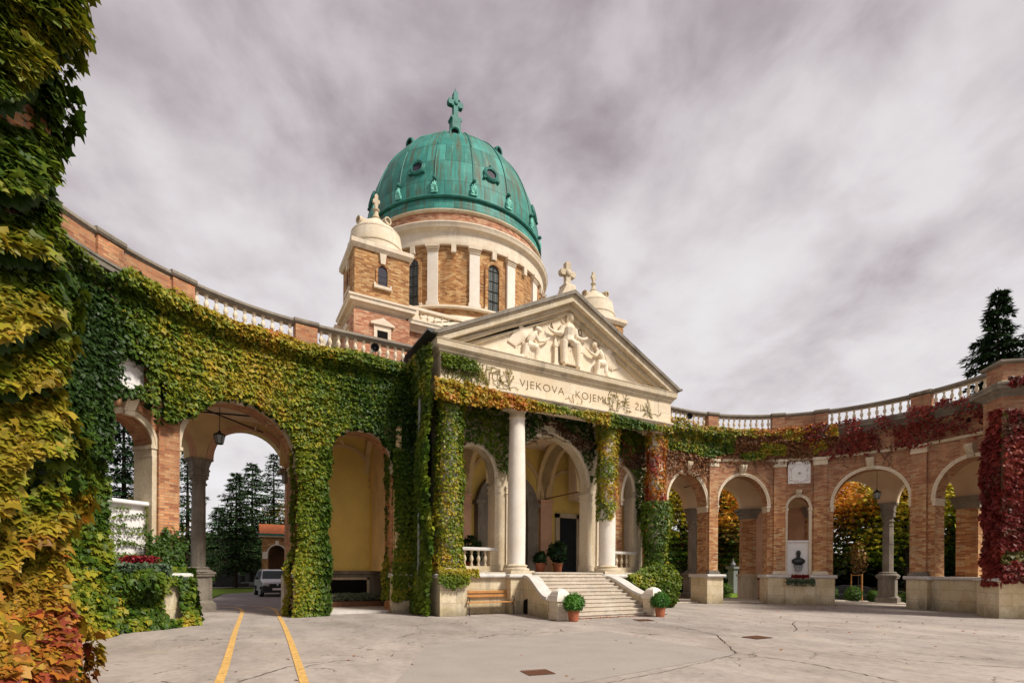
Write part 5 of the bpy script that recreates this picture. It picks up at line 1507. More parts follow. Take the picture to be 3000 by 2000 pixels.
def left_ivy():
    W = WL
    G = (.98, 4.32, 0, 5.0, 1.67); A = (-2.3, -.1, 0, 5.3, 1.15); B = (5.08, 6.4, 1.45, 4.9, .66)
    t = plant('climbing_ivy', 'dense green and yellow ivy blanketing the arcade wall above the gateway', 'ivy', IVY_G)
    def mask(S, z):
        P = W.PV(S, 0, z); P[:, 2] = z
        lo = 5.05 + .35 * F2(P) + np.where((S > 4.2) & (S < 5.15), .75, 0) + np.where(S > 6.5, -5, 0) + np.where(S < .98, -.2, 0) + np.where((S > 5.0) & (S < 6.5), .6, 0)
        hi = 9.06 + .12 * F2(P) + np.where(S > 4.3, .10 + .10 * F1(P), 0) - .45 * sm(S, 5.9, 6.8)
        m = (z > lo) & (z < hi) & ~in_op(G, S, z, .05) & ~in_op(A, S, z, .04) & ~in_op(B, S, z, .16)
        # the heraldic plaque shows through over the niche
        m &= ~((np.abs(S - 5.75) < .33) & (z > 6.15) & (z < 6.95) & (F3(P) > -.75))
        thin = np.where((S > 4.9) & (S < 6.4) & (z < 7.2), .6, 1.0)
        thin = np.where((S > 4.2) & (z > 9.05), .45, thin)
        return m * thin
    def nf(S, z):
        P = W.PV(S, 0, z); P[:, 2] = z
        return .22 + .10 * (1 + F4(P)) + .32 * sm(z, 8.35, 8.7) - .16 * sm(z, 8.85, 9.1) + np.where(S > 6.3, (.25 + .15 * F1(P)) * (1 - sm(z, 7.6, 8.5)), 0) + rng.uniform(-.05, .05, len(S))
    S, z, P, N_ = wing_ivy(W, -3.8, 8.2, 4.2, 9.6, 1050, mask, nf)
    P = shingle(P, N_)
    tt = .335 + .17 * F1(P) + .10 * F3(P) + .26 * sm(z, 8.3, 9.2) + .18 * np.exp(-((S - 3.6) / 1.9) ** 2) * sm(z, 5.2, 6.8) - .24 * sm(-S, .2, 2.0) - .30 * sm(S, 5.6, 7.0) * (1 - sm(z, 7.6, 8.9)) + rng.normal(0, .09, len(S))
    tt = tt + .10 * np.exp(-((S + .1) / .8) ** 2)
    col = palette(np.clip(tt, 0, 1), [(0, 'deep'), (.25, 'green'), (.48, 'lime'), (.70, 'yellow'), (.88, 'gold'), (1, 'orange')])
    ivy('foliage', P, N_, .098, col, t)
    # deeper layer of dark leaves keeps the wall from showing
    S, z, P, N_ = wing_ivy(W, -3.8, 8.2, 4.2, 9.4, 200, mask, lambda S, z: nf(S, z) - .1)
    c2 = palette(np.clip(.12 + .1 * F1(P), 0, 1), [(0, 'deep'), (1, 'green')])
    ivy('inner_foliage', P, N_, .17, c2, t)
    b = MB(); gg = np.random.default_rng(44)
    for k in range(30):
        s0, z0 = gg.uniform(-3.5, 8.0), gg.uniform(5.9, 8.4); pts = []
        for i in range(9):
            pts.append(W.P(s0, .42 + .05 * math.sin(i + k), z0)); s0 += gg.normal(0, .07); z0 += gg.uniform(-.10, .02)
        b.tube(pts, .010, 4)
    b.build('bare_stem', M['vine_wood'], t)

    def pier_ivy(name, label, S0, S1, z0, z1, bulge, tfun, n, depth=.55, lobed=False, size=.10, seed=3):
        t = plant('climbing_ivy', label, 'ivy', IVY_G)
        g = np.random.default_rng(seed)
        a = g.uniform(-1.35, 1.35, n); z = z0 + (z1 - z0) * g.uniform(0, 1, n)
        m, hw = (S0 + S1) / 2, (S1 - S0) / 2
        Pq = np.stack([a * 1.3, np.zeros(n) + S0, z], axis=1)
        lump = .08 * F1(Pq) + .05 * F2(Pq) + bulge * .25 * np.exp(-((z - 1.45) / .35) ** 2) + .10 * np.exp(-((z - .2) / .5) ** 2)
        sA = np.sin(np.clip(a, -PI / 2, PI / 2))
        S = m + np.sign(sA) * np.abs(sA) ** .75 * (hw + .04 + lump)
        nn = np.where(np.abs(a) > .95, -.1 - depth * (np.abs(a) - .95) / .4 + .25 * bulge, (bulge + lump) * np.cos(a * .75) ** .6)
        P = W.PV(S, nn, z); P[:, 2] = z
        Nf = W.NV(S); T_ = np.cross(np.array([0, 0, 1.0]), Nf) * (W.s)
        N_ = Nf * np.cos(a)[:, None] - T_ * np.sin(a)[:, None] * (1 if W.s < 0 else 1)
        # sideways direction from finite difference keeps the sign right on either wing
        dP = W.PV(S + .01, nn, z) - W.PV(S, nn, z); dP[:, 2] = 0
        N_ = Nf * np.cos(a)[:, None] + unit(dP) * np.sin(a)[:, None]
        P = shingle(P, N_, .08)
        tt = tfun(S, z, P) + g.normal(0, .09, n)
        col = palette(np.clip(tt, 0, 1), [(0, 'deep'), (.25, 'green'), (.48, 'lime'), (.70, 'yellow'), (.88, 'gold'), (1, 'orange')])
        ivy('foliage', P, N_, size, col, t, g=g)
        k = g.uniform(0, 1, n) < .3
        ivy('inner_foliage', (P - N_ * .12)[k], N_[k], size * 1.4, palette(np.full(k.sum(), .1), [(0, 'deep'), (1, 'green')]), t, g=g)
        return t
    pier_ivy('p', 'thick bright ivy column wrapping the whole pier right of the gateway', -.08, .94, .05, 5.7, .48,
             lambda S, z, P: .41 + .14 * F1(P) + .14 * (1 - sm(z, .2, 2.6)) - .18 * sm(-S, -.4, .1), 9500, .12)
    pier_ivy('p', 'dark green ivy covering the pier between the ochre bay and the portico', -3.75, -2.32, .5, 5.9, .36,
             lambda S, z, P: .29 + .14 * F1(P) + .24 * np.exp(-((z - 1.5) / .7) ** 2) * (F2(P) > 0), 9500, seed=8)
    # ivy left of the niche, right down to the court, and over the flower basin plinth
    t = plant('climbing_ivy', 'dark ivy with golden patches on the wall left of the marble niche slab', 'ivy', IVY_G)
    def mask(S, z):
        P = W.PV(S, 0, z); P[:, 2] = z
        return ((S > 6.42 + .12 * F2(P)) * 1.0) * np.where((F1(P) < -.95) & (z > 2), .35, 1)
    def nf(S, z):
        P = W.PV(S, 0, z); P[:, 2] = z
        return .30 + .14 * F4(P) + .35 * sm(-z, -2.2, -.6) + rng.uniform(-.06, .06, len(S))
    S, z, P, N_ = wing_ivy(W, 6.2, 9.2, .05, 6.0, 620, mask, nf)
    P = shingle(P, N_, .12)
    tt = .24 + .16 * F1(P) + .12 * F3(P) + .40 * sm(P[:, 2] * -1, -3.2, -1.2) * (F2(P) > -.2) * .8 + rng.normal(0, .08, len(S))
    ivy('foliage', P, N_, .135, palette(np.clip(tt, 0, 1), [(0, 'deep'), (.25, 'green'), (.48, 'lime'), (.72, 'yellow'), (1, 'gold')]), t, LOBED)
    for k in range(5):
        b = MB(); s0 = 6.7 + .3 * k
        b.tube([W.P(s0 + .12 * math.sin(q * 1.3 + k), .25, .1 + q * .5) for q in range(9)], .03, 5); b.build('stem', M['vine_wood'], t)
    t = plant('climbing_ivy', 'bushy ivy hanging over the stone plinth below the marble niche slab', 'ivy', IVY_G)
    def mask(S, z):
        P = W.PV(S, 0, z); P[:, 2] = z
        show = ((np.abs(S - 4.98) < .30) & (z < 1.15) & (z > .25) & (F3(P) + .5 * F2(P) > -.25))
        sh2 = (np.abs(S - 5.75) < .55) & (z > .5) & (z < 1.1) & (F1(P) > 1.6)
        return 1.0 * ~show * ~sh2
    def nf(S, z):
        P = W.PV(S, 0, z); P[:, 2] = z
        basin = np.exp(-((S - 5.8) / .75) ** 2)
        return .56 + .08 * F2(P) + basin * (.42 * sm(z, .75, 1.15) + .12) + .38 * (1 - sm(z, .05, .7)) * np.clip(.5 + F1(P), 0, 1) + .35 * sm(S, 6.2, 7.4) * (1 - sm(z, .6, 1.5)) - .25 * sm(z, 1.35, 1.6) + rng.uniform(-.05, .05, len(S))
    S, z, P, N_ = wing_ivy(W, 4.26, 8.3, .04, 1.62, 950, mask, nf)
    P = shingle(P, N_, .1)
    tt = .22 + .15 * F1(P) + .13 * F3(P) + .35 * (1 - sm(z, .15, .7)) * (F2(P) > 0) + .30 * sm(S, 6.4, 7.3) + rng.normal(0, .09, len(S))
    ivy('foliage', P, N_, .115, palette(np.clip(tt, 0, 1), [(0, 'deep'), (.28, 'green'), (.50, 'lime'), (.75, 'yellow'), (1, 'gold')]), t)
    # the end of the plinth facing the gateway
    n = 2600
    q = rng.uniform(0, 1, n); z = rng.uniform(.04, 1.6, n)
    nn = -.75 + 1.35 * q
    P = W.PV(np.full(n, 4.22) - .16 * rng.uniform(0, 1, n) - .10 * np.cos(z * 2), nn, z); P[:, 2] = z
    dP = unit(W.PV(np.full(n, 4.1), nn, z) - W.PV(np.full(n, 4.2), nn, z) + 1e-9); dP[:, 2] = 0
    ivy('foliage', P, dP, .11, palette(np.clip(.2 + .14 * F2(P) + .4 * (F3(P) > .9) * (z < .7), 0, 1), [(0, 'deep'), (.28, 'green'), (.50, 'lime'), (.75, 'yellow'), (1, 'gold')]), t)
    # tendrils over the moulding and up the brick pier
    Pn, Nn_ = [], []
    g = np.random.default_rng(4)
    b = MB()
    for k in range(16):
        s, zz, n_ = g.uniform(4.35, 5.1), 1.5, .2
        pts = []
        for i in range(int(g.integers(6, 20))):
            pts.append(W.P(s, n_ + .02, zz)); s += g.normal(0, .035); zz += .06; n_ = max(.16, n_ - .02)
            for _ in range(7):
                Pn.append(W.P(s + g.normal(0, .04), n_ + .05 + g.uniform(0, .06), zz + g.normal(0, .04))); Nn_.append(W.NV([s])[0])
        b.tube(pts, .008, 4)
    Pn, Nn_ = np.array([tuple(p) for p in Pn]), np.array(Nn_)
    ivy('foliage', Pn, Nn_, .085, palette(np.clip(.33 + .15 * F2(Pn), 0, 1), [(0, 'deep'), (.3, 'green'), (.6, 'lime'), (1, 'yellow')]), t)
    b.build('stem', M['vine_wood'], t)
    # strands hanging across the marble slab
    t = plant('ivy_strand', 'thin green ivy strands trailing sideways across the white marble slab', 'ivy', IVY_G)
    Pn, Nn_, b = [], [], MB()
    for k in range(10):
        zz = 3.10 - .155 * k + g.normal(0, .02)
        s = 6.45; e = 5.1 if k % 3 else g.uniform(5.2, 5.7)
        pts = []
        sl = g.uniform(-.16, .10)
        while s > e:
            pts.append(W.P(s, -.17, zz)); s -= .035; zz += sl * .035 + g.normal(0, .010)
            for _ in range(3):
                Pn.append(W.P(s + g.normal(0, .02), -.15 + g.uniform(0, .04), zz + g.normal(0, .028))); Nn_.append(W.NV([s])[0])
        b.tube(pts, .006, 4)
    for k in range(3):
        s = (5.12, 5.75, 6.35)[k]
        for i in range(40):
            zz = 1.6 + i * .042
            for _ in range(3 if k == 0 else 1):
                Pn.append(W.P(s + g.normal(0, .04), -.14 + g.uniform(0, .05), zz)); Nn_.append(W.NV([s])[0])
    Pn, Nn_ = np.array([tuple(p) for p in Pn]), np.array(Nn_)
    ivy('foliage', Pn, Nn_, .048, palette(np.clip(.45 + .15 * F3(Pn), 0, 1), [(0, 'deep'), (.3, 'green'), (.6, 'lime'), (1, 'yellow')]), t)
    b.build('stem', M['vine_wood'], t)
left_ivy()

def tower_ivy():
    """heavy hanging creeper on the near tower: overlapping drapes with shaded pockets under each"""
    A = np.array([-13.35, -8.93]); d1 = np.array([-.76, -.65]) / 1.0; d1 /= np.linalg.norm(d1)
    nf_ = np.array([.65, -.76]); nf_ /= np.linalg.norm(nf_)
    t = plant('climbing_ivy', 'huge overhanging creeper with lobed green, gold and orange leaves on the near tower', 'ivy', IVY_G)
    g = np.random.default_rng(21)
    ez = np.array([.0, .35, .7, 1.16, 1.6, 1.9, 2.2, 2.6, 3.07, 3.5, 3.87, 4.5, 5.0, 5.6, 5.9, 6.1, 6.35, 6.5, 6.7, 6.9, 7.05, 7.17, 7.84, 9.5])
    eo = np.array([.42, .33, .42, .29, .22, .20, .21, .27, .22, .17, .25, .18, .08, .05, .03, -.02, -.06, .13, .24, .12, .26, .43, .42, .42])
    n = 34000
    s = g.uniform(-.25, 2.3, n) ; z = g.uniform(.02, 9.3, n)
    Q = np.stack([s * 1.1, s * .4, z], axis=1)
    fr = (z / .85 + .55 * F1(Q) + .32 * F2(Q) + .6 * s) % 1.0
    lobe = (1 - fr) ** 1.1
    pocket = (fr > .70) & (fr < .98)
    E_ = np.interp(z, ez, eo)
    off = E_ + .04 + (.46 * lobe - .16) * sm(s, -.1, .35) + .14 * F2(Q) * sm(s, -.05, .3) + .16 * F1(Q) * sm(s, 0, .6)
    wrap = s < 0
    # leaves that wrap round the corner on the far side
    px = A[None, :] + d1[None, :] * np.maximum(s, 0)[:, None] + nf_[None, :] * off[:, None]
    d2 = -np.array([.65, -.76])
    back = g.uniform(0, 1.1, n)
    px2 = A[None, :] + nf_[None, :] * (off - back * .9)[:, None] - d1[None, :] * (.12 + .10 * np.sin(z * 3) + .1 * F2(Q))[:, None]
    P = np.where(wrap[:, None], px2, px)
    P = np.concatenate([P, z[:, None]], axis=1)
    N_ = np.where(wrap[:, None], np.array([[.76, .2, 0]]), np.array([[nf_[0], nf_[1], 0]]))
    N_ = N_ + np.array([[d1[0], d1[1], 0]]) * (-.5 * np.exp(-(np.maximum(s, 0) / .25) ** 2))[:, None]
    keep = ~(pocket & (g.uniform(0, 1, n) < .75))
    P, N_, z, s, Q, lobe = P[keep], N_[keep], z[keep], s[keep], Q[keep], lobe[keep]
    m = len(P)
    tt = .42 + .20 * F1(Q + 3) + .12 * F3(P) + .22 * lobe + .26 * (1 - sm(z, .8, 2.4)) + .10 * np.exp(-((z - 3.4) / .8) ** 2) + g.normal(0, .07, m)
    tt = tt - .22 * np.exp(-((z - 5.6) / 1.2) ** 2)
    orange = (F4(Q * np.array([1.6, 1.6, 1.9]) + 5) > 1.0)
    tt = np.where(orange, tt + .22, tt)
    tt = tt - .12 * sm(z, 4.5, 6.5) + .10 * (F1(Q * 1.3 + 8) > .5) * sm(z, 4.5, 6.5)
    col = palette(np.clip(tt, 0, 1.15) / 1.15, [(0, 'deep'), (.22, 'green'), (.42, 'lime'), (.62, 'yellow'), (.80, 'gold'), (.93, 'orange'), (1, 'red')])
    up = np.array([0, 0, 1.0])
    sz = .125 * (.5 + 1.0 * g.beta(2, 2.6, m))
    T = -up + N_ * .55 + np.array([[.3, .1, 0]]) + g.normal(size=(m, 3)) * .5
    leaves('foliage', P, N_ + up * .75 + g.normal(size=(m, 3)) * .5, T, sz, col * g.uniform(.45, 1.15, (m, 1)) * (.45 + .6 * lobe)[:, None] ** .0 * .98, t, M['leaf'], LOBED)
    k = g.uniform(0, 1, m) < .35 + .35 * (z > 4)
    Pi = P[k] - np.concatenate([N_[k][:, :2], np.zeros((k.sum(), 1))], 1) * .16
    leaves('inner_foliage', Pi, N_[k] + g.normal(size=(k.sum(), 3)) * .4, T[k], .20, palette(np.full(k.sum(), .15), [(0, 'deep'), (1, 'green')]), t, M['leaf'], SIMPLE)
    for k in range(7):
        b = MB(); s0 = .15 + .28 * k
        b.tube([tuple(A + d1 * (s0 + .08 * math.sin(q + k)) + nf_ * .03) + (.1 + q * .5,) for q in range(9)], .035, 6)
        b.build('stem', M['vine_wood'], t)
tower_ivy()

def cyl_ivy(label, c, z0, z1, rad, n, tfun, stops, size=.11, keep=None, seed=5, gold=False):
    t = plant('climbing_ivy', label, 'ivy', IVY_G)
    g = np.random.default_rng(seed)
    a = g.uniform(0, 2 * PI, n); z = g.uniform(z0, z1, n)
    Q = np.stack([np.cos(a), np.sin(a), z], axis=1)
    r = rad(z) + .05 * F1(Q * 2) + .03 * F2(Q) + g.uniform(-.03, .03, n)
    P = np.stack([c[0] + r * np.cos(a), c[1] + r * np.sin(a), z], axis=1)
    N_ = np.stack([np.cos(a), np.sin(a), np.zeros(n)], axis=1)
    if keep is not None:
        k = g.uniform(0, 1, n) < keep(a, z, Q)
        P, N_, z, Q = P[k], N_[k], z[k], Q[k]
    P = shingle(P, N_, .06)
    tt = tfun(z, P) + g.normal(0, .08, len(P))
    ivy('foliage', P, N_, size, palette(np.clip(tt, 0, 1), stops), t, g=g)
    return t
ST = [(0, 'deep'), (.25, 'green'), (.48, 'lime'), (.70, 'yellow'), (.88, 'gold'), (1, 'orange')]
STR = [(0, 'green'), (.2, 'lime'), (.4, 'gold'), (.6, 'orange'), (.8, 'red'), (1, 'crimson')]

def portico_ivy():
    cyl_ivy('bright green and yellow ivy sheathing the leftmost portico column', (-4.85, .55), 1.5, 7.75, lambda z: .43 + .06 * (1 - sm(z, 1.6, 2.4)) + .03 * sm(z, 6.5, 7.6), 9000,
            lambda z, P: .44 + .12 * F1(P) + .12 * F3(P) + .22 * (1 - sm(z, 1.5, 3)), ST, .092, seed=5)
    cyl_ivy('golden ivy spiralling over the upper half of the third portico column', (2.15, .55), 3.6, 7.9, lambda z: .38 + .08 * sm(z, 7, 7.8), 5200,
            lambda z, P: .66 + .12 * F2(P) + .1 * F3(P) + .25 * (P[:, 0] - 2.15), ST, .10, seed=6,
            keep=lambda a, z, Q: np.where(z < 4.7, np.clip((z - 3.6 + .9 * np.cos(a + 2.9)) / 1.0, 0, 1), 1) * np.where(F3(Q * .8) > .45, .25, 1))
    cyl_ivy('red and orange creeper on the upper shaft of the rightmost portico column', (4.85, .55), 4.3, 7.9, lambda z: .37 + .05 * sm(z, 7, 7.8), 3000,
            lambda z, P: .62 + .12 * F2(P) + .12 * F3(P) - .32 * sm(z, 6.3, 7.4), STR, .11, seed=7, keep=lambda a, z, Q: np.where(F3(Q * .7) > .5, .35, 1))
    cyl_ivy('deep green ivy around the lower shaft of the rightmost portico column', (4.85, .55), 1.3, 4.6, lambda z: .52 + .10 * np.sin(z * 2), 4200,
            lambda z, P: .26 + .10 * F1(P) + .22 * (P[:, 0] > 4.9) + .1 * (z < 2), ST, .12, seed=9)
    # bulging bush at the foot of the right-hand corner
    t = plant('climbing_ivy', 'bulging green ivy mass burying the right corner pedestal of the portico', 'ivy', IVY_G)
    g = np.random.default_rng(12); n = 8200
    u = unit(g.normal(size=(n, 3)))
    c = np.array([4.95, .45, .95]); r = np.array([.86, .78, 1.05])
    P = c + u * r * (1 + .07 * F2(u * 2)[:, None] + g.uniform(-.03, .03, (n, 1)))
    P[:, 2] = np.maximum(P[:, 2], .03 + g.uniform(0, .2, n))
    P = shingle(P, u, .08)
    ivy('foliage', P, u, .125, palette(np.clip(.33 + .12 * F1(P) + .10 * (u[:, 2] > .2) + g.normal(0, .08, n), 0, 1), ST), t, g=g)
    n = 3400
    x = g.uniform(2.9, 4.6, n)
    P = np.stack([x, .25 + .30 * g.uniform(-1, 1, n) - .1, 1.15 + .55 * sm(x, 3.0, 4.5) * g.uniform(-1.4, 1, n) + g.uniform(-.1, .3, n)], axis=1)
    P[:, 1] = np.minimum(P[:, 1], .5)
    N_ = np.tile(np.array([[-.2, -1, .5]]), (n, 1))
    ivy('foliage', P, N_, .11, palette(np.clip(.30 + .14 * F2(P) + .20 * (x < 3.4), 0, 1), ST), t, g=g)
    # the dark recess wall and side of the portico
    t = plant('climbing_ivy', 'shaded dark green ivy filling the corner beside the left flank of the portico', 'ivy', IVY_G)
    n = 9000
    y = g.uniform(.25, 2.5, n); z = g.uniform(.1, 9.2, n)
    P = np.stack([-5.34 - .18 - .12 * (1 + F1(np.stack([y, y, z], 1))) - .15 * (z > 7.6), y, z], axis=1)
    N_ = np.tile(np.array([[-1.0, -.45, 0]]), (n, 1))
    P = shingle(P, N_, .08)
    ivy('foliage', P, N_, .14, palette(np.clip(.36 + .12 * F2(P) + .26 * sm(z, 8.2, 9.2) * (F3(P) > 0), 0, 1), ST), t, g=g)
    # screen wall behind the columns
    t = plant('climbing_ivy', 'patchy shaded creeper with bare stems on the screen wall behind the columns', 'ivy', IVY_G)
    n = 15000
    x = g.uniform(-5, 5, n); z = g.uniform(3.2, 8.2, n)
    Q = np.stack([x, x * .3, z], 1)
    m = np.ones(n, bool)
    for op in ((-4.4, -2.57, FZ, 5.15, 1.1), (-1.87, 1.87, FZ, 5.1, 1.97), (2.57, 4.4, FZ, 5.15, 1.1)):
        m &= ~in_op(op, x, z, .10)
    m &= (F1(Q) + .6 * F2(Q) + .9 * sm(z, 4.2, 6.5) - .2 > 0) & (g.uniform(0, 1, n) < .8)
    m &= ~((np.abs(np.abs(x) - 2.2) < .5) & (z < 4.6 + .6 * F2(Q)) & (x > 0))
    x, z = x[m], z[m]; n = len(x)
    P = np.stack([x, 1.46 - .14 * g.uniform(0, 1, n), z], axis=1)
    N_ = np.tile(np.array([[0, -1.0, 0]]), (n, 1))
    brown = (F2(P + 7) > .6) & (z > 6)
    col = palette(np.clip(.22 + .14 * F1(P) + .1 * F3(P), 0, 1), ST)
    col[brown] = np.array(PAL['brown']) * .9
    ivy('foliage', shingle(P, N_), N_, .125, col, t, g=g)
    b = MB()
    for k in range(34):
        x0, z0 = g.uniform(-4.8, 4.8), g.uniform(6.9, 7.9)
        pts = []
        for i in range(14):
            pts.append((x0, 1.49, z0)); x0 += g.normal(.02, .12); z0 -= g.uniform(-.03, .09)
        b.tube(pts, .014, 4)
    b.build('stem', M['vine_wood'], t)
    # garland along the architrave
    t = plant('climbing_ivy', 'orange and yellow garland of creeper hanging along the architrave below the inscription', 'ivy', IVY_G)
    n = 9500
    x = g.uniform(-5.6, 5.25, n)
    Q = np.stack([x, x * 0, x * 0], 1)
    thick = .05 + .32 * sm(-x, -1.0, 5.2) + .10 * np.clip(F1(Q * 1.3), 0, 1.5) + .14 * (np.abs(x - 2.6) < .9)
    drop = g.beta(1.4, 1.4, n)
    z = 7.80 - (.16 + thick) * (1 - drop) + .75 * np.maximum(thick - .12, 0) * drop
    m = (g.uniform(0, 1, n) < np.clip(.35 + thick * 2.4 + .25 * F2(Q * 1.5), 0, 1))
    x, z = x[m], z[m]; n = len(x)
    P = np.stack([x, .14 - .16 * g.uniform(0, 1, n) - .08 * sm(-x, 1, 5), z], axis=1)
    N_ = np.tile(np.array([[0, -1.0, 0]]), (n, 1))
    tt = .70 + .16 * F1(P) + .10 * F3(P) + .12 * sm(-x, 2, 5) - .32 * (x > 1.8) * 1.0
    ivy('foliage', shingle(P, N_), N_, .105, palette(np.clip(tt + g.normal(0, .08, n), 0, 1), ST[:-1] + [(1, 'orange')]), t, g=g)
    # grey dead tendrils under it
    b = MB()
    for k in range(90):
        x0 = g.uniform(-2.6, 4.6); z0 = 7.78 + g.uniform(-.12, .06); y0 = .10
        pts = []
        for i in range(8):
            pts.append((x0, y0 + g.normal(0, .03), z0)); x0 += g.normal(.06, .05); z0 += g.normal(-.012, .03)
        b.tube(pts, .011, 4)
    b.build('dead_tendril', M['vine_wood'], t)
    # strands over the frieze: stems with small leaves branching like coral
    t = plant('ivy_strand', 'branching green strands of creeper spreading over the left end of the frieze', 'ivy', IVY_G)
    PP, CC = [], []
    b = MB()
    def strand(x, z, ang, L, depth, tone):
        pts = [(x, .185, z)]
        k = int(L / .05)
        for i in range(k):
            ang += g.normal(0, .16)
            x += .05 * math.cos(ang); z += .05 * math.sin(ang)
            if z > 8.84 or z < 7.95 or x < -5.32 or x > 5.25: break
            pts.append((x, .185, z))
            for _ in range(int(g.uniform() < .75)):
                PP.append((x + g.normal(0, .010), .175 - g.uniform(0, .02), z + g.normal(0, .010))); CC.append(tone)
            if depth > 0 and g.uniform() < .20:
                strand(x, z, ang + g.choice([-1, 1]) * g.uniform(.6, 1.1), L * .55, depth - 1, tone)
        if len(pts) > 1: b.tube(pts, .007, 4)
    for k in range(16): strand(g.uniform(-5.3, -3.9), 7.98, g.uniform(1.0, 2.0), g.uniform(.5, 1.0), 2, .45)
    for k in range(12): strand(g.uniform(-5.3, -4.2), 8.8, g.uniform(-1.7, -.9), g.uniform(.3, .7), 2, .40)
    for k in range(5): strand(g.uniform(-3.9, -3.0), 7.98, g.uniform(.9, 2.2), g.uniform(.5, .9), 2, .62)
    for a_ in (1.6, 2.1): strand(-2.62, 7.98, a_, .8, 3, .75)
    for a_ in (.5, 1.4, 2.6): strand(.15, 8.0, a_, .40, 2, .98)
    for a_ in (1.9, 1.2, 2.5): strand(2.35, 7.98, a_, .75, 3, .70)
    for a_ in (1.6, 2.4, 2.0): strand(4.25, 7.98, a_, .8, 2, .62)
    PP = np.array(PP); CC = np.array(CC)
    ivy('foliage', PP, np.tile(np.array([[0, -1.0, 0]]), (len(PP), 1)), .040, palette(np.clip(CC + g.normal(0, .08, len(PP)), 0, 1), ST), t, g=g, tilt=.2)
    b.build('stem', M['vine_wood'], t)
    n = 1500
    x = -5.32 + 1.5 * g.beta(1, 2.2, n); z = 8.86 - .45 * g.beta(1, 1.6, n)
    P = np.stack([x, .12 - .1 * g.uniform(0, 1, n), z], 1)
    ivy('foliage', P, np.tile(np.array([[0, -1.0, 0]]), (n, 1)), .085, palette(np.clip(.38 + .15 * F2(P), 0, 1), ST), t, g=g)
    # small sprigs on the left pedestal and its moulding
    t = plant('ivy_strand', 'yellow-green ivy sprigs drooping over the moulding of the left corner pedestal', 'ivy', IVY_G)
    n = 1500
    x = g.uniform(-5.45, -4.0, n)
    z = 1.62 - .75 * g.beta(1.2, 1.8, n) * (1 - .35 * np.abs((x + 4.9) / .6))
    P = np.stack([x, -.06 - .05 * g.uniform(0, 1, n), z], 1)
    m = (x < -4.33) | (z > 1.35)
    P = P[m]
    ivy('foliage', P, np.tile(np.array([[0, -1.0, .2]]), (len(P), 1)), .085, palette(np.clip(.45 + .22 * F2(P) + .25 * sm(P[:, 2], 1.3, 1.6), 0, 1), ST), t, g=g)
portico_ivy()

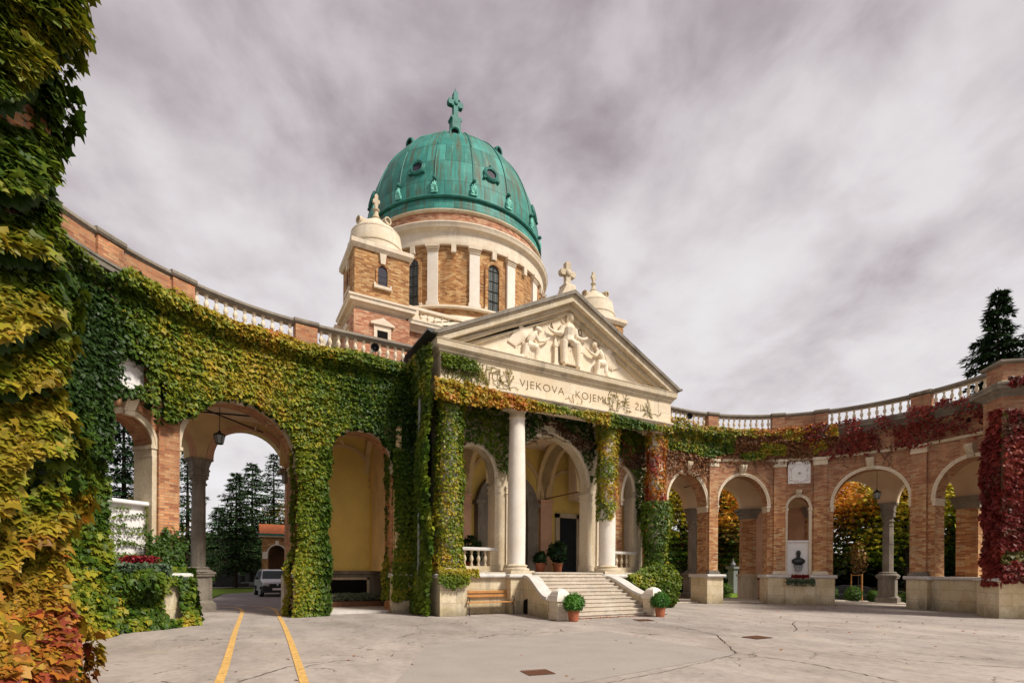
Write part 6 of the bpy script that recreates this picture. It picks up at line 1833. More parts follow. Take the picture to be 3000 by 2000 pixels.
def right_ivy():
    W = WR
    g = np.random.default_rng(31)
    t = plant('climbing_ivy', 'yellow-green and rusty creeper band under the cornice of the right arcade', 'ivy', IVY_G)
    def mask(S, z):
        P = W.PV(S, 0, z); P[:, 2] = z
        lo = 7.28 + .22 * F2(P) - .35 * (1 - sm(S, .2, 2)) 
        d = np.where(z > lo, 1.0, np.where((z > 6.2) & (S < 1.4), .30, np.where(z > 6.9, .12, 0)))
        return d * (z < 8.62 + .14 * F2(P)) * (1 - sm(S, 5.4, 7.2) * (F2(P) > -.3))
    def nf(S, z):
        P = W.PV(S, 0, z); P[:, 2] = z
        return .10 + .08 * (1 + F4(P)) + .36 * sm(z, 7.95, 8.3) + g.uniform(-.04, .04, len(S))
    S, z, P, N_ = wing_ivy(W, -4.2, 7.6, 6.2, 8.8, 620, mask, nf, g)
    P = shingle(P, N_, .08)
    tt = .50 + .15 * F1(P) + .14 * F3(P) + .18 * sm(S, 1.5, 5) + .22 * sm(z, 8.2, 8.6) - .15 * (z < 7.9) + g.normal(0, .09, len(S))
    col = palette(np.clip(tt, 0, 1), ST)
    br = (z < 7.3 + .2 * F2(P)) | ((S > 2.8) & (F2(P + 2) > -.2) & (z < 8.25))
    col[br] = np.array([.20, .085, .03]) * g.uniform(.6, 1.4, (br.sum(), 1))
    ivy('foliage', P, N_, .105, col, t, g=g)
    t = plant('climbing_ivy', 'crimson creeper sprawling over the cornice and wall of the right arcade', 'ivy', IVY_G)
    def mask(S, z):
        P = W.PV(S, 0, z); P[:, 2] = z
        f = F1(P * np.array([1, 1, 2.2])) + .6 * F2(P)
        d = np.where(z > 8.1, np.clip(.40 + .65 * F2(P), 0, .8), np.where(z > 7.0, np.clip(.34 + .62 * f, 0, .85), np.where((f > .95) & (z > 5.9), .6, 0)))
        d = d * sm(S, 5.2, 6.8)
        return d * (z < 8.66 + .1 * F2(P)) * ~in_op((7.42, 10.38, 0, 4.78, 1.58), S, z, .15) * ~in_op((11.32, 14.0, 1.4, 4.75, 1.5), S, z, .15)
    S, z, P, N_ = wing_ivy(W, 5.2, 13.8, 5.8, 8.8, 430, mask, nf, g)
    P = shingle(P, N_, .08)
    STC = [(0, 'brown'), (.25, 'crimson'), (.70, 'red'), (1, 'rose')]
    ivy('foliage', P, N_, .11, palette(np.clip(.42 + .2 * F2(P) + g.normal(0, .14, len(S)), 0, 1), STC), t, g=g)
    b = MB()
    for k in range(40):
        s, zz = g.uniform(-1, 13), g.uniform(6.2, 7.2)
        pts = []
        for i in range(12):
            pts.append(W.P(s, .05, zz)); s += g.normal(0, .07); zz += .10
            if zz > 8.0: break
        if len(pts) > 1: b.tube(pts, .012, 4)
    b.build('stem', M['vine_wood'], t)
    # corner tower
    t = plant('climbing_ivy', 'solid curtain of crimson creeper over the right corner tower', 'ivy', IVY_G)
    A = np.array([12.2, -8.66]); d1 = np.array([.76, -.65]); nn = np.array([-.65, -.76])
    n = 19000
    s = g.uniform(-.10, 4.0, n); z = g.uniform(1.1, 8.6, n)
    Q = np.stack([s, s * .2, z], 1)
    lo = 1.35 + .2 * F2(Q) - .9 * np.exp(-((s - 1.3) / .22) ** 2)
    keep = (g.uniform(0, 1, n) < np.clip(1.15 + .5 * F2(Q * 1.3 + 4), .25, 1)) & (z > lo) & (z < 7.35 + .25 * F2(Q) + np.where((z > 8.0) & (z < 8.35), 2, 0)) & ~((z > 7.5) & (z < 8.0))
    s, z, Q = s[keep], z[keep], Q[keep]; n = len(s)
    off = .12 + .10 * (1 + F1(Q)) + .38 * (z > 8.0) + .12 * np.exp(-((z - 1.6) / .4) ** 2) + g.uniform(-.04, .04, n)
    P = np.concatenate([A + d1 * s[:, None] + nn * off[:, None], z[:, None]], 1)
    N_ = np.tile(np.array([[nn[0], nn[1], 0.0]]), (n, 1))
    P = shingle(P, N_, .1)
    tt = .45 + .18 * F1(Q) + .2 * F3(P) - .28 * np.exp(-((z - 6.8) / .5) ** 2) + g.normal(0, .1, n)
    col = palette(np.clip(tt, 0, 1), STC)
    gr = ((F1(Q + 9) > .7) & (z > 5.0) & (F3(P) > -.3)) | ((z < 2.4) & (F2(Q) > .2))
    col[gr] = np.array([.10, .085, .015]) * g.uniform(.7, 1.4, (gr.sum(), 1))
    ivy('foliage', P, N_, .12, col, t, g=g)
    # its left return, hanging over the last arch
    n = 6500
    q = g.uniform(-.1, 1.35, n); z = g.uniform(1.2, 7.4, n)
    Q = np.stack([q, q * .2, z], 1)
    m = q < .75 + .16 * F2(Q) - .25 * sm(z, 5.5, 7.0)
    q, z, Q = q[m], z[m], Q[m]; n = len(q)
    d2 = np.array([.65, .76]); n2 = np.array([-.76, .65])
    P = np.concatenate([A + d2 * q[:, None] + n2 * (.03 + .06 * (1 + F1(Q)))[:, None], z[:, None]], 1)
    N_ = np.tile(np.array([[n2[0], n2[1] - .4, 0.0]]), (n, 1))
    ivy('foliage', shingle(P, N_, .1), N_, .15, palette(np.clip(.42 + .2 * F2(P) + g.normal(0, .1, n), 0, 1), STC), t, g=g)
    # upright strand on the plinth
    P = np.concatenate([A + d1 * (1.25 + g.normal(0, .10, 500))[:, None] + nn * .22, g.uniform(.1, 1.5, (500, 1))], 1)
    ivy('foliage', P, np.tile(np.array([[nn[0], nn[1], 0.0]]), (500, 1)), .13, palette(np.clip(.3 + .3 * F2(P), 0, 1), [(0, 'deep'), (.6, 'lime'), (1, 'crimson')]), t, g=g)
right_ivy()

# ------------------------------------------------------------------ ground, paving, road
def sheet(name, pts, z, m, kind='structure', parent=None, sub=False):
    b = MB(); b.add([(p[0], p[1], z) for p in pts], [tuple(range(len(pts)))])
    o = b.build(name, m, parent)
    if kind: o['kind'] = kind
    return o
sheet('ground', [(-600, -600), (600, -600), (600, 600), (-600, 600)], -.03, M['forest_floor'])
court = [(-17.5, -30), (18, -30), (18, -9)] + [(7.8 + 11.3 * math.sin(R(a)), -5.3 + 11.3 * math.cos(R(a))) for a in range(100, -1, -8)] + [(-8.7 - 12.4 * math.sin(R(a)), -5.3 + 12.4 * math.cos(R(a))) for a in range(0, 100, 8)] + [(-21.5, -9), (-21.5, -30)]
sheet('forecourt_paving', court, 0.0, M['ground'])
sheet('road', [(-13.4, 6.2), (-6.6, 6.9), (-6.9, 14), (-6.9, 22), (-6.9, 27.0), (-9.6, 27.5), (-9.9, 21.6), (-10.8, 20.6), (-11.7, 19.6), (-12.2, 14), (-12.6, 11)], 0.008, M['road'])
sheet('pale_path', [(-30, 29.4), (-13, 29.8), (-7, 31.5), (20, 31.5), (20, 33), (-30, 31.6)], 0.004, M['step'])
sheet('lawn', [(-12.4, 13.6), (-11.75, 19.7), (-10.8, 20.75), (-9.95, 21.7), (-9.7, 28.9), (-30, 28.2), (-30, 14)], 0.0, M['grass'])
sheet('lawn', [(13, 6.6), (19.5, 1.2), (34, 2), (30, 12), (20, 16)], 0.0, M['grass'])
sheet('garden_path', [(18.6, -8.0), (18.9, -2.4), (16.5, 3.4), (17.6, 4.0), (20.2, -2), (20.4, -8)], 0.004, M['step'])
sheet('darker_paving_patch', [(-7.92, -5.89), (-2.87, -5.45), (-3.02, -9.71), (-7.24, -10.35), (-9.66, -9.38)], 0.004, M['patch'])
def ribbon(name, pts, w, z, m):
    b = MB(); P = [Vector(p) for p in pts]; vs = []
    for i, p in enumerate(P):
        d = (P[min(i + 1, len(P) - 1)] - P[max(i - 1, 0)]).normalized(); n = Vector((-d.y, d.x)) * w / 2
        vs += [(p.x + n.x, p.y + n.y, z), (p.x - n.x, p.y - n.y, z)]
    b.add(vs, [(2 * i, 2 * i + 1, 2 * i + 3, 2 * i + 2) for i in range(len(P) - 1)])
    o = b.build(name, m); o['kind'] = 'structure'
    return o
def curve(pts, n=8):
    out = []
    P = [Vector(pts[0])] + [Vector(p) for p in pts] + [Vector(pts[-1])]
    for i in range(1, len(P) - 2):
        for k in range(n):
            t = k / n; a, b_, c, d = P[i - 1], P[i], P[i + 1], P[i + 2]
            out.append(0.5 * ((2 * b_) + (-a + c) * t + (2 * a - 5 * b_ + 4 * c - d) * t * t + (-a + 3 * b_ - 3 * c + d) * t ** 3))
    return out + [P[-2]]
ribbon('yellow_line', curve([(-12.1, -12), (-11.72, -8.09), (-11.42, -1.69), (-11.15, 3.52), (-11.09, 5.06), (-11.12, 6.2), (-11.3, 7.05), (-11.75, 7.6), (-12.4, 7.9)]), .12, .012, M['yellow_paint'])
ribbon('yellow_line', curve([(-10.95, -12), (-10.68, -8.62), (-10.29, -2.23), (-10.05, 3.02), (-9.98, 5.3), (-10.07, 6.5), (-10.35, 7.18), (-10.75, 7.6)]), .12, .012, M['yellow_paint'])
for a, c in (((-11.95, 9.9), (-11.5, 9.75)), ((-11.25, 8.7), (-10.9, 8.35)), ((-12.6, 8.4), (-12.25, 8.05))):
    ribbon('white_dash', [a, c], .15, .012, M['white_paint'])
# drawn-out cracks where the photograph has its long ones
M['crack'] = plain_mat('crack_dirt', (0.055, 0.042, 0.028), .95, .05, .3, 9)
def crack(pts, w, seed):
    g = np.random.default_rng(seed)
    P = [Vector(p) for p in pts]; b = MB()
    L, Rr_ = [], []
    for i in range(len(P) - 1):
        n = max(3, int((P[i + 1] - P[i]).length / .09))
        for k in range(n):
            q = P[i].lerp(P[i + 1], k / n); d = (P[i + 1] - P[i]).normalized(); nn = Vector((-d.y, d.x))
            q = q + nn * g.normal(0, .018); ww = w * g.uniform(.25, 1.1)
            L.append(q + nn * ww / 2); Rr_.append(q - nn * ww / 2)
    vs = [(p.x, p.y, .008) for p in L] + [(p.x, p.y, .008) for p in Rr_]
    n = len(L)
    b.add(vs, [(i, i + 1, n + i + 1, n + i) for i in range(n - 1)])
    o = b.build('pavement_crack', M['crack']); o['kind'] = 'structure'
for i, (c, w) in enumerate(((((-.49, -4.21), (-.3, -5.67), (-.94, -7.5), (-3.0, -9.67), (-2.77, -10.63), (-2.87, -11.72), (-3.06, -12.52)), .026),
                            (((-.82, -10.38), (-.72, -11.08), (-.74, -11.65), (-.33, -12.34), (.3, -13)), .022),
                            (((4.29, -6.2), (3.5, -6.6), (2.42, -7.44), (1.54, -7.9)), .03), (((-2.47, -5.98), (-2.35, -6.59), (-2.15, -6.91)), .035),
                            (((-4.98, -5.17), (-4.4, -5.1), (-4.0, -5.24), (-3.74, -4.69)), .03), (((-6.5, -5.4), (-5.8, -5.0), (-5.1, -5.2)), .03),
                            (((5.5, -6.5), (7.0, -7.6), (8.2, -7.5)), .02), (((6.5, -3.0), (7.6, -3.9), (8.8, -3.6)), .025), (((-12.4, -7.6), (-11.8, -8.4), (-11.5, -9.0)), .018),
                            (((-10.6, -7.4), (-9.9, -7.0), (-9.6, -7.2)), .016), (((-11.6, -8.3), (-10.9, -7.4), (-10.5, -7.0), (-10.1, -7.1)), .02), (((-8.9, -1.0), (-8.4, -.7), (-8.1, -.9)), .02),
                            (((-7.25, -10.6), (-5.4, -10.3), (-3.0, -9.67)), .012), (((-2.29, -5.64), (-1.0, -6.6), (-.2, -7.3)), .014), (((1.2, -9.4), (2.2, -9.9), (2.6, -10.8)), .014), (((-8.2, -4.6), (-7.5, -3.9), (-7.2, -4.2)), .018))):
    crack(c, w, i)
def grate(label, cx, cy, w, h, rz):
    t = thing('drain_grate', label, 'grate', (cx, cy, 0), rz, 'iron drain grates in the forecourt')
    b = MB(); b.box(-w / 2, w / 2, -h / 2, h / 2, .004, .006); b.build('pit', M['hole'], t)
    b = MB()
    n = 9
    for i in range(n + 1):
        x = -w / 2 + w * i / n; b.box(x - .009, x + .009, -h / 2, h / 2, .007, .016)
    for i in range(6):
        y = -h / 2 + h * i / 5; b.box(-w / 2, w / 2, y - .009, y + .009, .0165, .019)
    b.build('bars', M['rust'], t)
grate('rusty square drain grate nearest the camera, in the dark paving patch', -7.4, -9.48, .42, .36, R(-8))
grate('rusty drain grate framed in pale concrete in the middle of the forecourt', -.42, -8.24, .56, .42, R(0))
grate('worn rusty drain cover just in front of the bottom step', .1, -3.8, .52, .5, R(-20))
# fallen leaves
g = np.random.default_rng(77)
n = 620
P = np.stack([g.uniform(-2.6, 2.4, n), -2.45 - np.abs(g.normal(0, .10, n)), np.full(n, .012)], 1)
k = n // 3
P[:k, 0] = g.uniform(-14, 15, k); P[:k, 1] = g.uniform(-11, 4.5, k)
P[k:k + 60, 0] = g.uniform(8.5, 13.5, 60); P[k:k + 60, 1] = g.uniform(-4, 0, 60)
P = P[~((P[:, 1] > .2) & (np.abs(P[:, 0]) < 5.3))]
n = len(P)
fl = leaves('fallen_leaves', P, np.array([[0, 0, 1.0]]) + g.normal(0, .25, (n, 3)), g.normal(size=(n, 3)), g.uniform(.04, .085, n), palette(g.uniform(0, 1, n), [(0, 'brown'), (.4, 'orange'), (.8, 'red'), (1, 'gold')]), None, M['leaf'], LOBED)
fl['kind'] = 'stuff'

# ------------------------------------------------------------------ trees
def conifer(label, x, y, h, r, seed, tone=(0.022, 0.050, 0.014), n_br=7, dens=1.0, z0=.16, sparse=1.0, group='conifers behind the arcade', card=.34, droop=.35):
    g = np.random.default_rng(seed)
    t = thing('conifer', label, 'tree', (x, y, 0), 0, group)
    b = MB(); b.tube([(0, 0, 0), (.05, 0, h * .5), (0, 0, h)], [max(.14, h * .016), h * .010, .02], 8)
    P, N_, T = [], [], []
    z = h * z0
    while z < h * .985:
        f = (z - h * z0) / (h * (1 - z0))
        L = r * (1 - f) ** .82 * g.uniform(.55, 1.2) + .15
        for k in range(n_br):
            a = g.uniform(0, 2 * PI); l = L * g.uniform(.6, 1.1)
            d = np.array([math.cos(a), math.sin(a)])
            rise = .30 * f
            pts = []
            m = max(3, int(l / .22 * dens))
            for i in range(m + 1):
                q = i / m
                pts.append((d[0] * l * q, d[1] * l * q, z + l * (rise * q - droop * q * q + .12 * q ** 4)))
            b.tube([pts[0], pts[m // 2], pts[-1]], [.05 * (1 - f) + .015, .03 * (1 - f) + .01, .005], 4)
            for i in range(1, m + 1):
                q = i / m
                for s in range(int(8 * sparse)):
                    wd = l * .22 * (1 - q * .6) + .12
                    off = g.normal(0, wd * .5)
                    P.append((pts[i][0] - d[1] * off, pts[i][1] + d[0] * off, pts[i][2] + g.uniform(-.12, .04)))
                    T.append((d[0] * .7 - d[1] * np.sign(off) * .6, d[1] * .7 + d[0] * np.sign(off) * .6, -.5))
                    N_.append((g.normal(0, .4), g.normal(0, .4), 1))
        z += max(.22, h * .026) * g.uniform(.8, 1.2) / dens ** .5
    P = np.array(P); n = len(P)
    c = np.array(tone)[None, :] * g.uniform(.8, 2.4, (n, 1))
    c = c + np.array([[.03, .03, .0]]) * (np.linalg.norm(P[:, :2], axis=1) / r)[:, None] ** 2 * g.uniform(0, 1, (n, 1))
    b.build('trunk', M['bark'], t)
    leaves('crown', P, np.array(N_), np.array(T), card * g.uniform(.6, 1.2, n), c, t, M['needle'], NEEDLE)
    return t
conifer('slender dark spruce seen between the gate column and the brick pier', -14.1, 28.4, 10.9, 1.7, 1, n_br=6, sparse=.8, droop=.6)
conifer('bushy dark fir left of the two tallest conifers through the gateway', -10.9, 31.1, 9.3, 2.5, 2)
conifer('tall fir with wide drooping branches in the middle of the gateway view', -9.5, 37.5, 11.4, 3.4, 3)
conifer('tallest open-branched spruce with a bare leader through the gateway', -7.6, 38.5, 12.6, 3.6, 4, sparse=.8)
conifer('dark fir partly hidden by the ivy pier right of the road', -5.2, 42.5, 9.0, 3.0, 5)
conifer('broad dark pine filling the arch above the marble slab', -17.2, 23.5, 12.6, 3.6, 6, z0=.05, sparse=1.2, tone=(.018, .042, .016))
conifer('thin pine behind the broad pine left of the brick pier', -16.2, 29.5, 12.4, 2.2, 7, sparse=.7)
conifer('low fir at the far end of the road', -12.3, 50, 8.6, 3.2, 8)
conifer('huge dark cedar rising above the right-hand corner tower', 47.5, 3.0, 26.6, 6.6, 9, n_br=11, z0=.05, card=.55, sparse=1.3, group='tall evergreens', droop=.45, tone=(.016, .036, .012))
conifer('second tall dark cedar at the right edge of the picture', 53.5, 1.5, 27.5, 7.0, 10, n_br=11, z0=.05, card=.55, sparse=1.2, group='tall evergreens', droop=.45, tone=(.016, .036, .012))

def broadleaf(label, x, y, h, r, seed, stops, n=7500, base=.22, leaf=.27, group='autumn trees behind the right arcade'):
    g = np.random.default_rng(seed)
    t = thing('broadleaf_tree', label, 'tree', (x, y, 0), 0, group)
    b = MB(); b.tube([(0, 0, 0), (.1, .05, h * .3), (0, .1, h * .62), (.1, 0, h * .9)], [h * .022, h * .016, h * .009, .02], 8)
    cl = []
    for k in range(46):
        a = g.uniform(0, 2 * PI); f = g.uniform(base, 1.0)
        prof = math.sin(PI * min(1, (f - base) / (1 - base) * .80 + .18)) ** .7
        rr = r * prof * g.uniform(.35, 1.05)
        c = np.array([rr * math.cos(a), rr * math.sin(a), h * f * .97])
        cl.append(c)
        if k % 2 == 0:
            z0 = max(h * .18, c[2] - rr * .9)
            b.tube([(0, .05, z0), tuple(c * np.array([.5, .5, 1]) + np.array([0, 0, -(c[2] - z0) * .35])), tuple(c)], [h * .008, h * .005, .012], 5)
    cl = np.array(cl)
    idx = g.integers(0, len(cl), n)
    P = cl[idx] + g.normal(size=(n, 3)) * np.array([.62, .62, .26]) * (r / 3.2)
    lay = np.round(P[:, 2] / .42) * .42
    P[:, 2] = P[:, 2] * .45 + lay * .55
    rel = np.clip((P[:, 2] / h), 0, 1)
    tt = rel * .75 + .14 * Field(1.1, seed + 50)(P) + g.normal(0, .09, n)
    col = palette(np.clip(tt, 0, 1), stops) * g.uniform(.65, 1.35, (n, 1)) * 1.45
    b.build('trunk', M['bark'], t)
    leaves('crown', P, np.array([[0, 0, 1.0]]) + g.normal(0, .45, (n, 3)), g.normal(size=(n, 3)) + np.array([[0, 0, -.4]]), leaf * g.uniform(.6, 1.3, n), col, t, M['leaf'], SIMPLE)
    return t
YG = [(0, 'deep'), (.15, 'green'), (.32, 'lime'), (.52, 'yellow'), (.8, 'gold'), (1, 'gold')]
OG = [(0, 'deep'), (.15, 'green'), (.28, 'brown'), (.45, 'gold'), (.65, 'orange'), (.8, 'gold'), (1, 'gold')]
GG = [(0, 'deep'), (.3, 'deep'), (.55, 'green'), (1, 'lime')]
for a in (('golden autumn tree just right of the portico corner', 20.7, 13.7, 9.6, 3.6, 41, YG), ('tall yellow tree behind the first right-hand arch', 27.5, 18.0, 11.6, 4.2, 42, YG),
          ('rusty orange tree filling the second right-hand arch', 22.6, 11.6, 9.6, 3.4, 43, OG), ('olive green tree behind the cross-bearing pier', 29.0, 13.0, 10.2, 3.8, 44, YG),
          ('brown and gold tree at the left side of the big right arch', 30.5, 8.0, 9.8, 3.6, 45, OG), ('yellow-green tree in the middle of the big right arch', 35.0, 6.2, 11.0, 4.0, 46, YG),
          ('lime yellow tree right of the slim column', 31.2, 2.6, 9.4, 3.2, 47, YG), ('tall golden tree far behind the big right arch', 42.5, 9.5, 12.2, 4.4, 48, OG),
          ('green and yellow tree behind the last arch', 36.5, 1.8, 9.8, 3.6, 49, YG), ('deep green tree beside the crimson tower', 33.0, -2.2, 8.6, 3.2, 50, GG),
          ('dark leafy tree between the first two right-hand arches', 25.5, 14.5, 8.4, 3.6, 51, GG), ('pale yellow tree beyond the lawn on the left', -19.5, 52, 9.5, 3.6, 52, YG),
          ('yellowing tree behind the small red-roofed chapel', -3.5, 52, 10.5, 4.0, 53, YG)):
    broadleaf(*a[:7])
# far woodland closing the view: one mass
def woodland(name, pts, h, n, seed, card=.55):
    g = np.random.default_rng(seed)
    P = []
    for (x0, y0), (x1, y1) in zip(pts, pts[1:]):
        L = math.hypot(x1 - x0, y1 - y0); m = int(n * L / 60)
        q = g.uniform(0, 1, m)
        P.append(np.stack([x0 + (x1 - x0) * q + g.normal(0, 1.4, m), y0 + (y1 - y0) * q + g.normal(0, 1.4, m), g.uniform(0, 1, m)], 1))
    P = np.concatenate(P)
    hh = h * (.72 + .22 * Field(.25, seed)(P * np.array([1, 1, 0])) + .1 * Field(.9, seed + 1)(P * np.array([1, 1, 0])))
    P[:, 2] = P[:, 2] ** .8 * hh
    c = palette(np.clip(.1 + .16 * Field(.6, seed + 2)(P) + .18 * P[:, 2] / h, 0, 1), [(0, 'deep'), (.5, 'green'), (1, 'lime')]) * g.uniform(.5, 1.2, (len(P), 1)) * .7
    n_ = len(P)
    o = leaves(name, P, g.normal(size=(n_, 3)) + np.array([[0, -.6, .8]]), g.normal(size=(n_, 3)) + np.array([[0, 0, -.5]]), card * g.uniform(.6, 1.3, n_), c, None, M['leaf'], SIMPLE)
    o['kind'] = 'stuff'
woodland('far_woodland', [(-48, 40), (-30, 58), (-5, 64), (20, 62)], 7.5, 14000, 61, .9)
woodland('far_woodland', [(24, 40), (44, 26), (58, 8), (52, -14)], 6.0, 17000, 62, .85)

# ------------------------------------------------------------------ clipped shrubs, hedge, planters
def ball(t, name, c, r, n, seed, c0, c1, size, squash=1.0, m=None, tm=SIMPLE, out=.5):
    g = np.random.default_rng(seed)
    u = unit(g.normal(size=(n, 3)))
    rr = g.uniform(.66, 1.08, (n, 1)) * (1 + .12 * Field(2.6, seed + 9)(u) + .06 * Field(6, seed + 4)(u))[:, None]
    P = np.array(c) + u * rr * np.array([r, r, r * squash])
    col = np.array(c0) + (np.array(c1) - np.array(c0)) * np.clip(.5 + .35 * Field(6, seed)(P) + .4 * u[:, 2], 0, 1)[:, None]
    return leaves(name, P, u + g.normal(0, .4, (n, 3)) + np.array([[0, 0, .2]]), u * out + g.normal(0, .5, (n, 3)) + np.array([[0, 0, .5]]), size * g.uniform(.6, 1.2, n), col * g.uniform(.7, 1.3, (n, 1)), t, m or M['leaf'], tm)
for i, (x, y, r, lab) in enumerate(((14.6, 4.9, .48, 'clipped box ball seen through the second right-hand arch'), (17.4, .2, .40, 'leftmost clipped box ball through the big right arch'),
                                    (17.9, -.75, .42, 'clipped box ball at the foot of the staked young tree'), (18.5, -1.5, .33, 'small box ball just left of the slim column'),
                                    (19.1, -2.9, .34, 'small box ball right of the slim column'), (19.3, -3.6, .34, 'rightmost small box ball through the big right arch'))):
    t = thing('box_shrub', lab, 'shrub', (x, y, 0), 0, 'clipped box balls on the lawn')
    ball(t, 'foliage', (0, 0, r * .9), r, 1500, 80 + i, (.03, .075, .008), (.10, .19, .015), .075)
    b = MB(); b.tube([(0, 0, 0), (0, 0, r)], .03, 5); b.build('stem', M['bark'], t)
for px, py, lab in ((-2.16, -3.12, 'potted green conifer shrub in front of the left newel of the steps'), (1.52, -3.1, 'potted green conifer shrub beside the right newel of the steps')):
    t = thing('potted_shrub', lab, 'potted plant', (px, py, 0), 0, 'terracotta pots flanking the steps')
    b = MB(); b.lathe([(.13, 0), (.15, .02), (.175, .30), (.19, .30), (.19, .36), (.165, .36), (.15, .32), (.01, .32)], seg=20); b.build('pot', M['terracotta'], t, smooth=35)
    ball(t, 'foliage', (0, 0, .56), .29, 2200, int(px * 10) + 200, (.022, .09, .010), (.085, .23, .022), .12, .92, None, NEEDLE, 1.2)
def laurel(label, x, y, z, h, r, seed, group='potted laurels in the porch'):
    t = thing('potted_laurel', label, 'potted plant', (x, y, z), 0, group)
    b = MB(); b.lathe([(.16, 0), (.18, .02), (.23, .34), (.25, .34), (.25, .40), (.2, .40), (.01, .36)], seg=18); b.build('pot', M['terracotta'], t, smooth=35)
    g = np.random.default_rng(seed)
    for k in range(6):
        b = MB(); b.tube([(0, 0, .36), (g.normal(0, .1), g.normal(0, .1), h * .5), (g.normal(0, r * .5), g.normal(0, r * .5), h * .9)], .014, 4); b.build('stem', M['bark'], t)
    ball(t, 'foliage', (0, 0, h * .62), r, 420, seed, (.008, .030, .008), (.025, .065, .014), .17, 1.25)
laurel('tall potted laurel inside the porch left of the side door', 1.75, 3.6, FZ, 1.45, .42, 301)
laurel('small potted laurel inside the porch right behind the second column', .75, 3.5, FZ, .95, .26, 302)
laurel('bushy potted laurel behind the left porch balustrade', -2.95, 2.9, FZ, 1.35, .48, 303)
t = thing('hedge', 'low dark clipped hedge behind the arch beside the portico', 'hedge', (9.6, 5.2, 0))
g = np.random.default_rng(91); n = 5200
P = np.stack([g.uniform(-2.2, 2.2, n), g.uniform(-.3, .3, n), g.uniform(.05, .62, n)], 1)
leaves('foliage', P, g.normal(size=(n, 3)) + np.array([[0, -.5, .6]]), g.normal(size=(n, 3)), .07, np.array([[.012, .035, .008]]) * g.uniform(.5, 1.6, (n, 1)), t)
b = MB(); b.box(-2.3, 2.3, -.42, -.34, 0, .3); b.build('kerb', M['stone'], t)
# silver-green planting under the ochre bay
t = thing('planter', 'low bed of silvery santolina in front of the ochre bay', 'flower bed', (-7.4, 5.0, 0))
b = MB(); b.box(-1.25, 1.95, -.35, .35, .09, .30); b.build('trough', M['brown_wood'], t); b = MB(); b.box(-1.2, 1.9, -.3, .3, .30, .32); b.build('soil', M['soil'], t)
n = 5200
P = np.stack([g.uniform(-1.2, 1.9, n), g.uniform(-.38, .3, n), .28 + .30 * g.beta(2, 1.5, n)], 1)
leaves('foliage', P, g.normal(size=(n, 3)) * .6 + np.array([[0, -.6, .2]]), g.normal(size=(n, 3)) * .5 + np.array([[0, 0, 1.0]]), .09, np.array([[.16, .19, .13]]) * g.uniform(.5, 1.4, (n, 1)), t, M['leaf'], NEEDLE)
def flowers(label, W, S, n_, z, wd, seed, cat='flower bed'):
    p = W.P(S, n_, z)
    t = thing('flower_trough', label, cat, tuple(p), -W.s * S / W.R, 'planted memorial basins')
    g = np.random.default_rng(seed)
    n = 1500
    P = np.stack([g.uniform(-wd, wd, n), -.05 + .16 * g.uniform(-1, 1, n) - .1, .04 + .16 * g.uniform(0, 1, n) - .22 * g.beta(1, 2, n)], 1)
    leaves('trailing_foliage', P, g.normal(size=(n, 3)) * .6 + np.array([[0, -.6, .5]]), g.normal(size=(n, 3)) * .6 + np.array([[0, -.5, -.1]]), .07, np.array([[.085, .13, .07]]) * g.uniform(.5, 1.5, (n, 1)), t)
    n = 650
    P = np.stack([wd * .85 * (g.beta(1.6, 1.6, n) * 2 - 1), .04 + .10 * g.uniform(-1, 1, n), .16 + .22 * g.beta(1.5, 1.5, n)], 1)
    leaves('red_flowers', P, g.normal(size=(n, 3)) + np.array([[0, -.6, .8]]), g.normal(size=(n, 3)), .06, np.array([[.22, .012, .02]]) * g.uniform(.4, 1.6, (n, 1)), t)
flowers('stone basin of red begonias and grey-green trailers under the bronze bust', WR, 5.97, .40, 1.06, .62, 95)
flowers('red begonias and silvery trailers in the basin under the ivy-hung marble slab', WL, 5.78, .62, 1.50, .60, 96)

# ------------------------------------------------------------------ small things in the court
def bench():
    t = thing('park_bench', 'orange wooden slatted bench with black iron ends below the podium', 'bench', (-3.42, .12, 0))
    for z, y in ((.80, .235), (.66, .215)):
        b = MB(); b.box(-.98, .86, y - .018, y + .018, z - .045, z + .045); b.build('backrest_slat', M['wood'], t, bevel=.006)
    for y in (.10, -.02, -.14):
        b = MB(); b.box(-.98, .92, y - .048, y + .048, .43, .465); b.build('seat_slat', M['wood'], t, bevel=.006)
    for x in (-.90, .84):
        b = MB()
        b.tube([(x, .30, .86), (x, .235, .62), (x, .19, .47), (x, .20, .25), (x, .26, .0)], .018, 6)
        b.tube([(x, -.20, .0), (x, -.18, .22), (x, -.12, .41), (x, .19, .43)], .018, 6)
        b.tube([(x, .24, .66), (x, .10, .62), (x, -.12, .64), (x, -.21, .60), (x, -.20, .50), (x, -.13, .43)], .016, 6)
        b.tube([(x, -.02, .60), (x, -.06, .54), (x, -.02, .48), (x, .04, .50)], .010, 5)
        b.build('iron_end', M['black_metal'], t, smooth=60)
bench()

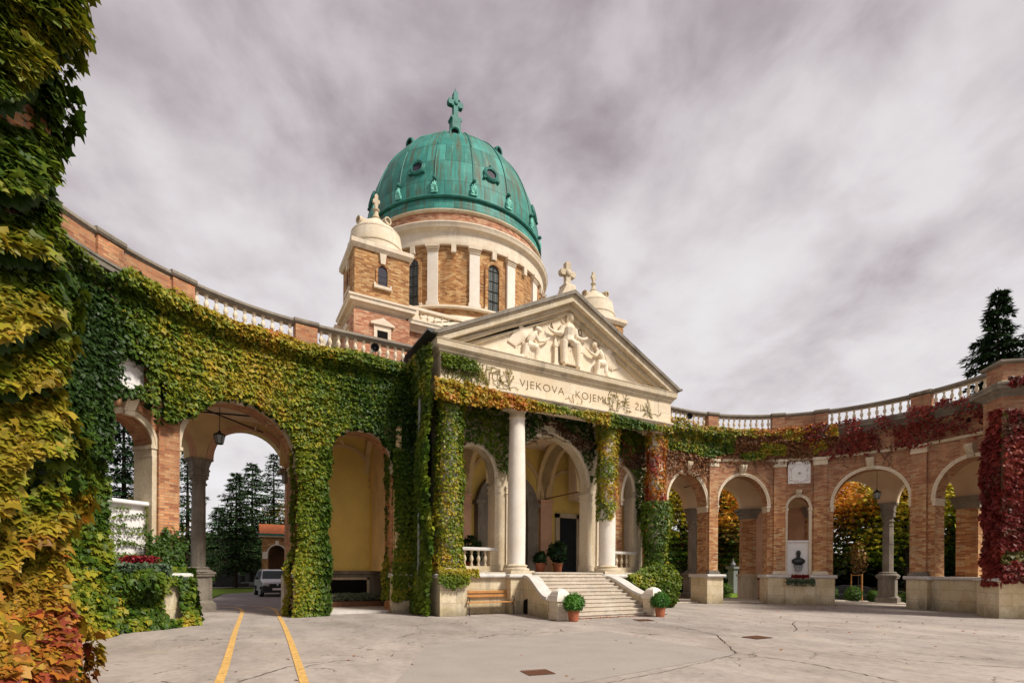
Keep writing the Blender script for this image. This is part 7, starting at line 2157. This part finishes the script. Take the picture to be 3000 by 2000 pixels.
def loudspeaker(label, p, aim):
    t = thing('loudspeaker', label, 'loudspeaker', tuple(p), 0, 'horn loudspeakers on the balustrades')
    Mx = Vector(aim).normalized().to_track_quat('Z', 'Y').to_matrix().to_4x4()
    b = MB(); b.lathe([(.045, -.16), (.055, -.10), (.05, -.02), (.085, .08), (.135, .14), (.15, .15), (.145, .16), (.125, .14), (.075, .07), (.035, -.02)], seg=20, M=Mx, cap=False); b.build('horn', M['black_metal'], t, smooth=50)
    b = MB(); b.lathe([(.045, -.24), (.06, -.23), (.06, -.14), (.03, -.13)], seg=14, M=Mx); b.build('driver', M['granite'], t, smooth=50)
    b = MB(); b.lathe([(.035, -.02), (.03, .05), (.012, .07)], seg=12, M=Mx); b.build('phase_plug', M['granite'], t, smooth=50)
    b = MB(); b.tube([Mx @ Vector((0, 0, -.15)), (0, .03, -.22)], .012, 5); b.build('bracket', M['black_metal'], t)
loudspeaker('round black horn loudspeaker fixed to the left balustrade', (-7.02, 2.22, 9.42), (-.35, -1, -.25))
loudspeaker('round black horn loudspeaker fixed to the right balustrade near the portico', (7.85, 1.48, 9.02), (-.55, -1, -.2))

def lantern(label, p, ztop):
    t = thing('hanging_lantern', label, 'lantern', tuple(p), 0, 'lanterns hanging in the arcades')
    b = MB(); b.tube([(0, 0, .42), (0, 0, ztop - p[2])], .012, 5); b.build('rod', M['black_metal'], t)
    b = MB(); b.lathe([(.20, .30), (.14, .36), (.05, .40), (.03, .46), (.01, .48)], seg=6, M=None); b.lathe([(.10, 0), (.12, .02), (.10, .03)], seg=6)
    for k in range(6):
        a = PI / 3 * k
        b.tube([(.11 * math.cos(a), .11 * math.sin(a), .02), (.17 * math.cos(a), .17 * math.sin(a), .31)], .010, 4)
    b.build('lantern_frame', M['black_metal'], t)
    b = MB(); b.lathe([(.10, .03), (.155, .295)], seg=6, cap=False); b.build('lantern_glass', M['glass_lamp'], t)
lantern('iron lantern hanging in the gateway over the road', (-11.84, 3.67, 5.72), 7.1)
lantern('iron lantern hanging in the big right-hand arch', tuple(WR.P(10.6 / 8.65 * 6.95 * 1.0 + .35, -1.7, 5.15)), 7.0)

def bust():
    p = WR.P(5.97, -.12, 1.74)
    t = thing('bronze_bust', 'dark bronze bust of a man on a wall bracket in the white niche', 'sculpture', tuple(p), -5.97 / WR.R)
    b = MB()
    b.lathe([(.10, .17), (.17, .19), (.25, .26), (.30, .36), (.285, .44), (.20, .50), (.095, .54), (.075, .60), (.085, .66)], (0, -.14, 0), 20, Matrix.Diagonal((1, .62, 1, 1)) , cap=True)
    b.ellipsoid((0, -.12, .75), (.092, .105, .135), nu=16, nv=12)
    b.ellipsoid((0, -.105, .80), (.10, .108, .10), nu=14, nv=10)
    b.ellipsoid((0, -.225, .735), (.018, .025, .032)); b.ellipsoid((0, -.20, .685), (.035, .025, .012)); b.ellipsoid((0, -.19, .65), (.045, .04, .03))
    for s in (-1, 1):
        b.ellipsoid((s * .095, -.105, .745), (.016, .028, .036)); b.ellipsoid((s * .035, -.212, .785), (.026, .014, .010))
        b.tube([(s * .05, -.20, .50), (s * .11, -.215, .42), (s * .13, -.20, .30)], .022, 6)
    remeshed(b, 'bust', M['bronze'], t, .012, 2)
    b = MB(); b.box(-.19, .19, -.30, 0, .10, .17); b.prism([(-.17, .10), (.17, .10), (.12, -.12), (-.12, -.12)], -.26, 0); b.build('wall_bracket', M['granite'], t, bevel=.008)
bust()

def plaque(W, S, z0, z1, w, label, year):
    th = S / W.R
    p = W.P(S, .0, z0)
    t = thing('coat_of_arms_plaque', label, 'plaque', tuple(p), -W.s * th, 'carved stone plaques over the niches')
    h = z1 - z0
    b = MB(); b.box(-w / 2, w / 2, -.06, .12, 0, h); b.build('slab', M['marble'], t, bevel=.008)
    k = h / 1.05
    b = MB()
    pts = []
    for i in range(44):
        a = 2 * PI * i / 44
        rx, rz = .33 * k, .36 * k
        sx = math.copysign(abs(math.cos(a)) ** .55, math.cos(a)); sz = math.copysign(abs(math.sin(a)) ** .55, math.sin(a))
        wob = 1 + .05 * math.sin(a * 8)
        pts.append((sx * rx * wob, h * .47 + sz * rz * wob))
    b.prism(pts, -.095, -.058)
    b.build('cartouche', M['marble'], t, bevel=.01)
    b = MB()
    for s in (-1, 1):
        for a, c in (((.18, .82), (.33, .70)), ((.33, .70), (.30, .55)), ((.36, .40), (.38, .22)), ((.38, .22), (.22, .14)), ((.22, .14), (.04, .06))):
            b.tube([(s * a[0] * k, -.10, h * a[1]), (s * (a[0] + c[0]) / 2 * k + s * .02, -.12, h * (a[1] + c[1]) / 2), (s * c[0] * k, -.10, h * c[1])], .028 * k, 6)
        b.ellipsoid((s * .36 * k, -.10, h * .72), (.05 * k, .04, .05 * k), nu=8, nv=6); b.ellipsoid((s * .37 * k, -.10, h * .18), (.05 * k, .04, .05 * k), nu=8, nv=6)
    b.box(-.13 * k, .13 * k, -.11, -.06, h * .88, h * .95)
    for x in (-.13, -.065, 0, .065, .13): b.box((x - .02) * k, (x + .02) * k, -.11, -.06, h * .95, h * .985)
    b.ellipsoid((0, -.10, h * .08), (.06 * k, .04, .05 * k), nu=8, nv=6)
    b.build('scrollwork', M['marble'], t, smooth=50)
    b = MB(); b.box(-.20 * k, .20 * k, -.105, -.09, h * .34, h * .60); b.build('shield_panel', M['marble'], t, bevel=.004)
    b = MB(); b.prism([(-.06 * k, h * .42), (.06 * k, h * .42), (.06 * k, h * .46), (.04 * k, h * .49), (0, h * .50), (-.04 * k, h * .49), (-.06 * k, h * .46)], -.108, -.104); b.build('city_gate_emblem', M['granite'], t)
    if year:
        text_obj(year[0], .17, (-w / 2 + .05, -.062, h * .86), (R(90), 0, 0), M['stone_dark'], t, 'year', .012)
        text_obj(year[1], .17, (w / 2 - .27, -.062, h * .86), (R(90), 0, 0), M['stone_dark'], t, 'year', .012)
plaque(WR, 5.97, 5.92, 7.0, .98, 'white coat of arms plaque dated 1928 above the bust niche', ('19', '28'))
plaque(WL, 5.75, 6.02, 6.98, .86, 'white coat of arms plaque half hidden in ivy on the left arcade', None)

# brown wooden cross leaning on the niche back wall, and the grey downpipe in the portico corner
p = WR.P(5.05, -2.6, .07)
t = thing('wooden_cross', 'plain brown wooden cross leaning behind the second right-hand arch', 'cross', tuple(p), -.7)
b = MB(); b.box(-.07, .07, -.04, .04, 0, 1.55); b.box(-.36, .36, -.035, .045, 1.05, 1.19); b.build('beam', M['brown_wood'], t)
t = thing('downpipe', 'thin grey rainwater pipe running down the ivy corner beside the portico', 'pipe', (-5.72, 1.15, 0))
b = MB(); b.tube([(0, 0, .1), (0, 0, 8.9)], .055, 8); b.build('pipe', M['grey_pipe'], t, smooth=60)
b = MB()
for z in (1.6, 3.4, 5.2, 7.0): b.tube([(0, 0, z), (0, 0, z + .06)], .068, 8)
b.build('pipe_clip', M['grey_pipe'], t)

# ------------------------------------------------------------------ car
def car():
    t = thing('parked_car', 'small silver hatchback facing the gateway on the road behind', 'car', (-9.25, 16.7, 0), R(4.4))
    # local: -y is forward
    L = 1.77
    def hw(z, y):
        base = .79 if z < .88 else .79 - (z - .88) * .34
        return base - .10 * max(0, (abs(y) - 1.25) / .52) ** 2
    prof = [(-1.74, .30), (-1.77, .50), (-1.74, .66), (-1.62, .80), (-1.30, .90), (-.98, .97), (-.42, 1.42), (-.10, 1.51), (.9, 1.50), (1.45, 1.40), (1.66, 1.02), (1.74, .84), (1.77, .5), (1.70, .30)]
    b = MB(); n = len(prof)
    vs = []
    for s in (-1, -.6, 0, .6, 1):
        for y, z in prof:
            vs.append((s * hw(z, y), y + (0 if abs(s) < .9 else (.05 if y < -1.2 else -.04 if y > 1.3 else 0)), z + (0 if abs(s) < .9 or z < 1.2 else -.03)))
    fs = [(j * n + i, j * n + (i + 1) % n, (j + 1) * n + (i + 1) % n, (j + 1) * n + i) for j in range(4) for i in range(n)]
    fs += [tuple(range(n)), tuple(4 * n + i for i in range(n - 1, -1, -1))]
    b.add(vs, fs); body = b.build('body', M['car_paint'], t, smooth=40, bevel=.02)
    def slab(pts, name, m, par=t, th=.012):
        b = MB(); P = [Vector(p) for p in pts]; nrm = (P[1] - P[0]).cross(P[2] - P[0]).normalized() * th
        k = len(P); b.add([p + nrm for p in P] + [p - nrm for p in P], [tuple(range(k)), tuple(range(2 * k - 1, k - 1, -1))] + [(i, i + k, (i + 1) % k + k, (i + 1) % k) for i in range(k)])
        return b.build(name, m, par)
    slab([(-.66, -.94, 1.0), (.66, -.94, 1.0), (.56, -.44, 1.42), (-.56, -.44, 1.42)], 'windscreen', M['glass_car'])
    for s in (-1, 1):
        slab([(s * .78, -.80, 1.0), (s * .775, -.02, 1.0), (s * .655, -.02, 1.40), (s * .67, -.38, 1.38)], 'front_side_window', M['glass_car'])
        slab([(s * .775, .06, 1.0), (s * .765, .84, 1.0), (s * .66, .80, 1.40), (s * .655, .06, 1.40)], 'rear_side_window', M['glass_car'])
        b = MB(); b.box(s * .60 - .13, s * .60 + .15, -1.80, -1.60, .63, .80); b.build('headlight', M['lamp_lens'], t, bevel=.03)
        b = MB(); b.ellipsoid((s * .90, -.72, 1.02), (.09, .05, .07), nu=10, nv=8); b.tube([(s * .76, -.70, .98), (s * .86, -.70, 1.0)], .02, 5); b.build('wing_mirror', M['car_black'], t, smooth=60)
        for y in (-1.12, 1.15):
            Mx = Matrix.Translation((s * .70, y, .28)) @ Matrix.Rotation(R(90), 4, 'Y')
            b = MB(); b.lathe([(.15, -.085), (.26, -.09), (.285, -.06), (.285, .06), (.26, .09), (.15, .085)], seg=24, M=Mx); w = b.build('wheel', M['rubber'], t, smooth=40)
            b = MB(); b.lathe([(.02, .09 * s), (.17, .088 * s), (.18, .06 * s)], seg=16, M=Mx, cap=False); b.build('hubcap', M['car_paint'], w, smooth=40)
    b = MB(); b.box(-.77, .77, -1.86, -1.60, .24, .60); b.box(-.42, .42, -1.80, -1.6, .60, .73); b.build('bumper', M['car_black'], t, bevel=.03)
    b = MB(); b.box(-.26, .26, -1.875, -1.862, .38, .49); b.build('number_plate', M['plate'], t)
    b = MB(); b.lathe([(.05, 0), (.05, .012)], seg=12, M=Matrix.Translation((0, -1.795, .68)) @ Matrix.Rotation(R(90), 4, 'X')); b.build('badge', M['plate'], t)
    b = MB(); b.box(-.72, .72, 1.74, 1.80, .30, .5); b.build('rear_bumper', M['car_black'], t, bevel=.02)
car()

# ------------------------------------------------------------------ small chapel with orange roof, graves, young tree
def chapel():
    t = thing('small_chapel', 'little brick building with arched porch, orange roof and green gutter behind the car', 'building', (-8.3, 28.5, 0))
    class Fp:
        s, R, cyl = 1, 1e9, None
        def P(w, S, n, z): return Vector((S, -n, z))
    F_ = Fp(); op = (-.38, .86, .9, 2.75, .62)
    b = MB(); arch_wall(b, F_, -.82, 7, 0, -.35, .9, 4.0, [op]); w = b.build('porch_wall', M['brick_church'], t)
    b = MB(); arch_band(b, F_, op, .1, 0, .05); b.box(.12, .36, -.08, 0, 3.38, 3.75); b.build('arch_stones', M['stone_white'], w)
    b = MB(); b.box(-.80, -.42, -.03, 0, 2.3, 2.85); b.build('corner_block', M['stone_white'], w)
    b = MB(); b.box(-.82, -.42, -.06, .4, 0, 1.28); b.box(-.95, -.32, -.14, .45, 1.28, 1.5); b.build('porch_pedestal', M['stone_white'], t)
    b = MB(); b.box(.86, 1.3, -.06, .4, 0, 1.28); b.box(.76, 1.4, -.14, .45, 1.28, 1.5); b.build('porch_pedestal', M['stone_white'], t)
    b = MB(); b.box(-.42, 7, 1.9, 2.1, 0, 4.0); b.build('back_wall', M['brown_wood'], t)
    b = MB(); b.box(-1.02, 7, -.30, 2.4, 4.0, 4.14); b.build('eaves', M['stone'], t)
    b = MB(); b.box(-1.10, 7, -.38, -.28, 4.12, 4.26); b.build('gutter', M['copper_trim'], t)
    b = MB(); b.prism([(-.34, 4.15), (2.4, 4.15), (1.2, 5.1)], -1.0, 7.0, 'x'); b.build('roof', M['roof_tile'], t)
    for i in range(7):
        b = MB(); b.box(-.1, 2.2, -1.6 + .24 * i, -.06, .13 * i, .13 * (i + 1)); b.build('step', M['step'], t)
    b = MB(); b.box(1.5, 7, .9, 9, 0, 6.0); b.prism([(1.3, 6.0), (7.2, 6.0), (4.2, 8.4)], .7, 9.2); b.build('main_block', M['brick_church'], t)
chapel()
def grave(label, x, y, w, h, m, cross=False, rz=0.0):
    t = thing('gravestone', label, 'grave', (x, y, 0), rz, 'gravestones beyond the arcades')
    b = MB(); b.prism([(-w / 2, .25), (w / 2, .25), (w / 2, h * .86), (w * .25, h), (-w * .25, h), (-w / 2, h * .86)], -.12, .12); b.build('headstone', m, t, bevel=.015)
    b = MB(); b.box(-w * .8, w * .8, -1.6, .3, 0, .28); b.build('grave_slab', m, t, bevel=.01)
    if cross:
        b = MB(); b.box(-.04, .04, -.04, .04, h, h + .45); b.box(-.14, .14, -.035, .035, h + .22, h + .30); b.build('cross', m, t)
grave('pale grey headstone left of the parked car', -9.5, 38.2, .9, 1.7, M['granite'])
grave('low black granite grave with white flowers beside the gate column', -11.4, 34.0, 1.9, 1.2, M['black_granite'], True)
grave('small dark grave between the firs beyond the lawn', -10.2, 38.6, .7, .9, M['black_granite'])
grave('grey headstone by the trunk left of the lawn', -13.2, 36, .8, 1.2, M['granite'])
t = thing('grave_pillar', 'white stone urn pillar seen through the second right-hand arch', 'monument', (20.6, 8.9, 0))
b = MB(); b.box(-.34, .34, -.34, .34, 0, .35); b.box(-.24, .24, -.24, .24, .35, 1.75); b.box(-.36, .36, -.36, .36, 1.75, 1.92); b.build('pillar', M['granite'], t, bevel=.02)
b = MB(); b.lathe([(.1, 1.92), (.2, 2.05), (.14, 2.2), (.05, 2.3), (.04, 2.5)], seg=12); b.build('urn', M['granite'], t, smooth=50)
grave('low dark tomb behind the box balls in the big right arch', 21.5, 1.2, 1.8, .8, M['black_granite'], rz=-1.0)
grave('pale kerbed grave at the left foot of the big right arch', 20.2, 3.0, 1.0, .9, M['granite'], rz=-1.0)
t = thing('young_tree', 'young brown-leaved tree tied to wooden stakes behind the big right arch', 'tree', (19.0, -.45, 0))
b = MB(); b.tube([(0, 0, 0), (0, 0, 2.6)], .03, 6); b.build('trunk', M['bark'], t)
ball(t, 'crown', (0, 0, 2.35), .42, 260, 501, (.10, .045, .012), (.26, .14, .02), .16, 2.2)
for k in range(3):
    a = 2 * PI * k / 3
    b = MB(); b.tube([(.34 * math.cos(a), .34 * math.sin(a), 0), (.32 * math.cos(a), .32 * math.sin(a), 1.5)], .035, 6); b.build('stake', M['wood'], t)
b = MB(); b.tube([(.33 * math.cos(2 * PI * k / 3), .33 * math.sin(2 * PI * k / 3), 1.42) for k in range(4)], .025, 5); b.build('stake_rail', M['wood'], t)
t = thing('utility_cabinet', 'grey street cabinet behind the arch right of the slim column', 'cabinet', (20.6, -3.1, 0), -1.15)
b = MB(); b.box(-.5, .5, -.2, .2, 0, 1.25); b.build('cabinet_body', M['granite'], t, bevel=.015); b = MB(); b.box(-.54, .54, -.24, .24, 1.25, 1.32); b.build('cabinet_lid', M['granite'], t)
# thin kerb along the left wall base
b = MB(); pts = [(-15.0, -1.4), (-14.25, -.49), (-13.5, .15), (-12.78, .51)]
b.tube([(p[0], p[1], .03) for p in curve(pts, 6)], .05, 6); k = b.build('kerb', M['step']); k['kind'] = 'structure'
